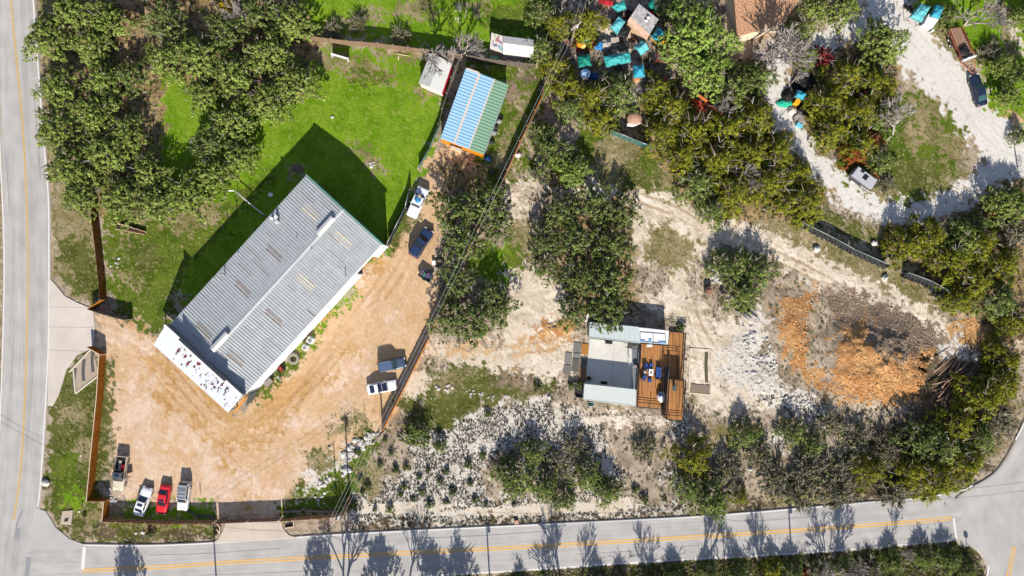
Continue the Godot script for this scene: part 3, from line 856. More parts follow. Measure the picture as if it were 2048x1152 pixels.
	# roof fittings
	for v in [[651, 452], [440, 683]]:
		var p := on(r, v[0], v[1], 7.3)
		st = fst()
		bx(st, Vector3(-.28, R + .28, p.z), Vector3(.5, .5, 3.5))
		hexa(st, [Vector3(-.62, R + .54, p.z - 1.8), Vector3(.36, R + .54, p.z - 1.8), Vector3(.36, R + .54, p.z + 1.8), Vector3(-.62, R + .54, p.z + 1.8)], [Vector3(-.2, R + .72, p.z - 1.75), Vector3(.0, R + .72, p.z - 1.75), Vector3(.0, R + .72, p.z + 1.75), Vector3(-.2, R + .72, p.z + 1.75)])
		obj("ridge_vent", st, M.white_metal, r)
	for k in [[620, 424, 1], [685, 480, 1], [611, 564, 1], [548, 506, 0], [484, 577, 0], [408, 660, 0], [547, 634, 0], [471, 715, 0]]:
		var p := on(r, k[0], k[1], 6.6)
		st = fst()
		for q in [-.34, .34]:
			for e in 3:
				var x0 := p.x - 1.6 + e * 1.07 + (.2 if q > 0 else 0.0)
				var f := func(x: float) -> float: return R - absf(x) / W * (R - E) + .052
				beam(st, Vector3(x0, f.call(x0), p.z + q), Vector3(x0 + 1.02, f.call(x0 + 1.02), p.z + q), .36, .03)
		obj("roof_skylight", st, M.skylight_pale if k[2] == 1 else M.skylight, r)
	for k in [[449, 549, 1.3, .1], [595, 476, .5, .07], [625, 498, .45, .07], [691, 551, .5, .07], [476, 505, .35, .07], [428, 556, .35, .06]]:
		var p := on(r, k[0], k[1], 6.6)
		st = stb()
		cyl(st, Vector3(p.x, 6.4, p.z), k[3], k[2] + .3, 10)
		cyl(st, Vector3(p.x, 6.68 + k[2], p.z), k[3] * 1.7, .12, 10)
		obj("vent_pipe", st, M.steel, r)
	st = fst()
	var p := on(r, 553, 434, 6.8)
	for k in [[0, 0, .0], [.7, .5, .1], [-.4, .7, -.1]]:
		bx(st, Vector3(p.x + k[0], 6.75, p.z + k[1]), Vector3(.36, .6, .36), .5)
		torus(st, Vector3(p.x + k[0], 7.1 + k[2], p.z + k[1]), .2, .08)
	obj("roof_ventilator", st, M.white, r)
	# stepped false front and the porch roof
	st = fst()
	for k in [[-8.15, -4.9, 7.75], [-4.9, 4.7, 8.75], [4.7, 8.1, 7.75]]:
		bx(st, Vector3((k[0] + k[1]) / 2, k[2] / 2, L + .08), Vector3(k[1] - k[0] - .004, k[2], .2))
	obj("false_front", st, M.grey, r)
	st = fst()
	for k in [[-8.15, -4.9, 7.75], [-4.95, 4.75, 8.75], [4.7, 8.1, 7.75]]:
		bx(st, Vector3((k[0] + k[1]) / 2, k[2] + .03, L + .08), Vector3(k[1] - k[0], .06, .34))
	obj("parapet_cap", st, M.white, r)
	var A := Vector3(-8.3, 6.9, L + .2)
	var B := Vector3(8.0, 6.9, L + .2)
	var C := Vector3(7.55, 3.5, 21.1)
	var D := Vector3(-8.7, 3.5, 21.1)
	var up2 := Vector3(0, .08, 0)
	for i in 16:
		st = fst()
		var t0 := i / 16.0 + .0004
		var t1 := (i + 1) / 16.0 - .0004
		var q := [A.lerp(B, t0), A.lerp(B, t1), D.lerp(C, t1), D.lerp(C, t0)]
		hexa(st, q, [q[0] + up2, q[1] + up2, q[2] + up2, q[3] + up2])
		beam(st, q[0] + up2 * 1.2, q[3] + up2 * 1.2, .05, .05)
		obj("porch_roof_panel", st, M.porch, r)
	st = fst()
	rng.seed = 5
	var st2 := fst()
	for i in 96:                              # where the paint has flaked off
		var u := rr(.22, .98)
		var v := rr(.06, .94)
		if i > 55:
			u = rr(.62, .86); v = rr(.08, .6)
		var q := A.lerp(B, u).lerp(D.lerp(C, u), v) + up2 * 1.12
		var along := (D - A).normalized()
		var side := (B - A).normalized()
		var ln := rr(.16, .52)
		var wd := rr(.06, .16)
		var big := i < 8
		if big:
			ln = rr(.5, .9); wd = rr(.16, .3)
			u = rr(.22, .55); v = rr(.15, .6)
			q = A.lerp(B, u).lerp(D.lerp(C, u), v) + up2 * 1.12
		var use := st if (big or i % 5 == 0) else st2
		var ring := []
		for k in 9:
			var a := TAU * k / 9
			ring.append(q + along * cos(a) * ln * rr(.6, 1.2) + side * sin(a) * wd * rr(.5, 1.4))
		for k in 9:
			use.add_vertex(q); use.add_vertex(ring[(k + 1) % 9]); use.add_vertex(ring[k])
	obj("flaked_red_patches", st, M.rust, r).set_meta("kind", "stuff")
	obj("flaked_dark_patches", st2, M.rust_dark, r).set_meta("kind", "stuff")
	st = fst()
	beam(st, Vector3(8.3, 5.6, L + .5), Vector3(8.15, 2.6, 20.6), .12, .9)
	obj("orange_porch_end", st, M.orange_wood, r)
	st = fst()
	for x in [-8.4, -4.3, -.4, 3.5, 7.4]:
		st = fst(); bx(st, Vector3(x, 1.7, 20.8), Vector3(.16, 3.4, .16)); obj("porch_post", st, M.grey, r)
	# things along the long wall
	st = fst()
	var q0 := poly3([498, 788, 517, 781, 508, 799, 492, 812])
	slab(st, q0, -.05, .16)
	tag(obj("concrete_step", st, M.dark_grey), "dark grey slab at the workshop corner beside the orange porch end", "slab")
	for k in [[619.5, 681, .95, "larger white air conditioner unit by the workshop wall, nearer the shaded doorway box"], [609, 695.5, .8, "smaller white air conditioner unit by the workshop wall, beside the big tyre"]]:
		var g := G(k[0], k[1], .9)
		var a := thing("air_conditioner", k[3], "air conditioner", Vector3(g.x, 0, g.z), -.5, "air conditioners on the workshop wall")
		st = fst()
		bx(st, Vector3(0, .5, 0), Vector3(k[2], .9, k[2])); bx(st, Vector3(0, .03, 0), Vector3(k[2] + .2, .06, k[2] + .2))
		for i in 8:
			bx(st, Vector3(0, .14 + i * .1, 0), Vector3(k[2] + .03, .03, k[2] + .03))
		obj("casing", st, M.white_metal, a)
		st = stb()
		cyl(st, Vector3(0, .95, 0), k[2] * .38, .012, 20)
		obj("fan_opening", st, M.dark, a)
		st = fst()
		for i in 5:
			torus(st, Vector3(0, .97, 0), k[2] * (.08 + .07 * i), .012, Vector3.UP, 20, 4)
		for i in 4:
			bx(st, Vector3(0, .965, 0), Vector3(k[2] * .74, .02, .05), PI / 4 * i)
		obj("fan_grille", st, M.steel, a)
	tyre(587, 717, 1.02, "huge grey tractor tyre lying beside the white workshop wall", "tyre")
	st = fst()
	var mb := thing("machine", "dark hand tractor with red engine cover leaning by the workshop wall", "machine", G(564, 737), .3)
	bx(st, Vector3(0, .55, 0), Vector3(.5, .5, .9), .3); obj("engine_cover", st, mat(lin(150, 60, 50), .5), mb)
	st = fst()
	for s in [-1, 1]:
		st = fst()
		torus(st, Vector3(s * .45, .4, .1), .32, .09, Vector3.RIGHT)
		obj("wheel", st, M.rubber, mb)
	st = fst()
	for s in [-1, 1]:
		beam(st, Vector3(s * .15, .6, .3), Vector3(s * .4, 1.1, 1.5), .06, .06)
	beam(st, Vector3(-.5, .5, -.5), Vector3(.6, .5, -.9), .1, .1); beam(st, Vector3(0, .5, -.4), Vector3(.1, .4, -1.3), .12, .12)
	obj("handlebar", st, M.dark, mb)
	var bi := thing("bicycle", "pale bicycle standing among clutter below the big tyre by the workshop", "bicycle", G(560, 756), .5)
	for s in [-.52, .52]:
		st = fst()
		torus(st, Vector3(0, .33, s), .31, .025, Vector3.RIGHT, 20, 6)
		obj("wheel", st, M.rubber, bi)
	st = fst()
	for k in [[Vector3(0, .33, -.52), Vector3(0, .8, -.35)], [Vector3(0, .33, .52), Vector3(0, .75, .2)], [Vector3(0, .8, -.35), Vector3(0, .75, .2)], [Vector3(0, .8, -.35), Vector3(0, .33, .05)], [Vector3(0, .75, .2), Vector3(0, .33, .05)], [Vector3(0, .33, .05), Vector3(0, .33, .52)], [Vector3(-.3, .95, -.32), Vector3(.3, .95, -.32)], [Vector3(0, .8, -.35), Vector3(0, .95, -.32)], [Vector3(0, .75, .2), Vector3(0, .88, .25)]]:
		beam(st, k[0], k[1], .05, .05)
	obj("frame", st, M.white, bi)
	st = fst(); bx(st, Vector3(0, .92, .26), Vector3(.16, .06, .26)); obj("saddle", st, M.dark, bi)
	var bn := thing("storage_box", "low grey lidded box against the workshop wall near the orange porch end", "box", G(540, 764), -.73)
	st = fst(); bx(st, Vector3(0, .4, 0), Vector3(.8, .8, 1.3)); obj("body", st, M.dark_grey, bn)
	st = fst(); bx(st, Vector3(0, .84, 0), Vector3(.9, .1, 1.4)); bx(st, Vector3(0, .9, .3), Vector3(.1, .05, .1)); bx(st, Vector3(0, .9, -.3), Vector3(.1, .05, .1)); obj("lid", st, mat(lin(150, 138, 132), .8), bn)
func tyre(px: float, py: float, R: float, label: String, cat: String, lift := 0.0, m: Material = null) -> void:
	var g := G(px, py, .3)
	var st := stb()
	torus(st, Vector3(0, .26, 0), R * .72, R * .28, Vector3.UP, 28, 10, .95)
	var o := obj("tyre", st, m if m else grain(mat(lin(150, 142, 132), .95), null, 1.0))
	o.position = Vector3(g.x, lift, g.z)
	tag(o, label, cat)
# ---------------------------------------------------------------- sheds
func corrugated(st: SurfaceTool, a: Vector3, b: Vector3, c: Vector3, d: Vector3, pitch: float, amp: float, c1: Color, c2: Color, worn := 0.0) -> void:
	# sheet a-b-c-d (clockwise from above); waves run from the a-b edge to the d-c edge, one after another along a-d
	var n := int((d - a).length() / pitch)
	var m := 9 if worn > 0 else 1
	var no := FastNoiseLite.new()
	no.seed = 8; no.frequency = .35
	for i in n:
		for e in [[0.0, .35, 0.0, 1.0, 0], [.35, .55, 1.0, 1.0, 1], [.55, .9, 1.0, 0.0, 0], [.9, 1.0, 0.0, 0.0, 2]]:
			var t0: float = (i + e[0]) / n
			var t1: float = (i + e[1]) / n
			for k in m:
				var s0 := float(k) / m
				var s1 := float(k + 1) / m
				var q := []
				for w in [[s0, t0, e[2]], [s1, t0, e[2]], [s1, t1, e[3]], [s0, t1, e[3]]]:
					q.append(a.lerp(b, w[0]).lerp(d.lerp(c, w[0]), w[1]) + Vector3(0, amp * w[2], 0))
				var cc: Color = c1 if e[4] == 0 else c1.lerp(c2, .65 if e[4] == 1 else .25)
				if worn > 0 and no.get_noise_2d(q[0].x * 2.0 + k * .3, q[0].z * 2.0) > .55 - worn:
					cc = cc.lerp(Color(.34, .32, .3), .7)
				st.set_color(cc)
				quad(st, q[0], q[1], q[2], q[3])
func build_sheds() -> void:
	# striped blue and green shed
	var h := 3.0
	var r := thing("striped_shed", "open-fronted shed with blue and green corrugated roof and orange front", "shed")
	var A := G(932, 136, h + .15)
	var B := G(1018, 169, h - .2)
	var C := G(966, 309, h - .2)
	var D := G(881, 277, h + .15)
	var blue := lin(138, 190, 228)
	var pale := lin(214, 230, 242)
	var grn := lin(122, 162, 136)
	var grn2 := lin(156, 192, 166)
	for k in [[0.0, .30, blue, pale, .04], [.345, .65, blue, pale, .0], [.675, 1.0, grn, grn2, 0.0]]:
		var st := fst()
		corrugated(st, A.lerp(B, k[0]), A.lerp(B, k[1]), D.lerp(C, k[1]), D.lerp(C, k[0]), .52, .055, k[2], k[3], k[4])
		obj("roof_sheet", st, M.v, r)
	var st := fst()
	for k in [.322, .665]:
		beam(st, A.lerp(B, k) + Vector3(0, -.02, 0), D.lerp(C, k) + Vector3(0, -.02, 0), .36, .05)
	beam(st, A + Vector3(.1, .02, .1), A.lerp(B, .3) + Vector3(0, .02, 0), .3, .04)
	obj("batten", st, mat(lin(226, 210, 196), .8), r)
	st = fst()
	var f := Vector3(0, -.12, 0)
	var wl := [A.lerp(C, .03), B.lerp(D, .03), C.lerp(A, -.002), D.lerp(B, -.002)]
	for k in [[0, 1], [1, 2], [3, 0]]:
		var a: Vector3 = wl[k[0]] + f
		var b: Vector3 = wl[k[1]] + f
		quad(st, Vector3(a.x, 0, a.z), Vector3(b.x, 0, b.z), b, a)
		var inn := (Vector3(0, 0, 0) + (A + C) / 2 - (a + b) / 2).normalized() * .08
		inn.y = 0
		quad(st, Vector3(b.x, 0, b.z) + inn, Vector3(a.x, 0, a.z) + inn, a + inn, b + inn)
	obj("wall", st, mat(lin(190, 206, 210), .7), r)
	st = fst()
	for k in [[.0, .2, 0.0], [.5, 1.0, 0.0], [.2, .5, 2.2]]:          # orange front, with an opening
		var a: Vector3 = wl[3].lerp(wl[2], k[0]) + f
		var b: Vector3 = wl[3].lerp(wl[2], k[1]) + f
		var n := (b - a).cross(Vector3.UP).normalized() * .1
		hexa(st, [Vector3(a.x, k[2], a.z) - n, Vector3(b.x, k[2], b.z) - n, Vector3(b.x, k[2], b.z), Vector3(a.x, k[2], a.z)], [a - n, b - n, b, a])
	obj("front_wall", st, M.orange, r)
	st = fst()
	var p0 := wl[3].lerp(wl[2], .22) as Vector3
	var p1 := wl[3].lerp(wl[2], .47) as Vector3
	beam(st, Vector3(p0.x, .5, p0.z + .3), Vector3(p1.x, .5, p1.z + .3), .5, .9)
	obj("workbench", st, mat(lin(220, 200, 180), .8), r)
	# red shed with pale roof
	r = thing("red_shed", "small red garden shed with pale grey gable roof and white crossed door", "shed", Vector3.ZERO)
	var ha := 2.4
	var e := [G(860, 108, ha), G(904, 128, ha), G(884, 187, ha), G(837, 167, ha)]
	var rd := [((e[0] + e[1]) / 2) + Vector3(0, .8, 0), ((e[3] + e[2]) / 2) + Vector3(0, .8, 0)]
	var u := Vector3(0, .08, 0)
	for s in [[e[0], rd[0], rd[1], e[3]], [rd[0], e[1], e[2], rd[1]]]:
		st = fst()
		hexa(st, s, [s[0] + u, s[1] + u, s[2] + u, s[3] + u])
		obj("roof", st, M.shingle, r)
	var cen: Vector3 = (e[0] + e[2]) / 2
	var b := []
	for p in e:
		b.append(Vector3(lerpf(cen.x, p.x, .94), 0, lerpf(cen.z, p.z, .94)))
	var t := []
	for p in b:
		t.append(p + Vector3(0, ha - .02, 0))
	st = fst(); quad(st, b[2], t[2], t[1], b[1]); quad(st, b[0], t[0], t[3], b[3]); obj("red_wall", st, M.red, r)
	st = fst()
	for k in [[3, 2, 1], [1, 0, 0]]:
		quad(st, b[k[0]], t[k[0]], t[k[1]], b[k[1]])
		var g := ((t[k[0]] + t[k[1]]) / 2) as Vector3
		st.add_vertex(t[k[0]]); st.add_vertex(Vector3(g.x, ha + .74, g.z)); st.add_vertex(t[k[1]])
	obj("gable_wall", st, M.pink_white, r)
	var dr := Node3D.new(); dr.name = "door"; r.add_child(dr)
	var ax: Vector3 = (b[2] - b[3]).normalized()
	var outn: Vector3 = -ax.cross(Vector3.UP).normalized() * -.03
	st = fst()
	for s in [-1, 1]:
		var m0 := ((b[2] + b[3]) / 2 + ax * s * .42) as Vector3
		quad(st, m0 - ax * .4 + outn, m0 - ax * .4 + outn + Vector3(0, 2, 0), m0 + ax * .4 + outn + Vector3(0, 2, 0), m0 + ax * .4 + outn)
	obj("leaf", st, mat(lin(238, 190, 200), .7), dr)
	st = fst()
	for s in [-1, 1]:
		var m0 := ((b[2] + b[3]) / 2 + ax * s * .42 + outn * 2) as Vector3
		beam(st, m0 - ax * .38, m0 + ax * .38 + Vector3(0, 2, 0), .05, .12); beam(st, m0 + ax * .38, m0 - ax * .38 + Vector3(0, 2, 0), .05, .12)
		beam(st, m0 - ax * .38 + Vector3(0, 2, 0), m0 + ax * .38 + Vector3(0, 2, 0), .06, .1)
	obj("cross_brace", st, M.white, dr)
	# white shed behind the plank fence
	r = thing("white_shed", "white metal shed with a low ridge just behind the plank fence", "shed")
	h = 2.5
	var w := [G(1007, 72, h), G(1069, 80, h), G(1066, 112, h), G(1006, 104, h)]
	st = fst()
	hexa(st, [w[0] * Vector3(1, 0, 1), w[1] * Vector3(1, 0, 1), w[2] * Vector3(1, 0, 1), w[3] * Vector3(1, 0, 1)], w)
	obj("wall", st, M.white_metal, r)
	var rg := [((w[0] + w[3]) / 2) + Vector3(0, .45, 0), ((w[1] + w[2]) / 2) + Vector3(0, .45, 0)]
	for s in [[w[0], w[1], rg[1], rg[0]], [rg[0], rg[1], w[2], w[3]]]:
		var uu := Vector3(0, .04, 0)
		for i in 12:
			st = fst()
			var q := [s[0].lerp(s[1], i / 12.0), s[0].lerp(s[1], (i + .985) / 12.0), s[3].lerp(s[2], (i + .985) / 12.0), s[3].lerp(s[2], i / 12.0)]
			hexa(st, [q[0] + uu * .2, q[1] + uu * .2, q[2] + uu * .2, q[3] + uu * .2], [q[0] + uu, q[1] + uu, q[2] + uu, q[3] + uu])
			beam(st, q[0] + uu * 1.2, q[3] + uu * 1.2, .05, .05)
			obj("roof_panel", st, M.white_metal, r)
	r = thing("lean_to", "pale board lean-to with loose sheets adjoining the white shed's west end", "shed")
	st = fst()
	w = [G(983, 65, 2.3), G(1006, 72, 2.3), G(1005, 103, 2.1), G(980, 93, 2.1)]
	hexa(st, [w[0] * Vector3(1, 0, 1), w[1] * Vector3(1, 0, 1), w[2] * Vector3(1, 0, 1), w[3] * Vector3(1, 0, 1)], w)
	obj("body", st, mat(lin(214, 208, 204), .8), r)
	for i in 7:
		st = fst()
		var q := (w[0] as Vector3).lerp(w[1], rr(.1, .9)).lerp((w[3] as Vector3).lerp(w[2], rr(.1, .9)), rr(.1, .9))
		bx(st, q + Vector3(0, .06 + i * .01, 0), Vector3(rr(.5, 1.2), .05, rr(.15, .5)), rr(0, 3))
		obj("loose_sheet", st, mat(lin(rr(120, 220), rr(120, 210), rr(120, 210)), .8), r)
	var pile := thing("scrap_stack", "low stack of pale boards and dark sheets between the white shed and plank fence", "boards", G(1012, 115))
	for i in 9:
		st = fst()
		bx(st, Vector3(rr(-2.2, 3.2), .15 + i * .06, rr(-.5, .5)), Vector3(rr(.8, 2), .1, rr(.3, .8)), rr(-.3, .3))
		obj("board", st, mat(lin(rr(110, 215), rr(120, 215), rr(125, 220)), .8), pile)
# ---------------------------------------------------------------- container house with timber decks
func box_container(r: Node3D, w: Array, h: float, m: Material, ribs: int) -> void:     # w: roof corners clockwise from above, at height h
	var st := fst()
	var lowr := []
	for p in w:
		lowr.append(Vector3(p.x, .05, p.z))
	hexa(st, lowr, [w[0] - Vector3(0, .1, 0), w[1] - Vector3(0, .1, 0), w[2] - Vector3(0, .1, 0), w[3] - Vector3(0, .1, 0)])
	obj("body", st, m, r)
	for i in ribs:
		st = fst()
		var a: float = (i + .01) / ribs
		var b: float = (i + .99) / ribs
		var q := [w[0].lerp(w[1], a), w[0].lerp(w[1], b), w[3].lerp(w[2], b), w[3].lerp(w[2], a)]
		var u := Vector3(0, .06, 0)
		hexa(st, [q[0] - u, q[1] - u, q[2] - u, q[3] - u], q)
		beam(st, q[0].lerp(q[1], .5), q[3].lerp(q[2], .5), .12, .07)
		obj("roof_panel", st, m, r)
	st = fst()
	for i in 4:
		var n := (i + 1) % 4
		beam(st, w[i] + Vector3(0, -.02, 0), w[n] + Vector3(0, -.02, 0), .12, .14)
	obj("roof_rim", st, m, r)
func planks(r: Node3D, o: Array, h: float, called := "deck_boards") -> void:      # boards running down the map, laid side by side
	var poly := poly3(o, h)
	var lo := poly[0]
	var hi := poly[0]
	for p in poly:
		lo = lo.min(p); hi = hi.max(p)
	var st := fst()
	var x := lo.x
	var i := 0
	while x < hi.x:
		var z := lo.y - rr(0, 2.5)
		while z < hi.y:
			var ln := rr(2.4, 3.6)
			var v := rr(.68, 1.16)
			var c := lin(206, 148, 96, v)
			if rng.randf() < .12:
				c = lin(156, 108, 70, v)
			st.set_color(c)
			for part in Geometry2D.intersect_polygons(poly, PackedVector2Array([Vector2(x, z), Vector2(x + .135, z), Vector2(x + .135, z + ln - .01), Vector2(x, z + ln - .01)])):
				slab(st, part, h - .05, h + rr(-.003, .003))
			z += ln
		x += .145
		i += 1
	obj(called, st, M.wood, r).set_meta("kind", "stuff")
	st = fst()
	for k in poly.size():
		var a := poly[k]
		var b := poly[(k + 1) % poly.size()]
		beam(st, Vector3(a.x, h - .2, a.y), Vector3(b.x, h - .2, b.y), .06, .28)
		for t in 3:
			var q := a.lerp(b, t / 3.0)
			bx(st, Vector3(q.x, (h - .1) / 2, q.y), Vector3(.12, h - .1, .12))
	obj("deck_frame", st, mat(lin(150, 112, 84), .8), r)
func railing(r: Node3D, pts: Array, h: float, y: float) -> void:
	var st := fst()
	for i in range(0, pts.size() - 2, 2):
		var a := G(pts[i], pts[i + 1], y)
		var b := G(pts[i + 2], pts[i + 3], y)
		for e in [.45, .75, 1.0]:
			beam(st, a + Vector3(0, h * e, 0), b + Vector3(0, h * e, 0), .06, .05)
		var n := maxi(1, int((b - a).length() / 1.8))
		for k in n + 1:
			bx(st, a.lerp(b, float(k) / n) + Vector3(0, h / 2, 0), Vector3(.07, h, .07))
	obj("railing", st, M.dark, r)
func build_house() -> void:
	rng.seed = 21
	var r := thing("container_building", "pale ribbed container with silver roof under the oak, north side of the courtyard", "container", Vector3.ZERO, 0, "container buildings round the courtyard")
	var m := mat(lin(200, 212, 214), .6)
	box_container(r, [G(1180, 645, 2.7), G(1277, 654.5, 2.7), G(1280, 686, 2.7), G(1179, 674.5, 2.7)], 2.7, m, 10)
	var st := fst()
	bx(st, G(1174, 636, 2.4), Vector3(.3, .3, 1.3), -.3)
	obj("downpipe", st, M.white, r)
	r = thing("container_building", "container with smooth white roof and dark framed skylight beside the timber deck", "container", Vector3.ZERO, 0, "container buildings round the courtyard")
	m = mat(lin(238, 242, 246), .35)
	var w := [G(1278, 655, 2.7), G(1338, 661.5, 2.7), G(1336, 689, 2.7), G(1280.5, 684.5, 2.7)]
	st = fst()
	hexa(st, [w[0] * Vector3(1, .02, 1), w[1] * Vector3(1, .02, 1), w[2] * Vector3(1, .02, 1), w[3] * Vector3(1, .02, 1)], w)
	obj("body", st, m, r)
	st = fst()
	for k in [[1280, 664, 1330, 668], [1330, 668, 1332, 687], [1280, 664, 1281, 683], [1306, 665, 1307, 686], [1281, 683, 1332, 687]]:
		beam(st, G(k[0], k[1], 2.74), G(k[2], k[3], 2.74), .07, .08)
	obj("skylight_frame", st, M.dark_grey, r)
	st = fst()
	for k in [[1281, 680, 1290, 683.5], [1297, 678, 1303, 685], [1316, 683, 1331, 687]]:
		var a := G(k[0], k[1], 2.72)
		var b := G(k[2], k[3], 2.72)
		bx(st, (a + b) / 2 + Vector3(0, .04, 0), Vector3(absf(b.x - a.x), .07, absf(b.z - a.z)))
	obj("roof_pane", st, mat(lin(120, 170, 210), .2), r)
	r = thing("container_building", "pale ribbed container with white roof on the courtyard's south side by the trough", "container", Vector3.ZERO, 0, "container buildings round the courtyard")
	m = mat(lin(212, 220, 218), .6)
	box_container(r, [G(1169.5, 768.5, 2.7), G(1272, 780, 2.7), G(1271, 812, 2.7), G(1167.5, 799, 2.7)], 2.7, m, 26)
	st = fst()
	beam(st, G(1170, 768, 2.6), G(1271, 779.5, 2.6), .06, .2)
	obj("red_edge_trim", st, mat(lin(120, 60, 56), .7), r)
	# courtyard
	paved("courtyard_slab", [1178.5, 677, 1281, 688, 1276, 778, 1171, 767], .10, lin(232, 229, 222), M.concrete)
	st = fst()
	slab(st, poly3([1264, 696, 1280.5, 698, 1277, 777, 1263, 776]), .05, .112)  # shadow on the courtyard, put in as a darker strip of slab
	struct("painted_shade_strip", st, mat(lin(118, 124, 132), .7))
	st = fst()
	ribbon(st, poly3([1229, 683, 1224, 773]), .06, .108); ribbon(st, poly3([1176, 722, 1262, 731]), .04, .108)
	struct("courtyard_joints", st, M.joint)
	r = thing("window_box", "dark framed window box on the courtyard slab by the north container", "window box", G(1217, 683))
	st = fst(); bx(st, Vector3(0, .25, 0), Vector3(1.1, .5, .6), -.1); obj("box", st, M.dark_grey, r)
	st = fst(); bx(st, Vector3(0, .52, 0), Vector3(1.2, .05, .7), -.1); obj("rim", st, M.black, r)
	r = thing("doormat", "black mat on the slab before the south container", "mat", G(1208, 766, .1))
	st = fst(); bx(st, Vector3(0, .03, 0), Vector3(1.1, .05, .6), -.1); obj("pad", st, M.black, r)
	r = thing("dry_plant", "dry bushy plant in a dark pot at the slab's shaded corner", "plant", G(1177, 756))
	st = stb(); cyl(st, Vector3(0, .1, 0), .3, .4, 12, .38); obj("pot", st, M.dark, r)
	st = fst()
	for i in 60:
		var d := Vector3(rr(-1, 1), rr(.3, 1), rr(-1, 1)).normalized() * rr(.3, .7)
		beam(st, Vector3(0, .4, 0), Vector3(0, .4, 0) + d, .03, .03)
	obj("twigs", st, mat(lin(120, 100, 80)), r)
	r = thing("planter", "round dark planter with pale rim at the courtyard's deck edge", "planter", G(1271, 732))
	st = stb(); cyl(st, Vector3(0, .1, 0), .35, .6, 16, .42); obj("pot", st, M.dark, r)
	st = stb(); torus(st, Vector3(-.2, .72, 0), .2, .05); obj("rim", st, M.pink_white, r)
	r = thing("stairs", "narrow railed steps of dark treads climbing from courtyard to deck", "stairs")
	st = fst()
	for i in 8:
		var p := G(1257 + i * 2.9, 691 + i * .35)
		bx(st, p + Vector3(0, .16 + i * .06, 0), Vector3(.2, .05, .9), -.1)
	obj("treads", st, M.dark_grey, r)
	railing(r, [1250, 684, 1280, 688], .9, .3); railing(r, [1250, 693, 1281, 698], .9, .3)
	st = fst(); bx(st, G(1260, 715, 1.2) + Vector3(0, 0, 0), Vector3(.08, 2.4, .08)); bx(st, G(1259, 728, 1.2), Vector3(.08, 2.4, .08)); beam(st, G(1260, 715, 2.4), G(1259, 728, 2.4), .08, .08)
	obj("newel_frame", st, M.white, r)
	# decks
	r = thing("timber_deck", "wide brown timber deck with dark railings and blue seats east of the courtyard", "deck")
	planks(r, [1282, 688, 1337, 691, 1340, 663, 1369, 666, 1363, 762, 1336, 758, 1330, 762, 1322, 816, 1272, 812], .62)
	railing(r, [1369, 666, 1363, 760], 1.0, .62); railing(r, [1341, 663, 1375, 666], 1.0, .62); railing(r, [1272, 812, 1322, 817], 1.0, .62); railing(r, [1281, 690, 1277, 740, 1273, 810], 1.0, .62); railing(r, [1283, 687, 1335, 691], 1.0, .62)
	r = thing("raised_deck", "tall narrow timber deck on posts above the deck's south east corner", "deck")
	planks(r, [1337, 757.5, 1369, 760.5, 1364.5, 840, 1331, 837], 3.1)
	st = fst()
	slab(st, poly3([1338, 759, 1368, 761.5, 1363.5, 838.5, 1332, 836], 3.1), .05, 2.75)
	obj("enclosed_base", st, mat(lin(120, 96, 78), .8), r)
	railing(r, [1337, 757.5, 1369, 760.5], .95, 3.1); railing(r, [1369, 760.5, 1364.5, 840], .95, 3.1); railing(r, [1337, 757.5, 1331, 837], .95, 3.1); railing(r, [1331, 837, 1364.5, 840], .95, 3.1)
	r = thing("stairs", "steep dark stairs in the gap beside the tall narrow deck", "stairs")
	st = fst()
	for i in 11:
		bx(st, G(1330, 734 + i * 5.2) + Vector3(0, .75 + i * .21, 0), Vector3(.9, .05, .32))
	obj("treads", st, M.dark_grey, r)
	railing(r, [1323.5, 730, 1322.5, 790], 1.6, .7)
	st = fst(); beam(st, G(1338, 741, 2), G(1337.5, 757, 3.6), .06, .06); obj("handrail", st, M.white, r)
	# blue lounge set
	for k in [[1292, 733, .55, 1.0, "blue cushioned armchair turned askew at the deck lounge's upper west corner"], [1302.5, 730, .05, .8, "small square blue stool at the head of the white table"], [1288, 755, -.6, .95, "blue cushioned armchair askew beside the small round table on the deck"], [1299.5, 761, -.1, .8, "small square blue stool at the foot of the white table"]]:
		var g := G(k[0], k[1], .9)
		var a := thing("armchair" if k[3] > .9 else "stool", k[4], "armchair" if k[3] > .9 else "stool", Vector3(g.x, .62, g.z), k[2])
		st = fst()
		bx(st, Vector3(0, .16, 0), Vector3(.7 * k[3], .3, .7 * k[3])); obj("base", st, M.dark, a)
		st = fst(); bx(st, Vector3(0, .38, 0), Vector3(.68 * k[3], .14, .66 * k[3])); obj("cushion", st, M.cushion, a)
		if k[3] > .9:
			st = fst(); bx(st, Vector3(-.36, .5, 0), Vector3(.14, .7, .8)); obj("backrest", st, M.dark, a)
			st = fst(); bx(st, Vector3(0, .35, .4), Vector3(.8, .5, .1)); bx(st, Vector3(0, .35, -.4), Vector3(.8, .5, .1)); obj("armrest", st, M.cushion, a)
	var gs := G(1316.5, 745, .9)
	var so := thing("sofa", "three-seat sofa with blue cushions facing the white table on the deck", "sofa", Vector3(gs.x, .62, gs.z), -.06)
	st = fst(); bx(st, Vector3(0, .16, 0), Vector3(.85, .3, 2.0)); obj("base", st, M.dark, so)
	for i in 3:
		st = fst(); bx(st, Vector3(-.08, .38, -.6 + i * .6), Vector3(.62, .15, .57)); obj("cushion", st, M.cushion, so)
		st = fst(); bx(st, Vector3(.2, .56, -.6 + i * .6), Vector3(.16, .36, .54), 0, Basis(Vector3.BACK, -.2)); obj("back_cushion", st, mat(lin(76, 112, 190), .8), so)
	st = fst(); bx(st, Vector3(.38, .45, 0), Vector3(.12, .65, 2.1)); obj("backrest", st, M.dark, so)
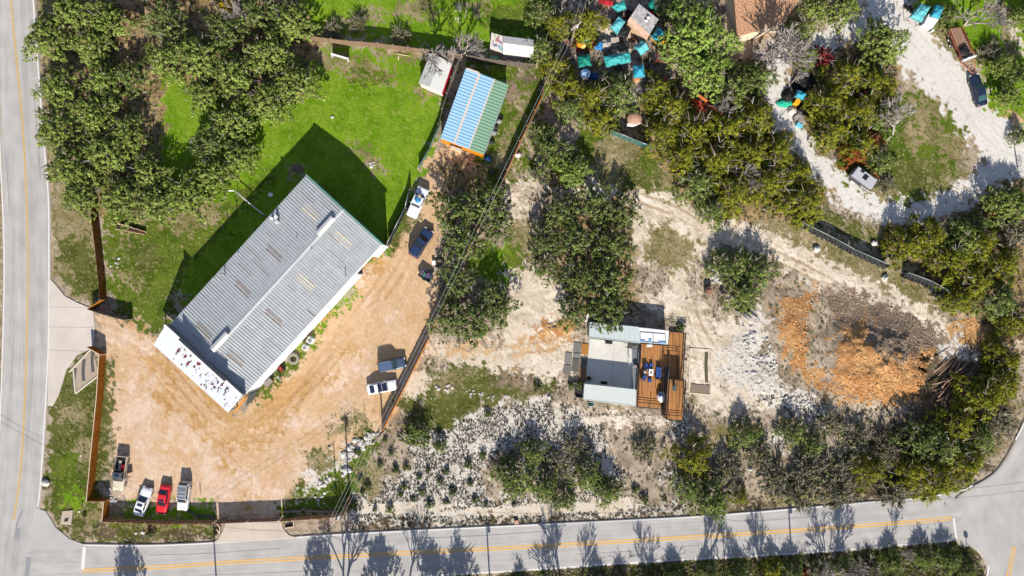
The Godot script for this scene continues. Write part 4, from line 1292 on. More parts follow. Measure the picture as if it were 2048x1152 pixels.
	st = fst(); bx(st, Vector3(0, .35, 1.02), Vector3(.85, .5, .1)); bx(st, Vector3(0, .35, -1.02), Vector3(.85, .5, .1)); obj("armrest", st, M.dark, so)
	gs = G(1302, 745, 1.0)
	var ta := thing("coffee_table", "white rectangular table with dark centre among the blue seats", "table", Vector3(gs.x, .62, gs.z), -.06)
	st = fst(); bx(st, Vector3(0, .42, 0), Vector3(.72, .06, 1.1)); obj("tabletop", st, M.white, ta)
	st = fst(); bx(st, Vector3(0, .457, 0), Vector3(.24, .02, .55)); obj("centre_tray", st, M.dark_grey, ta)
	for s in [[-1, -1], [1, -1], [1, 1], [-1, 1]]:
		st = fst(); bx(st, Vector3(s[0] * .31, .2, s[1] * .5), Vector3(.06, .39, .06)); obj("leg", st, M.white, ta)
	gs = G(1289, 745, 1.0)
	ta = thing("side_table", "small round pale side table between the two blue armchairs", "table", Vector3(gs.x, .62, gs.z))
	st = stb(); torus(st, Vector3(0, .42, 0), .24, .05); obj("rim", st, M.white, ta)
	st = stb(); cyl(st, Vector3(0, .40, 0), .22, .02, 16); cyl(st, Vector3(0, .02, 0), .06, .4, 8); obj("tabletop", st, M.tan, ta)
	st = fst(); bx(st, Vector3.ZERO, Vector3(.85, .05, .5)); bx(st, Vector3(0, -.3, 0), Vector3(.08, .6, .08))
	gs = G(1299, 691, 1.2)
	var sg := obj("white_tray", st, M.white); sg.position = Vector3(gs.x, 1.25, gs.z); tag(sg, "small white tray table at the deck's north railing", "table")
	gs = G(1349, 775, 3.5)
	var gr := thing("deck_chair", "dark teal folding chair alone on the tall narrow deck", "chair", Vector3(gs.x, 3.1, gs.z), .05)
	st = fst(); bx(st, Vector3(0, .4, .2), Vector3(.5, .06, .7)); obj("seat", st, mat(lin(70, 100, 104), .7), gr)
	st = fst(); bx(st, Vector3(0, .7, -.3), Vector3(.5, .7, .06), 0, Basis(Vector3.RIGHT, -.4)); obj("backrest", st, mat(lin(60, 78, 82), .7), gr)
	for s in [[-1, -1], [1, -1], [1, 1], [-1, 1]]:
		st = fst(); bx(st, Vector3(s[0] * .22, .2, .2 + s[1] * .3), Vector3(.05, .4, .05)); obj("leg", st, M.dark, gr)
	gs = G(1325, 795, 1.6)
	var um := thing("cloth_bundle", "white and blue crumpled cloth cover beside the stairs on the deck", "cloth", Vector3(gs.x, .62, gs.z))
	st = stb(); lump(st, Vector3(0, .55, 0), Vector3(.75, .55, .9), 3, 31, .35); obj("white_cloth", st, M.white, um)
	st = stb(); lump(st, Vector3(-.2, .8, -.35), Vector3(.4, .35, .4), 2, 32, .35); obj("blue_cloth", st, M.cushion, um)
	# paving mats, pit and trough west of the courtyard
	var pads := [[1147.5, 684, 1162.5, 686, 1161, 705, 1146, 704, 110], [1163.5, 686.5, 1178, 688.5, 1176, 709, 1162, 707.5, 0], [1131, 704.5, 1144, 706, 1143, 727, 1129, 726, 118], [1128, 729, 1142.5, 730, 1141, 750, 1126, 748, 104], [1147, 706, 1161, 707.5, 1160, 716, 1146, 715, 120], [1146, 717, 1159, 718, 1157, 744, 1143, 742, 84], [1161, 717, 1174, 719, 1172, 733, 1160, 732, 90], [1160, 735, 1172, 736, 1171, 766, 1157, 765, 112]]
	var where := ["grey rubber mat at the north end of the mats west of the courtyard", "orange brown mat touching the courtyard slab's corner", "grey mat, uppermost of the outer row beside the limestone", "darker grey mat at the lower end of the outer row", "narrow grey mat below the northernmost mat", "dark mat in the middle of the inner row", "small dark brown mat beside the slab", "rusty brown mat near the dark pit"]
	for i in pads.size():
		var k: Array = pads[i]
		st = fst()
		st.set_color(lin(190, 134, 74) if i == 1 else (lin(150, 116, 90) if i == 7 else lin(k[8] + 30, k[8] + 28, k[8] + 24)))
		slab(st, poly3(k.slice(0, 8)), .0, .10 + i * .012)
		tag(obj("ground_mat", st, M.mat_rubber), where[i], "mat", "mats beside the courtyard")
	st = fst()
	slab(st, poly3([1148, 768, 1166, 770, 1164.5, 796, 1151, 793]), -.05, .14)
	struct("pit_shade_slab", st, M.dark)  # black slab, its colour standing for the shade in the pit
	r = thing("timber_edging", "low timber frame around the dark pit west of the south container", "frame")
	st = fst()
	for k in [[1146, 766, 1172, 770], [1148, 794, 1165, 798], [1147, 766, 1149, 794]]:
		beam(st, G(k[0], k[1], .4), G(k[2], k[3], .4), .12, .3)
	obj("beam", st, mat(lin(150, 136, 124)), r)
	r = thing("water_trough", "oval metal water trough with dark water by the south container's corner", "trough", G(1181, 807.5))
	st = stb()
	torus(st, Vector3(0, .5, 0), .5, .05, Vector3.UP, 24, 6); obj("rim", st, M.steel, r)
	st = stb(); cyl(st, Vector3(0, .05, 0), .46, .42, 24, .5); obj("tank", st, mat(Color(.02, .04, .035), .05), r)
	r.scale = Vector3(1.15, 1, .75)
	# excavated footing
	r = thing("concrete_footing", "long pale concrete footing frame set in the ground east of the decks", "footing")
	st = fst()
	for k in [[1380, 697, 1423, 700], [1423, 700, 1421, 790], [1421, 790, 1378, 786], [1380, 697, 1378, 786]]:
		beam(st, G(k[0], k[1], .0), G(k[2], k[3], .0), .2, .2)
	obj("footing_beam", st, mat(lin(222, 208, 188), .9), r)
	st = fst()
	slab(st, poly3([1382, 768, 1420, 771, 1418, 787, 1380, 784]), -.05, .12)
	obj("grey_base", st, mat(lin(140, 126, 112), .9), r)
	st = fst(); ribbon(st, curve([1413, 706, 1412, 730, 1413, 765]), .5, .13); obj("open_trench", st, mat(Color(.07, .06, .035), .95), r)
func lump(st: SurfaceTool, c: Vector3, s: Vector3, level: int, sd: int, rough: float) -> void:   # a rough rounded body
	var no := FastNoiseLite.new()
	no.seed = sd; no.frequency = .9
	var n := 3 + level * 2
	var at := func(i: int, j: int) -> Vector3:
		var a := TAU * float(i % (2 * n)) / (2 * n)
		var b := PI * j / n - PI / 2
		var d := Vector3(cos(a) * cos(b), sin(b), sin(a) * cos(b))
		return c + d * s * (1.0 + rough * no.get_noise_3dv(d * 1.7))
	for i in 2 * n:
		for j in n:
			quad(st, at.call(i, j), at.call(i, j + 1), at.call(i + 1, j + 1), at.call(i + 1, j))
# ---------------------------------------------------------------- fences
func fence(called: String, label: String, pts: Array, h: float, tone: Color, o := {}) -> Node3D:
	# pts: places of the fence's foot, in map units
	var r := thing(called, label, o.get("category", "fence"), Vector3.ZERO, 0, o.get("group", ""))
	var bw: float = o.get("board", .145)
	var inner: int = o.get("inner", 1)             # the side that carries posts and rails
	var post_m: Material = o.get("post", mat(lin(220, 196, 168), .8))
	for i in range(0, pts.size() - 2, 2):
		var a := G(pts[i], pts[i + 1])
		var b := G(pts[i + 2], pts[i + 3])
		var ln := (b - a).length()
		var n := maxi(1, roundi(ln / o.get("span", 2.45)))
		var d := (b - a) / n
		var turn := -atan2(d.z, d.x)
		var side := d.normalized().cross(Vector3.UP) * inner
		for k in n:
			var p := a + d * k
			var st := fst()
			var m := int(d.length() / (bw + .004))
			for e in m:
				var q := p + d * ((e + .5) / m)
				var v := rr(.78, 1.12)
				st.set_color(Color(tone.r * v, tone.g * v, tone.b * v))
				var hh := h + rr(-.03, .03)
				bx(st, q + Vector3(0, hh / 2, 0), Vector3(bw, hh, .022), turn)
			obj("panel", st, M.wood, r)
			if o.get("rails", true):
				st = fst()
				for e in [.18, .55, .92]:
					beam(st, p + side * .035 + Vector3(0, h * e, 0), p + d + side * .035 + Vector3(0, h * e, 0), .05, .09)
				obj("rail", st, post_m, r)
		for k in n + 1:
			if k < n or i == pts.size() - 4:
				var st := fst()
				bx(st, a + d * k + side * .09 + Vector3(0, h / 2 + .02, 0), Vector3(.1, h + .04, .1), turn)
				obj("post", st, post_m, r)
		if o.get("cap", false):
			var st := fst()
			beam(st, a + Vector3(0, h + .035, 0), b + Vector3(0, h + .035, 0), .13, .03)
			obj("cap_rail", st, post_m, r)
	return r
func screen_fence(called: String, label: String, pts: Array, h: float, m: Material, folds := 0.0, rail: Material = null) -> void:
	var r := thing(called, label, "fence")
	for i in range(0, pts.size() - 2, 2):
		var a := G(pts[i], pts[i + 1])
		var b := G(pts[i + 2], pts[i + 3])
		var n := maxi(2, int((b - a).length() / .3))
		var st := fst()
		var sd := (b - a).normalized().cross(Vector3.UP)
		var off := func(t: float, y: float) -> Vector3: return a.lerp(b, t) + sd * (folds * (1.0 - y) * (1.0 + .5 * sin(t * 41.0 + y * 9.0)) + .06 * sin(t * 57.0)) + Vector3(0, y * h, 0)
		for k in n:
			for e in 4:
				var t0 := float(k) / n
				var t1 := float(k + 1) / n
				quad(st, off.call(t0, e / 4.0), off.call(t0, (e + 1) / 4.0), off.call(t1, (e + 1) / 4.0), off.call(t1, e / 4.0))
				var g := sd * .02
				quad(st, off.call(t1, e / 4.0) + g, off.call(t1, (e + 1) / 4.0) + g, off.call(t0, (e + 1) / 4.0) + g, off.call(t0, e / 4.0) + g)
		obj("screen", st, m, r)
		st = stb()
		tube(st, [a + Vector3(0, h, 0), b + Vector3(0, h, 0)], [.045, .045], 6)
		obj("top_rail", st, rail if rail else M.steel, r)
		var m2 := maxi(1, roundi((b - a).length() / 3.0))
		for k in m2 + 1:
			st = stb()
			cyl(st, a.lerp(b, float(k) / m2) + sd * .05, .045, h + .08, 6)
			obj("post", st, rail if rail else M.steel, r)
func build_fences() -> void:
	rng.seed = 9
	var cedar := lin(196, 122, 48)
	var brown := lin(160, 100, 44)
	var grey := lin(158, 134, 112)
	fence("wooden_fence", "brown wooden privacy fence with pale posts along the west verge, above the driveway", [193, 412, 204, 500, 214, 599], 1.95, brown, {"group": "wooden fences round the yard"})
	fence("fence_gate_leaf", "short bright orange fence leaf angled out to the west driveway", [213, 600, 188, 618], 1.9, cedar, {"category": "gate"})
	fence("wooden_fence", "dark brown fence run slanting along the driveway's upper edge to the grass", [188, 618, 228, 631, 265, 640], 1.9, lin(120, 84, 60), {"group": "wooden fences round the yard", "inner": -1})
	fence("wooden_fence", "short orange fence piece joining the west driveway to the long fence below it", [186, 692, 213, 707], 1.9, cedar, {"group": "wooden fences round the yard", "cap": true})
	fence("wooden_fence", "long orange-brown fence with pale cap along the verge, below the driveway", [212, 708, 207, 790, 196, 900, 187, 996], 1.95, cedar, {"group": "wooden fences round the yard", "cap": true})
	fence("wooden_fence", "short fence return beside the tan pickup's nose and pile of stones", [187, 996, 221, 996], 1.9, cedar, {"group": "wooden fences round the yard"})
	fence("wooden_fence", "orange fence corner piece between the stones and the three parked cars", [221, 997, 217, 1036], 1.9, cedar, {"group": "wooden fences round the yard", "cap": true})
	fence("wooden_fence", "long orange fence behind the three parked cars, facing the lower road", [217, 1036, 330, 1041, 434, 1040], 1.95, cedar, {"group": "wooden fences round the yard", "inner": -1})
	for k in [[439, 1040, 502, 1037, "brown plank gate leaf nearer the parked cars, at the paved apron"], [503, 1037, 563, 1035, "brown plank gate leaf farther from the parked cars, at the paved apron"]]:
		fence("plank_gate", k[4], k.slice(0, 4), 1.9, lin(140, 92, 60), {"category": "gate", "span": 6.0, "inner": -1, "group": "gate leaves at the apron"})
	fence("wooden_fence", "orange fence between the plank gate and the wired power pole", [567, 1035, 630, 1031, 689, 1026], 1.95, cedar, {"group": "wooden fences round the yard", "inner": -1})
	fence("wooden_fence", "short orange fence return at the power pole, facing the limestone slope", [690, 1026, 702, 992], 1.9, cedar, {"group": "wooden fences round the yard", "inner": -1})
	fence("wooden_fence", "tall orange diagonal fence from the boulders up beside the blue and white cars", [766, 862, 812, 772, 859, 677], 2.2, lin(250, 164, 76), {"group": "wooden fences round the yard", "inner": -1, "post": M.grey})
	fence("wooden_fence", "orange diagonal fence hidden under the oaks, beside the overhead wires", [862, 668, 905, 572, 950, 470, 1003, 372], 2.2, lin(244, 156, 74), {"group": "wooden fences round the yard", "inner": -1})
	fence("wooden_fence", "rust orange diagonal fence beside the striped shed's grass strip", [1003, 372, 1040, 288, 1084, 197, 1090, 165], 2.2, lin(226, 132, 66), {"group": "wooden fences round the yard", "inner": -1})
	fence("wooden_fence", "weathered grey-brown plank fence between the lawn and the field", [440, 42, 540, 62, 600, 77, 640, 84, 698, 91, 760, 96, 850, 108, 925, 118], 2.3, grey, {"group": "plank fences by the field", "inner": -1, "rails": false})
	fence("wooden_fence", "dark grey plank fence behind the striped shed and white shed", [934, 119, 1000, 130, 1072, 137], 2.3, lin(126, 116, 110), {"group": "plank fences by the field", "inner": -1, "rails": false})
	fence("wooden_fence", "short tan plank fence in the wood's clearing beside the west road", [200, 22, 245, 20, 290, 36], 1.8, grey, {"group": "plank fences by the field", "rails": false})
	fence("wooden_fence", "low grey board fence between the red shed and striped shed", [921, 117, 904, 160, 886, 222, 879, 252], 1.5, lin(140, 134, 128), {"rails": false})
	screen_fence("screen_fence", "teal green mesh screen fence running down from the striped shed", [880, 254, 862, 298, 840, 338], 1.6, mat(lin(72, 112, 112), .7), .12, mat(lin(120, 160, 160), .5))
	screen_fence("screen_fence", "dark mesh fence with grey rails from the workshop corner to white truck", [778, 490, 792, 462, 814, 418], 2.3, M.screen, .03)
	screen_fence("screen_gate", "open wire gate with dark screen beside the white truck", [814, 417, 822, 382], 2.2, M.screen, .03)
	screen_fence("screen_fence", "short dark green screen fence below the camper roof at the junipers' edge", [1218, 266, 1262, 284, 1302, 300], 2.3, M.screen_green, .06)
	screen_fence("screen_fence", "upper run of black draped silt screen beside the haul track", [1592, 444, 1660, 478, 1700, 500, 1772, 532], 1.7, M.screen_black, .5, mat(lin(180, 200, 190), .6))
	screen_fence("screen_fence", "lower run of black draped silt screen ending at the junipers", [1806, 546, 1850, 562, 1896, 588], 1.8, M.screen_black, .75, mat(lin(200, 205, 200), .6))
	# wire fence at the wood's edge
	var r := thing("wire_fence", "wire fence with a white top rail between the wood and the workshop", "fence")
	var a := G(468, 381, 1.5)
	var b := G(526, 429, 1.5)
	var st := stb()
	tube(st, [a, b], [.08, .08], 8); tube(st, [a, G(455, 381, 1.5), G(444, 379, 1.5)], [.12, .14, .1], 8)
	obj("top_rail", st, M.white, r)
	for t in [0.0, .33, .66, 1.0]:
		st = stb()
		var p := a.lerp(b, t)
		cyl(st, Vector3(p.x, 0, p.z), .05, 1.55, 6); obj("post", st, M.steel, r)
	st = fst()
	for k in 8:
		beam(st, Vector3(a.x, .15 + k * .17, a.z), Vector3(b.x, .15 + k * .17, b.z), .008, .008)
	obj("wires", st, M.wire, r)
# ---------------------------------------------------------------- vehicles
func loft(st: SurfaceTool, rings: Array) -> void:
	var n: int = rings[0].size()
	for i in rings.size() - 1:
		for k in n - 1:
			quad(st, rings[i][k], rings[i][k + 1], rings[i + 1][k + 1], rings[i + 1][k])
	for e in [0, -1]:
		var ring: Array = rings[e]
		var c := Vector3.ZERO
		for p in ring:
			c += p / n
		for k in n - 1:
			if e == 0:
				st.add_vertex(c); st.add_vertex(ring[k + 1]); st.add_vertex(ring[k])
			else:
				st.add_vertex(c); st.add_vertex(ring[k]); st.add_vertex(ring[k + 1])
func hull_ring(z: float, w: float, top: float, bot: float, crown: float) -> Array:
	var o := []
	for k in [[-.98, bot], [-1.0, lerpf(bot, top, .45)], [-.985, lerpf(bot, top, .8)], [-.93, top - .03], [-.8, top + crown * .45], [-.45, top + crown * .85], [0, top + crown], [.45, top + crown * .85], [.8, top + crown * .45], [.93, top - .03], [.985, lerpf(bot, top, .8)], [1.0, lerpf(bot, top, .45)], [.98, bot]]:
		o.append(Vector3(k[0] * w, k[1], z))
	return o
func face_point(q: Array, u: float, v: float) -> Vector3:
	return q[0].lerp(q[1], u).lerp(q[3].lerp(q[2], u), v)
func pane(q: Array, m: Material, called: String, r: Node3D, u0: float, u1: float, v0: float, v1: float, lift := .012) -> void:
	var nrm: Vector3 = (q[3] - q[0]).cross(q[1] - q[0]).normalized()
	var c: Vector3 = (q[0] + q[1] + q[2] + q[3]) / 4
	if nrm.dot(c - Vector3(0, .8, 0)) < 0:
		nrm = -nrm
	var st := fst()
	var p := [face_point(q, u0, v0), face_point(q, u1, v0), face_point(q, u1, v1), face_point(q, u0, v1)]
	for i in 4:
		p[i] = p[i] + nrm * lift
	var b := []
	for i in 4:
		b.append(p[i] - nrm * (lift + .01))
	quad(st, p[0], p[1], p[2], p[3])
	for i in 4:
		quad(st, p[i], b[i], b[(i + 1) % 4], p[(i + 1) % 4])
	obj(called, st, m, r)
func car(label: String, cat: String, at: Vector3, turn: float, paint: Material, o: Dictionary) -> Node3D:
	# nose towards -z
	var r := thing(o.get("name", "parked_car"), label, cat, at, turn, o.get("group", ""))
	var Ln: float = o.get("len", 4.7)
	var W: float = o.get("wid", 1.84) / 2
	var Ht: float = o.get("h", 1.45)
	var belt: float = o.get("belt", .95)
	var kind: String = o.get("kind", "sedan")
	var c0: float = o.get("cowl", -.18) * Ln       # where the windscreen starts
	var c1: float = o.get("tail", .36) * Ln        # where the rear glass ends
	var r0: float = o.get("roof0", -.03) * Ln
	var r1: float = o.get("roof1", .20) * Ln
	var hood: float = o.get("hood", belt - .08)
	var end_h: float = o.get("end", belt)
	var bed: float = o.get("bed", .0) * Ln
	var rings := []
	var prof := [[-.5, .66, .56, .30, .01], [-.485, .84, hood - .14, .24, .03], [-.45, .93, hood - .05, .2, .05], [-.36, .985, hood - .01, .2, .06], [-.22, 1.0, hood + .03, .2, .05]]
	for p in prof:
		rings.append(hull_ring(p[0] * Ln, p[1] * W, p[2], p[3], p[4]))
	rings.append(hull_ring(c0 + .12, W, belt, .2, .02))
	if kind == "pickup":
		rings.append(hull_ring(c1 - .02, W, belt, .22, .01))
		rings.append(hull_ring(c1, W, belt * .62, .22, .0))
	else:
		for t in [.25, .5, .75]:
			rings.append(hull_ring(lerpf(c0, c1, t), W, belt, .2, .02))
		rings.append(hull_ring(c1, W * .99, end_h, .22, .03))
		rings.append(hull_ring(lerpf(c1, Ln * .47, .6), W * .95, end_h - .01, .22, .05))
		rings.append(hull_ring(.475 * Ln, W * .90, end_h - .09, .24, .04))
		rings.append(hull_ring(.494 * Ln, W * .82, end_h - .22, .3, .02))
		rings.append(hull_ring(.5 * Ln, W * .76, .62, .32, .0))
	if kind == "pickup":
		rings.append(hull_ring(.5 * Ln, W * .98, belt * .62, .3, 0.0))
	var st := stb()
	loft(st, rings)
	obj("body", st, paint, r)
	if kind == "pickup":                          # open cargo bed
		st = fst()
		var zc := (c1 + .5 * Ln) / 2
		var bl := .5 * Ln - c1
		for s in [-1, 1]:
			bx(st, Vector3(s * (W - .05), belt * .78, zc), Vector3(.1, belt * .42, bl))
		bx(st, Vector3(0, belt * .78, .5 * Ln - .04), Vector3(2 * W - .2, belt * .42, .08))
		bx(st, Vector3(0, belt * .78, c1 + .04), Vector3(2 * W - .2, belt * .42, .08))
		obj("bed_walls", st, paint, r)
		st = fst(); bx(st, Vector3(0, belt * .64, zc), Vector3(2 * W - .22, .03, bl - .16)); obj("bed_liner", st, M.black, r)
	# cabin
	var wb := W * .93
	var wr: float = W * o.get("taper", .76)
	var lo := [Vector3(-wb * .93, belt + .005, c0), Vector3(wb * .93, belt + .005, c0), Vector3(wb * .95, end_h + .005 if kind != "pickup" else belt, c1), Vector3(-wb * .95, end_h + .005 if kind != "pickup" else belt, c1)]
	var hi := [Vector3(-wr * .96, Ht - .03, r0), Vector3(wr * .96, Ht - .03, r0), Vector3(wr * .96, Ht - .05, r1), Vector3(-wr * .96, Ht - .05, r1)]
	st = fst()
	hexa(st, lo, hi)
	obj("cabin", st, o.get("cabin", paint), r)
	st = stb()                                    # rounded roof skin
	var rows := []
	for i in 7:
		var t := i / 6.0
		var row := []
		for k in 9:
			var u := k / 4.0 - 1.0
			var p := (hi[0] as Vector3).lerp(hi[3], t)
			row.append(Vector3(wr * .99 * u, Ht - .035 + .055 * (1.0 - u * u * u * u) * (1.0 - pow(absf(t * 2 - 1), 4) * .8), p.z))
		rows.append(row)
	for i in 6:
		for k in 8:
			quad(st, rows[i][k], rows[i][k + 1], rows[i + 1][k + 1], rows[i + 1][k])
	obj("roof", st, o.get("roof", paint), r)
	var gl: Material = o.get("glass", M.glass)
	pane([lo[0], lo[1], hi[1], hi[0]], gl, "windscreen", r, .05, .95, .06, .94)
	pane([lo[3], lo[2], hi[2], hi[3]], gl, "rear_window", r, .07, .93, .12, .9)
	for s in [[lo[0], lo[3], hi[3], hi[0]], [lo[1], lo[2], hi[2], hi[1]]]:
		var cuts: Array = o.get("side_panes", [[.10, .47], [.51, .88]])
		for c in cuts:
			pane(s, M.glass, "side_window", r, c[0], c[1], .1, .84)
	var zm := (r0 + r1) / 2
	if o.has("sunroof"):
		for sr in o.sunroof:
			st = fst()
			bx(st, Vector3(0, Ht + .018, lerpf(r0, r1, sr[0])), Vector3(wr * 2 * sr[2], .02, (r1 - r0) * sr[1]))
			obj("sunroof", st, o.get("sunglass", M.glass_blue), r)
	if o.get("rack", false):
		for s in [-1, 1]:
			st = fst(); beam(st, Vector3(s * wr * .92, Ht + .06, r0 + .2), Vector3(s * wr * .92, Ht + .06, r1 - .1), .05, .05)
			for t in [.1, .5, .9]:
				bx(st, Vector3(s * wr * .92, Ht + .02, lerpf(r0 + .2, r1 - .1, t)), Vector3(.04, .08, .1))
			obj("roof_rail", st, M.steel if not o.get("dark_rack", false) else M.black, r)
	var wheel_r: float = o.get("wheel", .33)
	var ax: Array = o.get("axles", [-.31, .29])
	for s in [-1, 1]:
		for z in ax:
			var wn := Node3D.new(); wn.name = "wheel"; r.add_child(wn, true)
			wn.position = Vector3(s * (W - .1), wheel_r, z * Ln)
			st = stb(); tube(st, [Vector3(-.12, 0, 0), Vector3(-.1, 0, 0), Vector3(.1, 0, 0), Vector3(.12, 0, 0)], [wheel_r * .9, wheel_r, wheel_r, wheel_r * .9], 18)
			obj("tyre", st, M.rubber, wn)
			st = stb(); tube(st, [Vector3(s * .10, 0, 0), Vector3(s * .128, 0, 0)], [wheel_r * .66, wheel_r * .6], 14); obj("rim", st, M.steel, wn)
		st = stb()
		lump(st, Vector3(s * (W + .08), belt + .05, c0 + .28), Vector3(.12, .08, .06), 1, 3, .0)
		obj("wing_mirror", st, o.get("mirror", paint), r)
		st = fst(); bx(st, Vector3(s * W * .68, hood - .17, -.485 * Ln), Vector3(W * .38, .12, .12), -s * .35); obj("headlight", st, M.lamp_glass, r)
		st = fst(); bx(st, Vector3(s * W * .72, minf(end_h, belt) - .16, .488 * Ln), Vector3(W * .3, .12, .1), s * .25); obj("taillight", st, M.tail, r)
	st = fst(); bx(st, Vector3(0, .55, -.498 * Ln), Vector3(W * .8, .16, .06)); obj("grille", st, M.black, r)
	st = fst(); bx(st, Vector3(0, belt + .005, c0 - .03), Vector3(wb * 1.7, .02, .12)); obj("wiper_cowl", st, M.black, r)
	return r
func facing(x0: float, y0: float, x1: float, y1: float) -> Array:    # from tail to nose on the map -> place, turn and length
	var a := G(x0, y0, .8)
	var b := G(x1, y1, .8)
	var d := b - a
	return [Vector3((a.x + b.x) / 2, .0, (a.z + b.z) / 2), atan2(-d.x, -d.z), d.length()]
func paint_mat(c: Color, rough := .35) -> StandardMaterial3D:
	var m := mat(c, rough, 0.0, .5)
	m.clearcoat_enabled = true; m.clearcoat = .6; m.clearcoat_roughness = .1
	return m
func build_vehicles() -> void:
	var white := paint_mat(lin(246, 248, 250))
	var f := facing(275, 1032, 295, 975)
	car("white sedan with dark sunroof, parked nose to the yard left of the red sedan", "car", f[0], f[1], white, {"len": f[2], "sunroof": [[.45, .4, .62]], "glass": M.glass_blue, "group": "cars parked at the fence"})
	f = facing(331, 970, 321, 1029)
	car("bright red sedan with dark sunroof, parked between the white sedan and silver wagon", "car", f[0], f[1], paint_mat(lin(232, 22, 34)), {"len": f[2], "sunroof": [[.2, .34, .62]], "glass": M.glass, "group": "cars parked at the fence"})
	f = facing(370, 963, 364, 1021)
	car("silver wagon with white bonnet, roof rails and glass roof, beside the red sedan", "car", f[0], f[1], paint_mat(lin(236, 238, 240)), {"len": f[2], "kind": "suv", "h": 1.68, "belt": 1.04, "tail": .475, "roof1": .41, "roof0": -.06, "cowl": -.2, "end": 1.02, "rack": true, "roof": paint_mat(lin(170, 176, 184)), "sunroof": [[.12, .16, .8], [.38, .18, .8], [.7, .32, .85]], "sunglass": mat(lin(120, 124, 132), .15), "side_panes": [[.1, .36], [.39, .64], [.67, .9]], "taper": .82, "group": "cars parked at the fence"})
	f = facing(244, 912, 236, 981)
	var pk := car("tan pickup truck with dark open bed and an opened door by the orange fence", "pickup truck", f[0], f[1], paint_mat(lin(214, 206, 184)), {"name": "pickup_truck", "len": f[2], "wid": 1.9, "kind": "pickup", "h": 1.78, "belt": 1.12, "cowl": -.2, "roof0": -.1, "roof1": .06, "tail": .09, "wheel": .4, "taper": .82, "roof": paint_mat(lin(84, 88, 94)), "cabin": paint_mat(lin(120, 120, 116)), "sunroof": [[.5, .6, .45]], "sunglass": M.glass_blue, "side_panes": [[.12, .5], [.54, .9]]})
	var st := fst()
	bx(st, Vector3(-1.35, .85, -.55), Vector3(.9, .9, .08), .35); obj("open_door", st, M.grey, pk)
	st = fst()
	for s in [-1, 1]:
		beam(st, Vector3(s * .88, 1.35, .6), Vector3(s * .88, 1.35, 2.6), .06, .06)
	for z in [.6, 1.5, 2.6]:
		beam(st, Vector3(-.88, 1.35, z), Vector3(.88, 1.35, z), .06, .06)
	obj("bed_rack", st, M.black, pk)
	var g := G(243, 936, 1.0)
	st = fst(); bx(st, Vector3(0, .2, 0), Vector3(.5, .4, 1.0), -.1)
	var bag := obj("red_toolbox", st, mat(lin(226, 20, 40), .5)); bag.position = Vector3(g.x + .25, .74, g.z); tag(bag, "bright red box lying in the tan pickup's bed", "box")
	g = G(240, 932, 1.0)
	st = fst()
	for i in 3:
		bx(st, Vector3(i * .16, .08, 0), Vector3(.1, .12, 1.5), -.1)
	var bd := obj("boards", st, mat(lin(210, 200, 190), .8)); bd.position = Vector3(g.x - .25, .74, g.z - .1); tag(bd, "few pale boards beside the red box in the pickup bed", "boards")
	f = facing(755, 735, 811, 724)
	car("dark blue estate car with silver roof rails, upper of two beside the diagonal fence", "car", f[0], f[1], paint_mat(lin(66, 84, 112)), {"len": f[2], "kind": "suv", "h": 1.72, "belt": 1.06, "tail": .47, "roof1": .42, "cowl": -.17, "roof0": -.04, "end": 1.04, "rack": true, "glass": M.glass_teal, "side_panes": [[.1, .36], [.39, .64], [.67, .9]], "taper": .83, "roof": paint_mat(lin(84, 104, 138)), "group": "cars beside the diagonal fence"})
	f = facing(733, 780, 793, 769)
	car("white fastback car with black glass roof, lower of two beside the diagonal fence", "car", f[0], f[1], white, {"len": f[2], "h": 1.45, "roof": paint_mat(lin(246, 248, 250)), "sunroof": [[.28, .55, .9]], "glass": M.glass_blue, "cowl": -.19, "tail": .40, "roof1": .2, "group": "cars beside the diagonal fence"})
	f = facing(825, 513, 859, 459)
	car("long midnight blue estate wagon parked by the oaks on the yard track", "car", f[0], f[1], paint_mat(lin(30, 50, 92)), {"len": f[2], "wid": 2.0, "kind": "suv", "h": 1.85, "belt": 1.15, "tail": .475, "roof1": .43, "cowl": -.2, "roof0": -.1, "end": 1.12, "sunroof": [[.36, .3, .72]], "sunglass": M.glass, "glass": M.glass_blue, "dark_rack": true, "rack": true, "side_panes": [[.08, .32], [.35, .6], [.63, .9]], "taper": .84, "wheel": .39})
	f = facing(848, 377, 822, 434)
	var wt := car("white utility truck with blue tarps on its roof, beside the screen fence", "truck", f[0], f[1], white, {"name": "utility_truck", "len": f[2], "wid": 1.95, "kind": "pickup", "h": 1.75, "belt": 1.15, "cowl": -.13, "roof0": -.07, "roof1": .19, "tail": .22, "wheel": .38, "taper": .86, "glass": M.glass_blue, "side_panes": [[.12, .55], [.6, .9]]})
	st = fst(); bx(st, Vector3(0, 1.17, .37 * f[2]), Vector3(1.75, .06, 1.1)); obj("bed_cover", st, mat(lin(226, 234, 246), .5), wt)
	for k in [[836, 399, .55, .3, .5, "blue crumpled tarp on the white truck's roof", "blue_tarp", M.blue_tarp], [838, 396, .4, .2, .7, "tan sacks on the white truck's roof beside the blue tarp", "sacks", mat(lin(220, 196, 176), .9)]]:
		g = G(k[0], k[1], 1.9)
		st = stb(); lump(st, Vector3(0, 0, 0), Vector3(k[2], k[3], k[4]), 3, int(k[0]), .4)
		var q := obj(k[6], st, k[7]); q.position = Vector3(g.x, 1.9, g.z); tag(q, k[5], "tarp")
	f = facing(1966, 211, 1948, 149)
	car("black-blue sedan parked on grass beside the white gravel drive, below the trailer", "car", f[0], f[1], paint_mat(lin(20, 36, 66)), {"len": f[2], "glass": M.glass_teal, "tail": .38, "roof1": .18})
	# flatbed trailer
	var t := thing("flatbed_trailer", "rusty brown flatbed trailer with raised ramp gate by the gravel drive", "trailer", Vector3.ZERO)
	var A := G(1895, 58, .8)
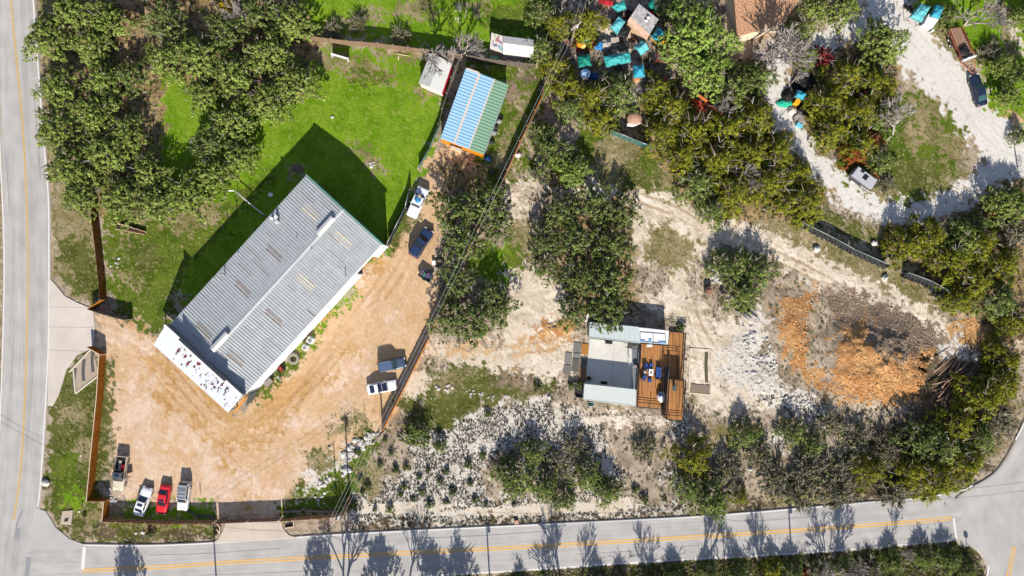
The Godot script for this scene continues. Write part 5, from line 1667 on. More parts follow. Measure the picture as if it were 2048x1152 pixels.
	var B := G(1921, 55, .8)
	var C := G(1948, 114, .8)
	var D := G(1922, 124, .8)
	for i in 9:
		st = fst()
		var u := Vector3(0, .06, 0)
		var q := [A.lerp(B, i / 9.0 + .002), A.lerp(B, (i + 1) / 9.0 - .002), D.lerp(C, (i + 1) / 9.0 - .002), D.lerp(C, i / 9.0 + .002)]
		st.set_color(lin(176, 144, 122, rr(.8, 1.15)))
		hexa(st, q, [q[0] + u, q[1] + u, q[2] + u, q[3] + u]); obj("deck_board", st, M.wood, t)
	st = fst()
	var rust := mat(lin(150, 78, 58), .8)
	for k in [[A, D], [B, C]]:
		for e in [.0, .45]:
			beam(st, k[0] + Vector3(0, e, 0), k[1] + Vector3(0, e, 0), .08, .12)
		for i in 6:
			var p: Vector3 = k[0].lerp(k[1], i / 5.0)
			bx(st, p + Vector3(0, .2, 0), Vector3(.07, .5, .07))
	beam(st, A, B, .1, .14); beam(st, D, C, .1, .14)
	obj("frame", st, rust, t)
	st = fst()
	var E := G(1951, 143, .6)
	var F := G(1943, 146, .6)
	for i in 6:
		var s := i / 5.0
		beam(st, D.lerp(F, s), C.lerp(E, s), .05, .05)
	beam(st, D, F, .08, .1); beam(st, C, E, .08, .1); beam(st, (E + F) / 2, G(1945, 149, .5), .1, .1)
	obj("tongue", st, mat(lin(190, 120, 90), .8), t)
	for k in [[1897, 80], [1900.5, 91], [1931, 70], [1936, 82]]:
		var wn := Node3D.new(); wn.name = "wheel"; t.add_child(wn, true)
		wn.position = G(k[0], k[1], .35)
		var wd := (D - A).normalized().cross(Vector3.UP)
		st = stb(); tube(st, [-wd * .12, wd * .12], [.34, .34], 16); obj("tyre", st, M.rubber, wn)
		st = stb(); tube(st, [-wd * .14, wd * .14], [.2, .2], 12); obj("rim", st, M.white, wn)
	for k in [[1927, 104, .95, "black_bin_bags", "heap of black sheeting on the trailer's lower deck", "sheeting", M.black, 1.1], [1930, 96, .5, "black_bin_bags", "smaller heap of black sheeting higher on the trailer deck", "sheeting", M.black, .5]]:
		g = G(k[0], k[1], 1.1)
		st = stb(); lump(st, Vector3.ZERO, Vector3(k[2], .4, k[7] * .7), 3, int(k[0]), .5)
		var q := obj(k[3], st, k[6]); q.position = Vector3(g.x, 1.05, g.z); tag(q, k[4], k[5])
	for k in [[1930, 119, "white rolled sheet across the trailer's tongue end, nearest the drive"], [1940, 115, "white round bundle in the middle of the trailer's tongue end"], [1948, 112, "white rolled sheet across the trailer's tongue end, nearest the bushes"]]:
		g = G(k[0], k[1], 1.2)
		var ax := (C - D).normalized()
		st = stb(); tube(st, [-ax * .5, ax * .4], [.2, .22], 12)
		var q := obj("white_roll", st, M.white); q.position = Vector3(g.x, 1.1, g.z); tag(q, k[2], "roll", "white rolls on the trailer")
	# small camper by the loop
	t = thing("camper_trailer", "grey-roofed camper trailer with dark side panels on the grass inside the loop", "trailer")
	h_box(t, [G(1717, 333, 2.1), G(1754, 360, 2.1), G(1743, 378, 2.1), G(1704, 350, 2.1)], 2.1, .5, mat(lin(150, 154, 160), .6), mat(lin(186, 190, 196), .55))
	for k in [[1727, 351, 1735, 357, .9], [1722, 340, 1729, 344, .5]]:
		st = fst(); beam(st, G(k[0], k[1], 2.13), G(k[2], k[3], 2.13), k[4], .06); obj("roof_hatch", st, M.black, t)
	st = fst(); beam(st, G(1699, 354, 1.4), G(1722, 371, 1.4), .5, .12); beam(st, G(1724, 372, 1.2), G(1735, 380, 1.2), .7, .1); obj("side_panel", st, M.dark_grey, t)
	st = fst(); beam(st, G(1698, 356, 1.3), G(1738, 384, 1.2), .1, .1); obj("side_rail", st, M.white, t)
	st = fst(); bx(st, G(1707, 362, .5), Vector3(.7, .8, .5), -.6); obj("gas_box", st, M.white, t)
	for k in [[1712, 362], [1748, 372]]:
		st = stb(); var wp := G(k[0], k[1], .3); tube(st, [wp - Vector3(.1, 0, -.1), wp + Vector3(.1, 0, -.1)], [.32, .32], 14); obj("wheel", st, M.rubber, t)
	var fr := thing("leaning_timber_screen", "leaning orange-brown timber frame behind the grey camper", "timber frame")
	st = fst()
	beam(st, G(1728, 324, 1.0), G(1758, 355, 1.0), .1, .12); beam(st, G(1724, 326, .2), G(1755, 358, .2), .1, .12)
	for i in 9:
		beam(st, G(1728, 324, 1.0).lerp(G(1758, 355, 1.0), i / 8.0), G(1724, 326, .2).lerp(G(1755, 358, .2), i / 8.0), .07, .07)
	obj("slats", st, mat(lin(186, 116, 72), .8), fr)
	st = stb(); lump(st, G(1722, 321, .4), Vector3(.7, .4, .4), 2, 4, .3)
	tag(obj("orange_sack", st, mat(lin(226, 160, 80), .8)), "orange sack at the upper end of the timber frame by the camper", "sack")
func h_box(r: Node3D, w: Array, _h: float, y0: float, m: Material, roof_m: Material) -> void:
	var st := fst()
	hexa(st, [Vector3(w[0].x, y0, w[0].z), Vector3(w[1].x, y0, w[1].z), Vector3(w[2].x, y0, w[2].z), Vector3(w[3].x, y0, w[3].z)], [w[0] - Vector3(0, .04, 0), w[1] - Vector3(0, .04, 0), w[2] - Vector3(0, .04, 0), w[3] - Vector3(0, .04, 0)])
	obj("body", st, m, r)
	st = fst()
	var c: Vector3 = (w[0] + w[2]) / 2
	var lo := []
	var hi := []
	for p in w:
		lo.append(c + (p - c) * 1.03 - Vector3(0, .038, 0)); hi.append(c + (p - c) * .98 + Vector3(0, .05, 0))
	hexa(st, lo, hi)
	obj("roof", st, roof_m, r)
# ---------------------------------------------------------------- the junk yard under the junipers
func drape(called: String, label: String, w: Array, h: float, rise: float, m: Material, sd: int, cat := "tarp", group := "", gable := false) -> Node3D:
	# a tarp over a frame: corners clockwise from above in map units
	var r := thing(called, label, cat, Vector3.ZERO, 0, group)
	var q := []
	for i in 4:
		q.append(G(w[i * 2], w[i * 2 + 1], h))
	var no := FastNoiseLite.new()
	no.seed = sd; no.frequency = .55; no.fractal_octaves = 3
	var n := 10
	var st := fst()
	var at := func(i: int, j: int) -> Vector3:
		var u := float(i) / n
		var v := float(j) / n
		var p := face_point(q, u, v)
		var up := (1.0 - absf(v * 2 - 1)) if gable else minf(1.0, 2.2 * minf(minf(u, 1 - u), minf(v, 1 - v)))
		return p + Vector3(0, rise * up + .22 * no.get_noise_2d(p.x * 2, p.z * 2) - (.25 if (i == 0 or j == 0 or i == n or j == n) else 0.0), 0)
	for i in n:
		for j in n:
			quad(st, at.call(i, j), at.call(i + 1, j), at.call(i + 1, j + 1), at.call(i, j + 1))
	obj("cover", st, m, r)
	st = fst()
	for e in 4:                               # hanging sides
		for i in n:
			var a: Vector3
			var b: Vector3
			match e:
				0: a = at.call(i, 0); b = at.call(i + 1, 0)
				1: a = at.call(n, i); b = at.call(n, i + 1)
				2: a = at.call(n - i, n); b = at.call(n - i - 1, n)
				3: a = at.call(0, n - i); b = at.call(0, n - i - 1)
			var d := .35 + .25 * no.get_noise_1d(i * 3.0 + e * 40)
			quad(st, b - Vector3(0, d, 0), b, a, a - Vector3(0, d, 0))
	obj("hanging_edge", st, m, r)
	st = fst()
	for p in q:
		bx(st, Vector3(p.x, (h - .2) / 2, p.z), Vector3(.08, h - .2, .08))
	for i in 4:
		beam(st, q[i] - Vector3(0, .28, 0), q[(i + 1) % 4] - Vector3(0, .28, 0), .06, .06)
	obj("frame", st, M.dark_grey, r)
	return r
func build_junkyard() -> void:
	rng.seed = 33
	# cabin with a grey and peach roof
	var r := thing("cabin", "cabin with plain grey roof slope and narrow peach slope among teal tarps", "cabin")
	var h := 2.8
	var w := [G(1278, 8, h), G(1317, 39, h), G(1293, 80, h), G(1255, 43, h)]
	var rg := [(w[0].lerp(w[3], .76)) + Vector3(0, .2, 0), (w[1].lerp(w[2], .76)) + Vector3(0, .2, 0)]
	var cen: Vector3 = (w[0] + w[2]) / 2
	var b := []
	var t := []
	for p in w:
		b.append(Vector3(lerpf(cen.x, p.x, .95), 0, lerpf(cen.z, p.z, .95))); t.append(Vector3(lerpf(cen.x, p.x, .95), h - .05, lerpf(cen.z, p.z, .95)))
	var st := fst(); hexa(st, b, t); obj("wall", st, mat(lin(214, 180, 150), .8), r)
	var u := Vector3(0, .07, 0)
	st = fst(); var s: Array = [w[0], w[1], rg[1], rg[0]]; hexa(st, s, [s[0] + u, s[1] + u, s[2] + u, s[3] + u]); obj("roof", st, grain(mat(lin(206, 204, 204), .7), noise_tex(44, .02, Color(.82, .82, .82), Color.WHITE), .1), r)
	st = fst(); s = [rg[0], rg[1], w[2], w[3]]; hexa(st, s, [s[0] + u, s[1] + u, s[2] + u, s[3] + u]); obj("peach_roof", st, grain(mat(lin(234, 196, 170), .7), noise_tex(45, .02, Color(.85, .85, .85), Color.WHITE), .1), r)
	for k in [[1297, 36], [1293, 42]]:
		st = fst(); bx(st, G(k[0], k[1], 3.3), Vector3(.45, .12, .35), -.6); obj("roof_vent", st, M.white, r)
	drape("tarp_canopy", "teal tarp canopy cut by the frame's top edge, beside the grey cabin roof", [1224, 12, 1249, -2, 1254, 15, 1236, 22], 2.4, .4, M.teal, 1, "canopy", "teal canopies among the junk")
	drape("tarp_canopy", "pale teal tarp canopy touching the black tarp near the cabin", [1221, 52, 1238, 30, 1251, 42, 1235, 68], 2.3, .4, M.aqua, 2, "canopy", "teal canopies among the junk")
	drape("black_tarp", "black wrinkled tarp over a frame between pale teal canopy and cabin", [1243, 50, 1263, 56, 1254, 76, 1236, 68], 1.9, .2, M.black, 3, "tarp")
	drape("tarp_canopy", "pale teal gabled canopy standing in the middle of the junkyard", [1268, 93, 1284, 79, 1299, 97, 1283, 110], 2.3, .7, M.aqua, 4, "canopy", "teal canopies among the junk", true)
	drape("tarp_canopy", "blue-green tarp over a yellow tarp beside the cabin and big oak", [1303, 72, 1316, 52, 1334, 66, 1321, 88], 2.2, .5, M.teal_blue, 5, "canopy", "teal canopies among the junk")
	drape("yellow_tarp", "yellow tarp under the blue-green canopy beside the cabin", [1300, 74, 1320, 80, 1339, 72, 1323, 95], 1.6, .1, M.yellow_tarp, 6, "tarp")
	drape("tarp_canopy", "long dark teal canopy, the longest one among the junk", [1207, 112, 1260, 102, 1263, 122, 1213, 134], 2.2, .5, M.teal, 7, "canopy", "teal canopies among the junk")
	drape("tarp_canopy", "dark sea green tarp half in tree shade near yellow buckets", [1155, 112, 1178, 106, 1184, 130, 1158, 134], 2.0, .5, M.teal_green, 8, "canopy", "teal canopies among the junk")
	drape("tarp_canopy", "rounded teal tarp with folds over a stack at the junkyard's path", [1266, 130, 1288, 128, 1291, 152, 1267, 155], 2.0, .9, M.teal_blue, 9, "canopy", "teal canopies among the junk")
	drape("tarp_canopy", "small teal tarp scrap at the frame's top edge behind the cabin", [1296, 6, 1312, -10, 1306, 18, 1298, 18], 2.0, .2, M.teal_green, 10, "canopy", "teal canopies among the junk")
	drape("blue_tarp", "bright blue tarp on the red trailer with grey heap", [1188, 96, 1200, 82, 1206, 84, 1204, 100], 1.6, .2, M.blue_tarp, 11)
	drape("blue_tarp", "dark navy tarp in shade beside the blue-white umbrella", [1178, 146, 1196, 144, 1196, 160, 1178, 160], 1.4, .3, mat(lin(24, 60, 120), .6), 12)
	drape("blue_tarp", "blue tarp scrap under the junipers below the path's end", [1288, 178, 1302, 172, 1304, 190, 1290, 192], 1.2, .3, M.blue_tarp, 13)
	r = thing("umbrella", "round blue and white patterned umbrella among junipers", "umbrella", G(1168, 154.5) * Vector3(1, 0, 1))
	st = fst()
	for i in 12:
		var a0 := TAU * i / 12
		var a1 := TAU * (i + 1) / 12
		var e0 := Vector3(cos(a0) * .8, 2.0, sin(a0) * .8)
		var e1 := Vector3(cos(a1) * .8, 2.0, sin(a1) * .8)
		var tp := Vector3(0, 2.5, 0)
		st.add_vertex(tp); st.add_vertex(e0); st.add_vertex(e1)
	obj("canopy", st, grain(mat(Color(.9, .9, .9)), noise_tex(60, .05, lin(40, 130, 200).linear_to_srgb(), Color(.9, .95, 1)), .7), r)
	st = stb(); cyl(st, Vector3.ZERO, .03, 2.5, 6); obj("pole", st, M.steel, r)
	# open brown shed
	r = thing("open_shed", "brown open lean-to with dull grey roof and red posts below yellow tarp", "shed")
	w = [G(1319, 100, 2.2), G(1344, 108, 2.2), G(1343, 128, 2.2), G(1312, 122, 2.2)]
	st = fst(); hexa(st, w, [w[0] + u, w[1] + u, w[2] + u, w[3] + u]); obj("roof", st, mat(lin(110, 98, 92), .9), r)
	st = fst()
	for i in 4:
		beam(st, w[i] + u, w[(i + 1) % 4] + u, .12, .16); bx(st, Vector3(w[i].x, 1.05, w[i].z), Vector3(.12, 2.1, .12))
	obj("frame", st, mat(lin(130, 66, 56), .8), r)
	# red trailer frame with its loads
	r = thing("red_trailer", "rusty red trailer frame with triangular tongue among junk", "trailer")
	st = fst()
	for k in [[1131, 82, 1156, 100], [1131, 82, 1152, 84], [1152, 82, 1186, 80], [1152, 102, 1186, 100], [1186, 80, 1186, 100], [1152, 82, 1152, 102], [1176, 80, 1176, 100]]:
		beam(st, G(k[0], k[1], .7), G(k[2], k[3], .7), .12, .14)
	obj("frame", st, mat(lin(130, 50, 44), .8), r)
	st = fst(); slab(st, poly3([1153, 83, 1185, 81, 1185, 99, 1153, 101], .6), .5, .6); obj("bed", st, mat(lin(96, 74, 66), .9), r)
	for i in 26:                                   # crates, tubs and scrap set about
		var spots := [[1159, 90, 232, 150, 20], [1165, 93, 236, 196, 120], [1172, 84, 30, 140, 110], [1180, 90, 110, 40, 36], [1147, 98, 120, 110, 100], [1190, 84, 150, 110, 84], [1212, 88, 176, 170, 164], [1208, 96, 150, 146, 140], [1156, 78, 60, 30, 30], [1230, 80, 190, 180, 170], [1272, 72, 130, 100, 76], [1265, 90, 90, 80, 70], [1302, 24, 200, 40, 40], [1308, 18, 60, 120, 90], [1228, 42, 110, 30, 34], [1254, 28, 60, 26, 30], [1245, 26, 130, 120, 110], [1272, 156, 220, 160, 110], [1252, 140, 90, 84, 80], [1240, 134, 80, 74, 70], [1306, 118, 110, 100, 96], [1294, 132, 70, 40, 40], [1218, 4, 190, 50, 60], [1205, -2, 160, 40, 40], [1330, 160, 196, 90, 60], [1260, 16, 120, 116, 110]]
		var what := ["orange bucket on the red trailer's bed, nearest its tongue", "yellow tub beside the orange bucket on the red trailer", "small green tub at the red trailer's upper edge", "dark red crate at the trailer's square end", "grey-brown box at the trailer's tongue", "brown board box beside the blue tarp", "large grey stone-coloured heap right of the blue tarp", "smaller grey heap below the larger grey heap", "dark red tin above the trailer's bed", "pale box beside the path of pale ground", "brown mat-covered box between cabin and gabled canopy", "dark box beside the gabled canopy's upper edge", "red crate behind the cabin near the big oak", "green crate behind the cabin's upper corner", "dark red board pile beside the pale teal canopy", "dark red box touching the cabin's west wall", "grey tub between two teal canopies", "tan box at the foot of the rounded teal tarp", "dark rack with slats below the longest teal canopy", "dark crate left of the rack below the longest canopy", "brown box between the open lean-to and the path", "dark red barrel near the rounded teal tarp", "red crate at the frame's top edge", "dark red box at the frame's top edge, beside red crate", "orange-red crate under the junipers below the open lean-to", "grey box against the cabin's upper west corner"]
		var k: Array = spots[i]
		var g := G(k[0], k[1], .8)
		st = stb() if i in [0, 1, 2, 6, 7, 8, 16, 21] else fst()
		if i in [0, 1, 2, 8, 16, 21]:
			cyl(st, Vector3(0, 0, 0), .42, .7, 14, .5); torus(st, Vector3(0, .7, 0), .5, .04)
		elif i in [6, 7]:
			lump(st, Vector3(0, .4, 0), Vector3(1.1, .8, .9) * (1.0 if i == 6 else .7), 3, i, .5)
		else:
			var sx := rr(.7, 1.5)
			var sz := rr(.5, 1.0)
			bx(st, Vector3(0, .35, 0), Vector3(sx, .7, sz)); bx(st, Vector3(0, .72, 0), Vector3(sx + .06, .05, sz + .06))
			for q in 4:
				bx(st, Vector3(-sx / 2 + sx * (q + .5) / 4, .75, 0), Vector3(sx / 5, .03, sz))
		var o := obj(["bucket", "tub", "tub", "crate", "box", "box", "heap", "heap", "tin", "box", "box", "box", "crate", "crate", "board_pile", "box", "tub", "box", "rack", "crate", "box", "barrel", "crate", "box", "crate", "box"][i], st, mat(lin(k[2], k[3], k[4]), .8))
		o.position = Vector3(g.x, .62 if i in [0, 1, 2, 3] else 0.0, g.z); o.rotation.y = rr(-.6, .6)
		tag(o, what[i], ["bucket", "tub", "tub", "crate", "box", "box", "heap", "heap", "tin", "box", "box", "box", "crate", "crate", "boards", "box", "tub", "box", "rack", "crate", "box", "barrel", "crate", "box", "crate", "box"][i])
	st = fst()
	for k in [[1272, 56, 1250, 84], [1254, 80, 1266, 104]]:
		beam(st, G(k[0], k[1], .1), G(k[2], k[3], .1), 1.1, .12)
	struct("plank_path", st, mat(lin(206, 190, 172), .85))
	# the small camper under the junipers, and boards in the wood
	r = thing("camper_shell", "weathered brown camper shell with white curved edge below the junkyard path", "camper")
	st = stb(); lump(st, G(1268, 236, .9), Vector3(1.25, .9, 1.2), 3, 71, .15); obj("shell", st, mat(lin(176, 140, 120), .8), r)
	st = fst()
	beam(st, G(1254, 250, .9), G(1268, 250, 1.0), .5, .3); beam(st, G(1268, 250, 1.0), G(1280, 244, .9), .5, .3); obj("curved_edge", st, M.white, r)
	r = thing("red_boards", "heap of rusty red boards in a gap of the juniper wood", "boards")
	for i in 26:
		st = fst()
		var p := G(1396 + rr(-18, 22) + i * .8, 205 + rr(-10, 10) + i * 1.0, .3 + rr(0, .5))
		bx(st, p, Vector3(rr(.5, 1.8), .06, rr(.15, .4)), rr(0, 3), Basis(Vector3.RIGHT, rr(-.2, .2)))
		obj("board", st, mat(lin(rr(170, 206), rr(70, 110), rr(44, 66)), .9), r)
	st = fst(); beam(st, G(1396, 190, 1.2), G(1414, 203, 1.2), .1, 1.1); beam(st, G(1422, 212, 1.2), G(1446, 234, 1.2), .1, 1.0)
	tag(obj("orange_board_fence", st, mat(lin(206, 120, 70), .8)), "orange board fence edge beside the rusty red boards", "fence")
	# tarped loads at the top of the gravel drive
	drape("tarp_canopy", "aqua tarp over a long load, nearer the gravel drive's top end", [1843, 6, 1863, 12, 1845, 43, 1821, 32], 1.9, .4, M.aqua, 14, "tarp", "tarped loads by the drive")
	drape("tarp_canopy", "blue tarp sliding off a white load beside the aqua one", [1873, 8, 1890, 14, 1880, 36, 1862, 32], 1.8, .4, M.teal_blue, 15, "tarp", "tarped loads by the drive")
	r = thing("white_load", "white-topped box load on pallets below the blue tarp", "load")
	st = fst(); var a0 := [G(1858, 28, 1.4), G(1878, 38, 1.4), G(1865, 56, 1.4), G(1848, 48, 1.4)]
	hexa(st, [Vector3(a0[0].x, .2, a0[0].z), Vector3(a0[1].x, .2, a0[1].z), Vector3(a0[2].x, .2, a0[2].z), Vector3(a0[3].x, .2, a0[3].z)], a0); obj("box", st, M.white, r)
	for i in 6:
		st = fst(); var p0: Vector3 = G(1847, 50, .3).lerp(G(1864, 62, .3), i / 5.0); bx(st, p0, Vector3(.4, .5, .4), .5); obj("block", st, M.white if i % 2 else M.dark, r)
	r = thing("motorcycle", "black motorcycle with chrome parts beside the aqua tarped load", "motorcycle", G(1815, 18), .6)
	for q in [-.7, .7]:
		st = fst()
		torus(st, Vector3(0, .33, q), .27, .08, Vector3.RIGHT)
		obj("wheel", st, M.rubber, r)
	st = fst(); bx(st, Vector3(0, .6, 0), Vector3(.35, .5, 1.0)); bx(st, Vector3(0, .85, .3), Vector3(.3, .12, .7)); obj("body", st, M.black, r)
	st = fst(); beam(st, Vector3(-.4, 1.05, -.45), Vector3(.4, 1.05, -.45), .06, .06); beam(st, Vector3(0, .4, -.75), Vector3(0, 1.05, -.45), .08, .08); beam(st, Vector3(.2, .35, -.2), Vector3(.22, .35, .9), .1, .1); obj("chrome_parts", st, M.chrome, r)
	# teal, yellow and black clutter on the loop's inner edge
	drape("blue_tarp", "light blue tarp over a box with yellow front on the loop's inner edge", [1596, 178, 1615, 188, 1608, 200, 1590, 192], 1.7, .4, M.teal_blue, 16)
	for k in [[1593, 204, 9, 11, 236, 176, 40, "yellow_box", "yellow box under the light blue tarp by the gravel loop", "box", 1.2], [1569, 206, 16, 8, 40, 180, 150, "teal_sheet", "crumpled teal sheet trailing onto the gravel loop", "sheet", .3], [1600, 236, 12, 16, 150, 142, 136, "grey_pile", "grey heap of sacks on the loop's inner edge below yellow box", "heap", .7], [1598, 251, 12, 6, 110, 200, 226, "blue_box", "row of pale blue boxes at the loop's grassy edge", "boxes", .7], [1637, 266, 6, 9, 20, 100, 150, "blue_bin", "small dark blue bin under the junipers by the loop", "bin", .9], [1586, 222, 10, 8, 210, 206, 200, "white_sacks", "white sacks on the grass below the yellow box", "sacks", .5], [1596, 158, 16, 8, 150, 146, 142, "pipe_heap", "heap of curved grey pipes atop the black clutter by the loop", "heap", .9], [1608, 165, 22, 18, 26, 26, 26, "black_heap", "big black heap of tyres and sheeting beside the gravel loop", "heap", 1.0], [1576, 190, 10, 14, 34, 34, 32, "black_heap", "black heap nearest the gravel, left of the light blue tarp", "heap", .8], [1608, 222, 14, 18, 22, 22, 22, "black_heap", "black sheeting in shade right of the yellow box", "heap", .7]]:
		var g := G(k[0], k[1], k[10] / 2)
		st = stb()
		if k[7] in ["yellow_box", "blue_box", "blue_bin"]:
			st = fst()
			bx(st, Vector3(0, k[10] / 2, 0), Vector3(k[2] / 6.0 * .5, k[10], k[3] / 6.0 * .5), -.5); bx(st, Vector3(0, k[10] + .03, 0), Vector3(k[2] / 6.0 * .55, .06, k[3] / 6.0 * .55), -.5)
		elif k[7] == "pipe_heap":
			for q in 5:
				tube(st, [Vector3(-1 + q * .3, .3, .6), Vector3(-.6 + q * .3, 1.1, 0), Vector3(.2 + q * .3, .9, -.6)], [.1, .1, .1], 7)
		else:
			lump(st, Vector3(0, k[10] * .3, 0), Vector3(k[2] / 12.0, k[10] * .7, k[3] / 12.0), 4, int(k[0]), .6)
		var o := obj(k[7], st, mat(lin(k[4], k[5], k[6]), .75)); o.position = Vector3(g.x, 0, g.z); tag(o, k[8], k[9])
	for k in [[537, 37, .55, "red_tub", "pinkish red round tub beyond the plank fence under the oaks", "tub", 230, 70, 90], [556, 32, .5, "blue_board", "blue board lying beside the pinkish red tub beyond the fence", "board", 110, 150, 200]]:
		var g := G(k[0], k[1], .5)
		st = stb() if k[3] == "red_tub" else fst()
		if k[3] == "red_tub":
			cyl(st, Vector3.ZERO, .4, .5, 14, .55); torus(st, Vector3(0, .5, 0), .55, .05)
		else:
			bx(st, Vector3(0, .1, 0), Vector3(1.6, .08, .7), -.1); bx(st, Vector3(0, .16, 0), Vector3(1.6, .05, .1), -.1)
		var o := obj(k[3], st, mat(lin(k[6], k[7], k[8]), .7)); o.position = Vector3(g.x, 0, g.z); tag(o, k[4], k[5])
	r = thing("pipe_gate", "open pale pipe gate at the gravel drive's right end", "gate")
	st = stb()
	for hh in [.3, .6, .9, 1.2]:
		tube(st, [G(2030, 312) + Vector3(0, hh, 0), G(2036, 346) + Vector3(0, hh, 0)], [.045, .045], 6)
	for t2 in [0.0, .33, .66, 1.0]:
		var pp := G(2030, 312).lerp(G(2036, 346), t2)
		cyl(st, pp, .045, 1.25, 6)
	obj("bars", st, M.steel, r)
	# small things on the lawn and yard
	var hl := thing("hollow_log", "long hollow split log lying on dry grass near the brown fence", "log", G(263, 459), -.25)
	st = stb()
	var pr := []
	for i in 13:
		var tt := i / 12.0
		var x := -2.5 + 5.0 * tt
		var wd := .55 - .33 * tt + .06 * sin(i * 2.3)
		pr.append([x, wd])
	for i in 12:
		for k in 8:
			var a0_ := PI * k / 8 + PI
			var a1_ := PI * (k + 1) / 8 + PI
			var q := []
			for e in [[i, a0_], [i + 1, a0_], [i + 1, a1_], [i, a1_]]:
				q.append(Vector3(pr[e[0]][0], .42 + sin(e[1]) * .42, cos(e[1]) * pr[e[0]][1]))
			quad(st, q[0], q[1], q[2], q[3])
	for s2 in [-1, 1]:
		for i in 12:
			var y := .44
			var p0 := Vector3(pr[i][0], y, s2 * pr[i][1])
			var p1 := Vector3(pr[i + 1][0], y, s2 * pr[i + 1][1])
			beam(st, p0, p1, .16, .14)
	obj("shell", st, mat(lin(196, 164, 138), .9), hl)
	var brd := thing("board_stand", "white-topped board panel on two feet on the lawn near the plank fence", "board stand")
	st = fst()
	beam(st, G(663, 108, 1.6), G(697, 118, 1.6), .3, .08); obj("top_board", st, M.white, brd)
	st = fst()
	beam(st, G(663.5, 108.5, .95), G(696.5, 118.5, .95), .05, 1.25); obj("panel", st, mat(lin(90, 100, 86), .8), brd)
	for k in [[664, 110], [696, 119]]:
		st = fst(); bx(st, G(k[0], k[1], .8), Vector3(.1, 1.6, .1)); bx(st, G(k[0], k[1], .05), Vector3(.1, .1, .9)); obj("foot", st, M.white, brd)
	for k in [[790, 107, 820, 112, "pale pole lying on grass below the plank fence, the long one"], [797, 103, 797, 120, "pale pole lying across the long pole below the plank fence"], [1034, 128, 1008, 125, "white pole in the shade behind the striped shed"]]:
		st = stb(); tube(st, [G(k[0], k[1], .1), G(k[2], k[3], .1)], [.07, .07], 7)
		tag(obj("pole", st, mat(lin(226, 206, 160), .8)), k[4], "pole")
	var ds := thing("satellite_dish", "small white satellite dish on the shaded grass by the workshop", "satellite dish", G(545, 391) * Vector3(1, 0, 1))
	st = stb()
	for i in 16:
		for k in 3:
			var q := []
			for e in [[i, k], [i + 1, k], [i + 1, k + 1], [i, k + 1]]:
				var aa: float = TAU * e[0] / 16
				var rad: float = .42 * e[1] / 3.0
				q.append(Vector3(cos(aa) * rad, .9 + rad * rad * .5, sin(aa) * rad * .8))
			quad(st, q[0], q[1], q[2], q[3])
	obj("dish", st, M.white, ds)
	st = stb(); cyl(st, Vector3.ZERO, .04, .9, 6); tube(st, [Vector3(0, .9, 0), Vector3(0, 1.0, .45)], [.02, .02], 5); obj("mast", st, M.steel, ds)
	tyre(878, 526, .95, "large black tyre on the ground under the oaks beside the dark trailer", "tyre", 0.0, M.rubber)
	tyre(1016, 124, .42, "white-painted tyre in the shade behind the striped shed", "tyre", 0.0, M.white)
	for i in 7:
		var k: Array = [[1001, 236], [998, 243], [991, 256], [988, 266], [983, 285], [976, 318], [985, 345]][i]
		var wh: Array = ["tyre leaning by the striped shed's east wall, uppermost of its row", "scrap below the uppermost tyre along the striped shed", "dark scrap halfway along the striped shed's east wall", "grey scrap below halfway along the striped shed", "dark bucket near the striped shed's lower east corner", "coloured toys by the orange front's corner", "dark scrap heap between the striped shed and diagonal fence"]
		st = stb()
		if i == 0:
			torus(st, Vector3(0, .15, 0), .35, .14)
		else:
			lump(st, Vector3(0, .25, 0), Vector3(.5, .35, .4), 3, 40 + i, .7)
		var o := obj("scrap_heap" if i else "tyre", st, mat([lin(40, 40, 40), lin(150, 150, 150), lin(60, 60, 60), lin(140, 150, 150), lin(50, 60, 60), lin(60, 110, 180), lin(80, 74, 68)][i], .8))
		o.position = G(k[0], k[1]) * Vector3(1, 0, 1); tag(o, wh[i], "scrap" if i else "tyre")
	var sc := thing("utility_trailer", "small dark trailer loaded with crates below the midnight blue wagon", "trailer", G(853, 551), -.6)
	st = fst(); bx(st, Vector3(0, .5, 0), Vector3(2.2, .12, 1.4)); obj("bed", st, mat(lin(60, 76, 90), .6), sc)
	st = fst()
	for e in [[0, -.7, 2.2, .08], [0, .7, 2.2, .08]]:
		bx(st, Vector3(e[0], .75, e[1]), Vector3(e[2], .4, e[3]))
	bx(st, Vector3(-1.1, .75, 0), Vector3(.08, .4, 1.4)); bx(st, Vector3(1.1, .75, 0), Vector3(.08, .4, 1.4)); obj("side_boards", st, mat(lin(70, 88, 104), .6), sc)
	for i in 4:
		st = fst(); bx(st, Vector3(-.75 + i * .5, .75, rr(-.2, .2)), Vector3(.4, .35, rr(.6, 1.1))); obj("load", st, mat(lin(rr(40, 130), rr(60, 130), rr(70, 140)), .7), sc)
	for s2 in [-1, 1]:
		st = stb(); tube(st, [Vector3(0, .3, s2 * .75), Vector3(0, .3, s2 * .9)], [.3, .3], 12); obj("wheel", st, M.rubber, sc)
	st = fst(); var gw := G(868, 526, .3); bx(st, gw, Vector3(.55, .6, .7), .2); bx(st, gw + Vector3(0, .32, 0), Vector3(.6, .05, .75), .2)
	tag(obj("white_box", st, M.white), "small white box beside the large black tyre", "box")
	st = fst(); bx(st, G(873, 510, .12), Vector3(.5, .24, 1.6), -.1)
	tag(obj("timber", st, mat(lin(200, 176, 156), .9)), "pale timber block above the large black tyre", "timber")
	# verge: drain slab, culvert, culvert inlets, signs
	var dn := thing("drain_inlet", "concrete drain slab with dark opening on the corner verge", "drain")
	st = fst(); slab(st, poly3([126, 1022, 147, 1020, 143, 1050, 121, 1048]), -.1, .16); obj("slab", st, M.stone_pale, dn)
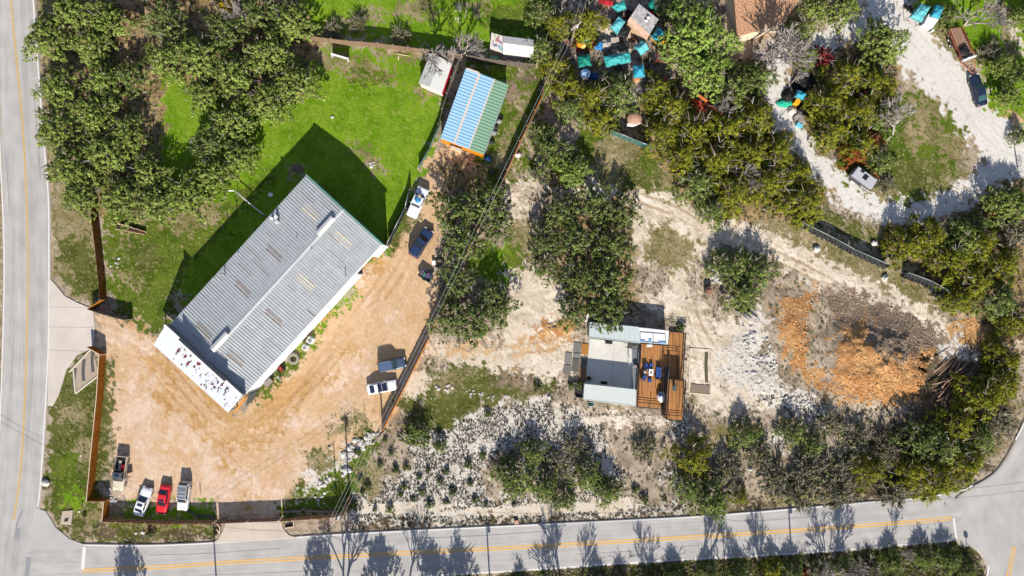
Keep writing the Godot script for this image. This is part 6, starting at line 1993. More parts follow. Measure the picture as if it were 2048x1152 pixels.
	st = fst(); slab(st, poly3([131, 1036, 139, 1034, 137, 1042, 129, 1043]), .1, .166); obj("opening", st, M.dark, dn)
	var cv := thing("concrete_flume", "concrete spillway with three grooves beside the west driveway", "spillway")
	st = fst(); slab(st, poly3([147, 735, 187, 700, 199, 750, 151, 786]), -.1, .10); obj("apron", st, grain(mat(lin(206, 190, 172), .9), noise_tex(51, .05, Color(.75, .75, .75), Color.WHITE), .5), cv)
	for k in [[152, 736, 149, 776, .5], [169, 718, 168, 762, .55], [186, 702, 187, 744, .5]]:
		st = fst(); ribbon(st, curve([k[0], k[1], (k[0] + k[2]) / 2 - 1, (k[1] + k[3]) / 2, k[2], k[3]]), k[4], .112); obj("groove", st, M.dark_grey, cv)
	st = fst()
	for k in [[139, 744, 182, 699], [199, 750, 151, 787], [147, 738, 151, 787]]:
		beam(st, G(k[0], k[1], .12), G(k[2], k[3], .12), .22, .2)
	obj("kerb", st, mat(lin(220, 208, 192), .9), cv)
	for k in [[570, 1050, 588, 1047, "concrete culvert mouth at the apron's side toward the power pole"], [433, 1051, 440, 1060, "concrete culvert mouth at the apron's side toward the parked cars"]]:
		var cu := thing("culvert", k[4], "culvert", Vector3.ZERO, 0, "culvert mouths at the apron")
		st = fst()
		var a1 := G(k[0], k[1], .2)
		var b1 := G(k[2], k[3], .2)
		beam(st, a1 + Vector3(0, 0, -.5), b1 + Vector3(0, 0, -.5), .15, .4); beam(st, a1 + Vector3(0, 0, .5), b1 + Vector3(0, 0, .5), .15, .4); bx(st, b1, Vector3(.15, .4, 1.1)); obj("headwall", st, mat(lin(224, 206, 184), .9), cu)
		st = fst(); quad(st, a1 + Vector3(0, -.08, -.45), b1 + Vector3(0, -.08, -.45), b1 + Vector3(0, -.08, .45), a1 + Vector3(0, -.08, .45)); obj("opening", st, M.dark, cu)
	for k in [[172, 1070, .35, "red stop sign on a pale post at the corner of the two roads"], [1933, 1108, 2.8, "dark red stop sign on the bushy corner beside the east road"]]:
		var sg := thing("stop_sign", k[3], "sign", G(k[0], k[1]) * Vector3(1, 0, 1), k[2], "stop signs")
		st = stb(); cyl(st, Vector3.ZERO, .04, 2.6, 6); obj("post", st, mat(lin(210, 200, 150)), sg)
		st = fst()
		var ring := []
		for i in 8:
			var aa := TAU * (i + .5) / 8
			ring.append(Vector3(cos(aa) * .42, 2.3 + sin(aa) * .42, -.06))
		for i in range(1, 7):
			st.add_vertex(ring[0]); st.add_vertex(ring[i]); st.add_vertex(ring[i + 1])
		var rb := []
		for p in ring:
			rb.append(p + Vector3(0, 0, .02))
		for i in range(1, 7):
			st.add_vertex(rb[0]); st.add_vertex(rb[i + 1]); st.add_vertex(rb[i])
		for i in 8:
			quad(st, ring[i], rb[i], rb[(i + 1) % 8], ring[(i + 1) % 8])
		obj("plate", st, mat(lin(200, 40, 50), .4), sg)
		st = fst()
		for i in 8:
			beam(st, ring[i] * Vector3(.93, 1, 1) - Vector3(0, 0, .008), ring[(i + 1) % 8] * Vector3(.93, 1, 1) - Vector3(0, 0, .008), .012, .03)
		obj("white_border", st, M.white, sg)
		var tx := TextMesh.new()
		var fo := SystemFont.new(); fo.font_names = PackedStringArray(["Droid Sans"]); tx.font = fo
		tx.text = "STOP"; tx.font_size = 32; tx.pixel_size = .0075; tx.depth = .006
		var to := put(tx, M.white, "lettering", sg); to.position = Vector3(0, 2.3, -.075); to.rotation.y = PI
	for k in [[169, 909, "small white marker post leaning on the west verge grass"], [166, 1020, "white marker post at the lower end of the verge"]]:
		st = fst(); var gg := G(k[0], k[1]); bx(st, gg + Vector3(0, .5, 0), Vector3(.1, 1.0, .1)); bx(st, gg + Vector3(0, 1.02, 0), Vector3(.3, .04, .2))
		tag(obj("marker_post", st, M.white), k[2], "post", "marker posts on the verge")
	var bp := thing("burn_barrel", "rusty open barrel beside white stones near the round bush", "barrel", G(1415, 581) * Vector3(1, 0, 1))
	st = stb(); cyl(st, Vector3.ZERO, .58, .95, 20, .6); obj("drum", st, mat(lin(60, 50, 46), .9), bp)
	st = stb(); cyl(st, Vector3(0, .955, 0), .52, .01, 20); obj("ash", st, mat(lin(140, 100, 80), .9), bp)
	st = stb(); torus(st, Vector3(0, .96, 0), .58, .04); obj("rim", st, mat(lin(150, 130, 120), .8), bp)
	st = stb(); cyl(st, Vector3.ZERO, .4, .5, 16); var g2 := G(1028, 1009); var pt := obj("round_pot", st, mat(lin(110, 100, 92), .9)); pt.position = Vector3(g2.x, 0, g2.z); tag(pt, "round dark pot on the pale strip beside the lower road", "pot")
	st = fst(); bx(st, Vector3.ZERO, Vector3(.7, .5, .6), .2); var bl := obj("pink_block", st, mat(lin(206, 160, 144), .9)); bl.position = G(1033, 1044, .2); tag(bl, "small pinkish block at the lower road's white edge line", "block")
	st = fst()
	for k in [[566, 1024, 604, 1022], [610, 1022, 676, 1024]]:
		beam(st, G(k[0], k[1], .2), G(k[2], k[3], .2), .3, .25)
	tag(obj("fallen_posts", st, mat(lin(150, 130, 122), .9)), "two grey timbers laid end to end on shaded grass inside the gate fence", "timber")
	for k in [[374, 1020, 400, 1036, "dark tube lying beside the silver wagon's bonnet", .16], [398, 1030, 432, 1036, "dark pipe bundle against the fence by the plank gate", .2], [399, 965, 401, 990, "thin dark stick upright in the yard beside the silver wagon", .04]]:
		st = stb(); tube(st, [G(k[0], k[1], .2), G(k[2], k[3], .3)], [k[5], k[5]], 7)
		tag(obj("pipe", st, M.dark_grey), k[4], "pipe")
# ---------------------------------------------------------------- poles and wires
func power_pole(px: float, py: float, h: float, label: String, turn: float, arms := true) -> Vector3:
	var g := G(px, py)
	var r := thing("power_pole", label, "power pole", Vector3(g.x, 0, g.z), turn, "power poles")
	var st := stb(); tube(st, [Vector3(0, -.2, 0), Vector3(0, h, 0)], [.16, .11], 10); obj("pole", st, mat(lin(150, 132, 116), .9), r)
	if arms:
		st = fst(); bx(st, Vector3(0, h - .35, .14), Vector3(2.0, .1, .09)); bx(st, Vector3(0, h - .8, -.14), Vector3(.9, .1, .09)); obj("cross_arm", st, mat(lin(200, 196, 190), .8), r)
		st = stb()
		for x in [-.9, -.45, .45, .9]:
			cyl(st, Vector3(x, h - .3, .14), .06, .2, 8)
		obj("insulator", st, M.white, r)
		st = stb(); cyl(st, Vector3(.35, h - 1.5, .05), .22, .8, 14); obj("transformer", st, mat(lin(200, 206, 206), .5), r)
	return Vector3(g.x, h, g.z)
func build_poles() -> void:
	var p1 := power_pole(700, 1002, 9.6, "power pole with cross arms at the fence corner above the lower road", .75)
	var p2 := power_pole(766, 862, 9.2, "power pole at the lower end of the tall orange diagonal fence", 1.1, false)
	var p3 := power_pole(1141, 93, 9.5, "power pole hidden in the junipers at the junkyard's edge", .7)
	var p4 := power_pole(983, 1214, 9.8, "power pole south of the lower road, the middle one", .05)
	var p5 := power_pole(1586, 1172, 9.6, "power pole south of the lower road nearest the road bend", .05)
	var p6 := power_pole(437, 1222, 9.8, "power pole south of the lower road opposite the apron", .05)
	var lp := thing("lamp_post", "short yard lamp post with white lamp on the grass by the boulders", "lamp post", G(672, 967) * Vector3(1, 0, 1))
	var st := stb(); cyl(st, Vector3.ZERO, .07, 4.2, 8); obj("post", st, M.dark_grey, lp)
	st = stb(); tube(st, [Vector3(0, 4.2, 0), Vector3(-.6, 4.3, .3)], [.04, .04], 6); lump(st, Vector3(-.75, 4.3, .35), Vector3(.28, .12, .2), 2, 3, .0); obj("lamp_head", st, M.white, lp)
	var runs := [[p1, p2, [-.8, -.3, .3, .8], "bundle of overhead wires between the two poles by the boulders", .5], [p2, p3, [-.3, .3], "pair of long overhead wires above the diagonal fence", 1.2], [p1, Vector3(-60, 8.5, 54), [-.5, .5], "overhead wires leaving the corner pole toward the plank gate's road", .4], [p3, G(1210, -120, 0) + Vector3(0, 9.5, 0), [-.4, .4], "overhead wires above the junipers at the junkyard", .3], [p4, p5, [-.7, .7], "overhead wires south of the lower road, toward the bend", .9], [p4, p6, [-.7, .7], "overhead wires south of the lower road, toward the apron", .9], [p6, G(-60, 960) + Vector3(0, 9, 0), [-.5, .5], "overhead wires crossing the west road at the junction", .6], [p5, G(2160, 1120) + Vector3(0, 9, 0), [-.7, .7], "overhead wires crossing the east road", .8]]
	for k in runs:
		st = stb()
		var d: Vector3 = (k[1] - k[0]).normalized().cross(Vector3.UP)
		for e in k[2]:
			var line := sag(k[0] + d * e, k[1] + d * e, k[4])
			var rad := []
			for p in line:
				rad.append(.017)
			tube(st, line, rad, 5)
		tag(obj("overhead_wires", st, M.cable), k[3], "wires", "overhead wires")
# ---------------------------------------------------------------- trees and plants
var crowns := {}
var woods := {}
func make_crown(sd: int, R: float, Ht: float, clumps: int, leaves: int, leaf: float, c1: Color, c2: Color, style: int) -> ArrayMesh:
	# leaf sprays spread through the crown's volume; style 0 broad oak, 1 feathery juniper, 2 low bush
	rng.seed = sd
	var V := PackedVector3Array()
	var N := PackedVector3Array()
	var C := PackedColorArray()
	var I := PackedInt32Array()
	var ph := rr(0, TAU)
	for c in clumps:
		var a := rr(0, TAU)
		var q := pow(rng.randf(), .55)
		var edge := 1.0 + .24 * sin(3.0 * a + ph) + .17 * sin(5.0 * a + ph * 2.3) + .12 * sin(9.0 * a + ph)
		var y: float
		if style == 0:
			y = Ht * (.34 + .64 * sqrt(maxf(0, 1.0 - q * q)) * rr(.35, 1.0))
		elif style == 1:
			y = Ht * (.15 + .82 * (1.0 - pow(q, 1.3)) * rr(.5, 1.0))
		else:
			y = Ht * (.12 + .8 * sqrt(maxf(0, 1.0 - q * q)) * rr(.4, 1.0))
		var cen := Vector3(cos(a) * q * R * edge * .9, y, sin(a) * q * R * edge * .9)
		var out := Vector3(cen.x / R, .55, cen.z / R).normalized()
		var axis := (out * rr(.3, 1.2) + Vector3(rr(-1, 1), rr(-.35, .6), rr(-1, 1))).normalized()
		var ln := rr(.25, .68) * (1.0 if style != 2 else .45)
		var th := rr(.06, .17) * (1.0 if style != 2 else .5)
		var tone := rr(.42, 1.38)
		var mix := rng.randf()
		for l in leaves:
			var t0 := rr(-1, 1)
			var d := axis * t0 * ln + Vector3(rng.randfn(), rng.randfn(), rng.randfn()) * th * (1.1 - .7 * absf(t0))
			var p := cen + d
			var n := (d.normalized() * .7 + out * .5 + Vector3(rr(-.8, .8), rr(-.3, 1.0), rr(-.8, .8))).normalized()
			var u := n.cross(Vector3(rr(-1, 1), rr(-1, 1), rr(-1, 1))).normalized()
			var v := n.cross(u)
			var s := leaf * rr(.6, 1.35)
			var w := s * (.62 if style != 1 else .42)
			var k := V.size()
			V.append(p - u * s); V.append(p + v * w); V.append(p + u * s); V.append(p - v * w)
			var t := clampf(mix + rr(-.45, .45), 0, 1)
			var f := tone * rr(.7, 1.3)
			var cc := c1.lerp(c2, t)
			cc = Color(cc.r * f, cc.g * f, cc.b * f)
			for e in 4:
				N.append(n); C.append(cc)
			I.append_array([k, k + 1, k + 2, k, k + 2, k + 3])
	var arr := []
	arr.resize(Mesh.ARRAY_MAX)
	arr[Mesh.ARRAY_VERTEX] = V; arr[Mesh.ARRAY_NORMAL] = N; arr[Mesh.ARRAY_COLOR] = C; arr[Mesh.ARRAY_INDEX] = I
	var m := ArrayMesh.new()
	m.add_surface_from_arrays(Mesh.PRIMITIVE_TRIANGLES, arr)
	return m
func branch(st: SurfaceTool, p: Vector3, d: Vector3, ln: float, rad: float, depth: int, spread: float, upw: float) -> void:
	var mid := p + d * ln * .5 + Vector3(rr(-.1, .1), rr(-.05, .1), rr(-.1, .1)) * ln
	var e := p + d * ln + Vector3(rr(-.12, .12), rr(-.05, .1), rr(-.12, .12)) * ln
	tube(st, [p, mid, e], [rad, rad * .82, rad * .62], 5 if depth > 2 else 3, false)
	if depth == 0:
		return
	for i in (3 if depth > 1 else 4):
		var nd := (d + Vector3(rr(-1, 1), rr(-.5, .8) + upw, rr(-1, 1)) * spread).normalized()
		var t := rr(.45, 1.0)
		branch(st, mid.lerp(e, t * 1.8 - .81), nd, ln * rr(.55, .85), maxf(rad * .6, .03), depth - 1, spread, upw)
func make_wood(sd: int, R: float, Ht: float, style: int) -> ArrayMesh:     # trunk with its limbs, and bare twigs that reach through the leaves
	rng.seed = sd
	var st := stb()
	st.set_color(lin(150, 138, 124))
	if style == 3:
		st.set_color(lin(204, 194, 188))
		var stems := 1 + sd % 3
		for k in stems:
			branch(st, Vector3(0, -.1, 0), Vector3(rr(-.45, .45), 1, rr(-.45, .45)).normalized(), Ht * .4, Ht * .024, 5, .66, .05)
		st.index()
		return done(st)
	var top := Vector3(rr(-.3, .3), Ht * .38, rr(-.3, .3))
	tube(st, [Vector3(0, -.2, 0), top * .5, top], [R * .075, R * .06, R * .05], 8, false)
	for i in 9:
		var a := TAU * i / 9 + rr(-.3, .3)
		var q := rr(.35, .85)
		var e := Vector3(cos(a) * R * q, Ht * rr(.5, .85), sin(a) * R * q)
		var mid := top.lerp(e, .5) + Vector3(0, rr(-.2, .4), 0)
		tube(st, [top * rr(.6, 1.0), mid, e], [R * .035, R * .024, R * .008], 5, false)
		for k in 2:
			var e2 := mid + Vector3(rr(-1, 1), rr(.2, .9), rr(-1, 1)) * R * .35
			tube(st, [mid, e2], [R * .018, R * .006], 4, false)
	st.set_color(lin(220, 212, 206))
	for i in (9 if style == 0 else 4):
		var a := rr(0, TAU)
		var q := sqrt(rng.randf())
		var p := Vector3(cos(a) * R * q * .85, Ht * (.5 + .42 * sqrt(1 - q * q)), sin(a) * R * q * .85)
		var d := Vector3(cos(a) * q, rr(.3, 1.1), sin(a) * q).normalized()
		for k in 3:
			tube(st, [p, p + (d + Vector3(rr(-.8, .8), rr(-.2, .3), rr(-.8, .8))) * rr(.4, .8)], [.026, .014], 3, false)
	st.index()
	return done(st)
func build_plant_stock() -> void:
	var ol := lin(126, 148, 66)
	var ol2 := lin(152, 166, 94)
	var dk := lin(92, 112, 52)
	var dk2 := lin(134, 148, 90)
	var ye := lin(156, 152, 52)
	var ye2 := lin(108, 126, 48)
	var br := lin(146, 182, 78)
	crowns = {"O": [], "D": [], "J": [], "N": [], "S": [], "L": []}
	woods = {"O": [], "D": [], "J": [], "N": [], "S": [], "L": [], "B": [], "W": []}
	for i in 4:
		crowns.O.append(make_crown(100 + i, 4.0, 5.6, 310, 38, .125, ol, ol2, 0)); woods.O.append(make_wood(100 + i, 4.0, 5.6, 0))
		crowns.D.append(make_crown(120 + i, 4.0, 6.0, 200, 38, .125, dk, dk2, 0)); woods.D.append(make_wood(120 + i, 4.0, 6.0, 0))
		crowns.J.append(make_crown(140 + i, 3.0, 5.0, 230, 36, .115, ye, ye2, 1)); woods.J.append(make_wood(140 + i, 3.0, 5.0, 1))
	for i in 3:
		crowns.N.append(make_crown(160 + i, 3.0, 4.6, 210, 36, .115, lin(96, 122, 56), lin(146, 158, 92), 1)); woods.N.append(make_wood(160 + i, 3.0, 4.6, 1))
		crowns.S.append(make_crown(180 + i, 1.2, 1.4, 70, 30, .10, dk, dk2, 2)); woods.S.append(make_wood(180 + i, 1.2, 1.3, 1))
		crowns.L.append(make_crown(190 + i, 5.2, 7.0, 560, 38, .13, br, ol2, 0)); woods.L.append(make_wood(190 + i, 5.2, 7.0, 0))
		woods.B.append(make_wood(202 + i * 4, 3.0, 6.5, 3))
	crowns["R"] = [make_crown(231, 1.6, 2.2, 80, 34, .12, lin(150, 58, 66), lin(120, 60, 60), 2)]; woods["R"] = [make_wood(231, 1.6, 2.2, 1)]
	crowns["C"] = [make_crown(232, 2.4, 3.4, 100, 40, .14, lin(170, 92, 48), lin(140, 96, 60), 1)]; woods["C"] = [make_wood(232, 2.4, 3.4, 1)]
	crowns["Y"] = [make_crown(233, 2.0, 4.6, 110, 40, .14, lin(236, 196, 30), lin(200, 170, 40), 1)]; woods["Y"] = [make_wood(233, 2.0, 4.6, 1)]
	for i in 2:                                  # bare grey brush
		rng.seed = 300 + i
		var st := stb()
		st.set_color(lin(172, 166, 146))
		for k in 26:
			branch(st, Vector3(rr(-.05, .05), 0, rr(-.05, .05)), Vector3(rr(-1, 1), rr(.4, 1), rr(-1, 1)).normalized(), rr(.7, 1.2), .02, 2, .8, 0.0)
		st.index()
		woods.W.append(done(st))
	crowns["W"] = [make_crown(330, 1.7, 1.5, 60, 24, .09, lin(112, 122, 70), lin(152, 152, 108), 2), make_crown(331, 1.7, 1.5, 60, 24, .09, lin(100, 108, 66), lin(150, 146, 110), 2)]
	crowns["B"] = []
const BASE := {"O": [4.0, 5.6], "D": [4.0, 6.0], "J": [3.0, 5.0], "N": [3.0, 4.6], "S": [1.2, 1.4], "L": [5.2, 7.0], "B": [3.0, 6.5], "W": [1.7, 1.6], "R": [1.6, 2.2], "C": [2.4, 3.4], "Y": [2.0, 4.6]}
const KIND := {"O": ["oak_tree", "tree", "oaks"], "D": ["oak_tree", "tree", "dark oaks"], "J": ["juniper_tree", "tree", "yellow-green junipers"], "N": ["juniper_tree", "tree", "green junipers"], "S": ["shrub", "shrub", "green shrubs"], "L": ["oak_tree", "tree", "large oaks"], "B": ["bare_tree", "tree", "bare trees"], "W": ["brush_bush", "bush", "bare grey bushes"], "R": ["red_shrub", "shrub", "red shrubs"], "C": ["rust_brown_tree", "tree", "rust brown trees"], "Y": ["yellow_tree", "tree", "yellow trees"]}
var tree_no := 0
func plant(kind: String, x: float, y: float, r: float, label: String, seen := true, tall := 1.0) -> void:
	var b: Array = BASE[kind]
	var k: float = r / 12.0 / b[0] * 1.06
	var hs := pow(k, .75) * tall
	var h: float = b[1] * hs
	var g := G(x, y, h * .6 if seen else 0.0)
	tree_no += 1
	rng.seed = 1000 + tree_no
	var t := thing(KIND[kind][0], label, KIND[kind][1], Vector3(g.x, gh(g.x, g.z) - .05, g.z), rr(0, TAU), KIND[kind][2])
	var i := tree_no % (woods[kind] as Array).size()
	var sx := k * rr(.94, 1.06)
	var o := put(woods[kind][i], M.bark, "trunk" if kind != "W" else "twigs", t)
	o.scale = Vector3(sx, hs, k)
	if not crowns[kind].is_empty():
		o = put(crowns[kind][i], M.leaf, "crown", t)
		o.scale = Vector3(sx, hs, k)
func build_trees() -> void:
	build_plant_stock()
	var T := [
	# the oak wood beside the west road
	["O", 95, 75, 46, "olive oak whose crown juts over the west road's edge line, uppermost"], ["O", 140, 22, 42, "olive oak at the frame's top edge beside the west road"], ["O", 185, 95, 40, "olive oak behind the uppermost one that juts over the road"], ["O", 118, 178, 42, "olive oak on the road verge below the uppermost jutting oak"],
	["O", 112, 258, 42, "olive oak jutting over the west road, lower of the two"], ["O", 140, 335, 44, "olive oak on the verge just below the lower jutting oak"], ["O", 190, 225, 46, "olive oak left of the shaded grass clearing, against the verge oaks"], ["O", 205, 160, 38, "grey twiggy oak left of the tan clearing"], ["O", 215, 310, 46, "olive oak at the clearing's lower left corner"],
	["O", 160, 395, 36, "olive oak above the top end of the brown west fence"], ["O", 240, 395, 46, "olive oak directly above the hollow log, left of two"], ["O", 310, 405, 44, "olive oak directly above the hollow log, right of two"], ["O", 300, 345, 40, "olive oak on the clearing's shaded lower rim"], ["O", 375, 388, 46, "olive oak between the hollow log's oaks and the wire fence"],
	["O", 428, 350, 42, "olive oak next to the wire fence's white rail"], ["D", 420, 285, 42, "dark oak on the clearing's right rim, lower"], ["O", 468, 245, 46, "olive oak bulging over the lawn toward the workshop"], ["O", 478, 312, 38, "olive oak just above the wire fence's corner"], ["O", 215, 40, 40, "olive oak left of the tan plank-fence clearing"],
	["D", 330, 40, 44, "dark oak above the tan clearing, beside the weathered plank fence"], ["O", 335, 120, 42, "olive oak on the tan clearing's right side"], ["O", 395, 115, 46, "olive oak crossing the plank fence's west end"], ["D", 450, 62, 42, "dark oak beside the yellow tree"], ["O", 470, 150, 48, "olive oak in the middle of the wood's eastern lobe"],
	["O", 540, 110, 48, "olive oak against the plank fence, left of the board stand's lawn"], ["O", 592, 165, 46, "olive oak at the wood's eastern tip on the bright lawn"], ["O", 535, 205, 44, "olive oak at the wood's lower eastern edge over the lawn"], ["D", 515, 22, 44, "dark oak beyond the plank fence at the frame's top edge"], ["O", 585, 42, 40, "olive oak beyond the plank fence by its bend"], ["O", 405, 190, 34, "olive oak at the head of the bright grass clearing"],
	["D", 265, 150, 34, "dark oak in the gap below the tan clearing"], ["O", 255, 265, 36, "olive oak on the clearing's left rim"], ["Y", 452, 14, 20, "bright yellow tree at the frame's top edge"], ["B", 486, 18, 30, "bare grey tree beside the yellow tree"],
	# along the plank fence
	["B", 868, 78, 48, "bare grey tree on the plank fence above the red shed, the wide one"], ["B", 922, 95, 36, "bare pale tree at the plank fence's gap behind the striped shed"], ["W", 715, 45, 20, "grey brush on the field side of the plank fence's bend"], ["W", 800, 70, 22, "reddish grey brush at the plank fence, toward the bare trees"], ["W", 665, 58, 20, "grey brush at the plank fence near its oak end"], ["N", 1085, 95, 36, "dark juniper beside the white shed's right end"], ["N", 1085, 20, 34, "dark juniper at the frame's top edge by the bright field"],
	# round the junk
	["J", 1115, 45, 34, "yellow-green juniper at the top, left of the junkyard wires"], ["J", 1172, 42, 40, "golden juniper just left of the two teal canopies"], ["J", 1112, 130, 34, "yellow-green juniper by the plank fence's right end"], ["J", 1140, 172, 38, "yellow-green juniper below the blue-white umbrella, left"], ["J", 1185, 195, 42, "yellow-green juniper below the navy tarp"], ["N", 1238, 185, 44, "grey-green juniper below the longest teal canopy"], ["J", 1208, 235, 36, "yellow-green juniper above the short dark green screen fence"], ["N", 1145, 215, 34, "shaded juniper at the diagonal fence's top end"],
	["L", 1392, 62, 66, "largest bright green oak, beside the grey cabin roof"], ["L", 1410, 140, 50, "bright green oak just below the largest oak"], ["N", 1340, 15, 26, "dark juniper between the cabin roof and largest oak, at the top"],
	# juniper wood west of the gravel loop
	["J", 1320, 178, 36, "yellow-green juniper right of the junkyard path's lower end"], ["J", 1345, 215, 44, "yellow-green juniper left of the rusty red boards"], ["J", 1325, 265, 40, "yellow-green juniper right of the camper shell"], ["N", 1470, 175, 46, "green juniper below the bright oaks"], ["N", 1520, 155, 40, "green juniper at the gravel loop's upper left bend"], ["J", 1390, 262, 44, "yellow-green juniper directly below the rusty red boards"], ["J", 1370, 310, 40, "yellow-green juniper right of the pale grass by the screen fence"], ["J", 1460, 255, 46, "yellow-green juniper right of the rusty red boards"], ["J", 1518, 235, 44, "yellow-green juniper left of the loop's narrowest part"], ["J", 1440, 320, 46, "yellow-green juniper in the middle of the juniper wood"], ["J", 1505, 310, 46, "juniper among bare twigs in the wood's middle, toward the loop"], ["N", 1400, 365, 44, "green juniper at the wood's lower left over pale grass"], ["J", 1470, 385, 46, "juniper above the haul track, left of the black screens"], ["J", 1540, 370, 46, "juniper above the haul track, nearer the black screens"], ["J", 1560, 300, 40, "juniper beside the loop opposite the yellow box"], ["J", 1600, 345, 38, "juniper touching the loop's lower left curve"], ["J", 1615, 405, 44, "yellow-green juniper above the upper black screen's end"], ["N", 1430, 420, 34, "bright green bush-like juniper at the haul track's bend"], ["B", 1425, 200, 30, "bare grey tree beside the rusty red boards"], ["B", 1490, 345, 30, "bare purple-grey tree in the middle of the juniper wood"],
	# island in the loop
	["O", 1765, 88, 50, "grey-green oak at the loop island's top by the white drive"], ["J", 1700, 150, 44, "juniper right of the red shrub on the island"], ["J", 1755, 165, 46, "juniper below the grey-green oak on the island"], ["J", 1660, 205, 42, "juniper right of the black heap on the island"], ["J", 1722, 225, 46, "juniper in the island's middle"], ["N", 1780, 230, 40, "green juniper on the island's grassy right edge"], ["J", 1668, 262, 38, "juniper above the loop's grass edge, near the dark blue bin"], ["J", 1728, 285, 38, "juniper above the rust brown trees"], ["N", 1768, 318, 30, "green juniper right of the rust brown tree by the camper"], ["C", 1712, 305, 30, "rust brown tree behind the grey camper, nearer the loop"], ["C", 1748, 282, 26, "rust brown tree behind the grey camper, nearer the pale grass"], ["R", 1648, 112, 22, "dark red shrub at the island's upper left"], ["R", 1722, 190, 17, "reddish shrub in the island's middle"], ["B", 1810, 265, 46, "bare pale tree spreading over dry grass on the island"], ["W", 1770, 365, 22, "dry brush below the camper's timber panel"],
	# north of the loop
	["B", 1530, 95, 66, "big bare purple-grey tree at the orange roof's corner"], ["N", 1605, 60, 34, "bright green juniper hedge end beside the orange roof"], ["N", 1618, 110, 28, "green juniper between the bare tree and red shrub"], ["O", 1685, 18, 36, "olive oak at the frame's top beside the drive"], ["O", 1630, 20, 30, "olive oak at the frame's top next to the orange roof"],
	["B", 1965, 30, 40, "bare white leaning tree on the grass above the trailer"], ["N", 1903, 28, 26, "dark juniper beside the blue tarped load"], ["W", 1984, 104, 24, "grey bush right of the trailer's tongue"], ["O", 2004, 132, 26, "olive oak right of the black-blue sedan's bonnet"], ["O", 2018, 190, 26, "olive oak right of the black-blue sedan's boot"], ["D", 2045, 150, 30, "dark oak cut by the frame's edge beside the trailer's grass"], ["O", 2050, 30, 30, "olive oak in the frame's upper right corner"], ["N", 2045, 270, 20, "green juniper at the gravel drive's right end"],
	# juniper wood east of the black screens
	["O", 2004, 408, 36, "oak in the loop's lower right corner, nearest the gravel"], ["R", 1985, 418, 18, "red shrub in the wood below the loop's right end"], ["O", 2040, 410, 34, "oak at the frame's edge below the gravel drive"], ["J", 1815, 492, 40, "juniper at the gap between the two black screens"], ["J", 1868, 470, 42, "juniper above the lower black screen's upper end"], ["O", 1925, 480, 40, "olive oak below the loop's shaded bend"], ["J", 1910, 520, 48, "yellow-green juniper right of the lower black screen"], ["J", 1965, 490, 46, "yellow-green juniper in the middle of the east wood"], ["W", 2030, 470, 40, "bare purple-grey brush at the frame's edge in the east wood"], ["J", 2015, 530, 44, "juniper at the frame's edge below the purple-grey brush"], ["J", 1955, 565, 44, "juniper directly right of the lower black screen's end"], ["J", 1925, 598, 34, "juniper at the haul track's right end"], ["N", 2005, 600, 44, "green juniper above the orange soil in the east wood"], ["J", 2035, 645, 34, "juniper at the frame's edge above the pale soil"], ["N", 1962, 448, 30, "shaded juniper below the loop's right bend"],
	# oaks over the diagonal fence
	["D", 918, 428, 52, "dark oak overhanging the midnight blue wagon"], ["D", 975, 405, 44, "dark oak under the wires above the wagon's oak"], ["D", 925, 490, 46, "dark oak beside the large black tyre"], ["D", 992, 455, 34, "dark oak right of the wires, level with the workshop's corner"], ["D", 915, 560, 36, "dark oak right of the small dark trailer"], ["D", 985, 592, 34, "dark oak right of the wires, level with the small dark trailer"], ["D", 900, 640, 38, "dark oak at the diagonal fence's visible upper end"], ["D", 950, 642, 46, "dark oak overhanging the pale track below the fence oaks"], ["D", 998, 615, 34, "dark oak at the fence oaks' right edge over pale ground"],
	# the motte in the middle lot
	["N", 1085, 265, 32, "dark green juniper inside the diagonal fence's upper bend"], ["D", 1105, 300, 38, "dark oak beside the bright little oak above the track"], ["L", 1148, 345, 34, "bright green little oak above the haul track's start"], ["W", 1080, 345, 26, "brown dry brush by the diagonal fence above the haul track"], ["D", 1122, 425, 36, "dark oak at the middle motte's upper left"], ["D", 1188, 405, 42, "dark oak at the middle motte's top"], ["D", 1246, 425, 38, "dark oak at the middle motte's upper right"], ["D", 1088, 482, 32, "dark oak at the middle motte's left over pale grass"], ["D", 1150, 478, 38, "dark oak in the middle motte's heart, upper"], ["D", 1222, 490, 42, "dark oak at the middle motte's right rim"], ["D", 1090, 535, 30, "dark oak at the middle motte's lower left tip"], ["D", 1155, 555, 38, "dark oak in the middle motte's heart, lower"], ["D", 1215, 560, 46, "dark oak above the container's silver roof, right"], ["D", 1148, 625, 34, "dark oak over orange soil beside the container's corner"], ["D", 1215, 620, 46, "dark oak overhanging the container's silver roof"],
	["N", 1468, 535, 42, "left stem of the round green bush beside the burn barrel"], ["N", 1520, 545, 44, "right stem of the round green bush beside the orange soil"], ["N", 1490, 590, 38, "lower stem of the round green bush above the pole pile"],
	# limestone slope
	["S", 832, 872, 26, "tall dark green shrub below the diagonal fence's lower end"], ["N", 836, 862, 24, "dark juniper behind the tall dark green shrub"], ["N", 878, 893, 15, "slim juniper with long shadow on the limestone slope"], ["N", 1030, 962, 42, "green juniper at the slope's shaded left group, lowest"], ["N", 1068, 908, 28, "green juniper at the slope's left group, upper"], ["N", 1092, 978, 32, "green juniper above the round dark pot"], ["W", 1150, 900, 34, "grey brush below the south container, among the slope's junipers"], ["N", 1175, 955, 36, "green juniper in the slope group's middle"], ["N", 1218, 985, 32, "green juniper at the slope group's right end"], ["N", 1130, 1004, 24, "small green juniper at the group's lower edge by the pale strip"],
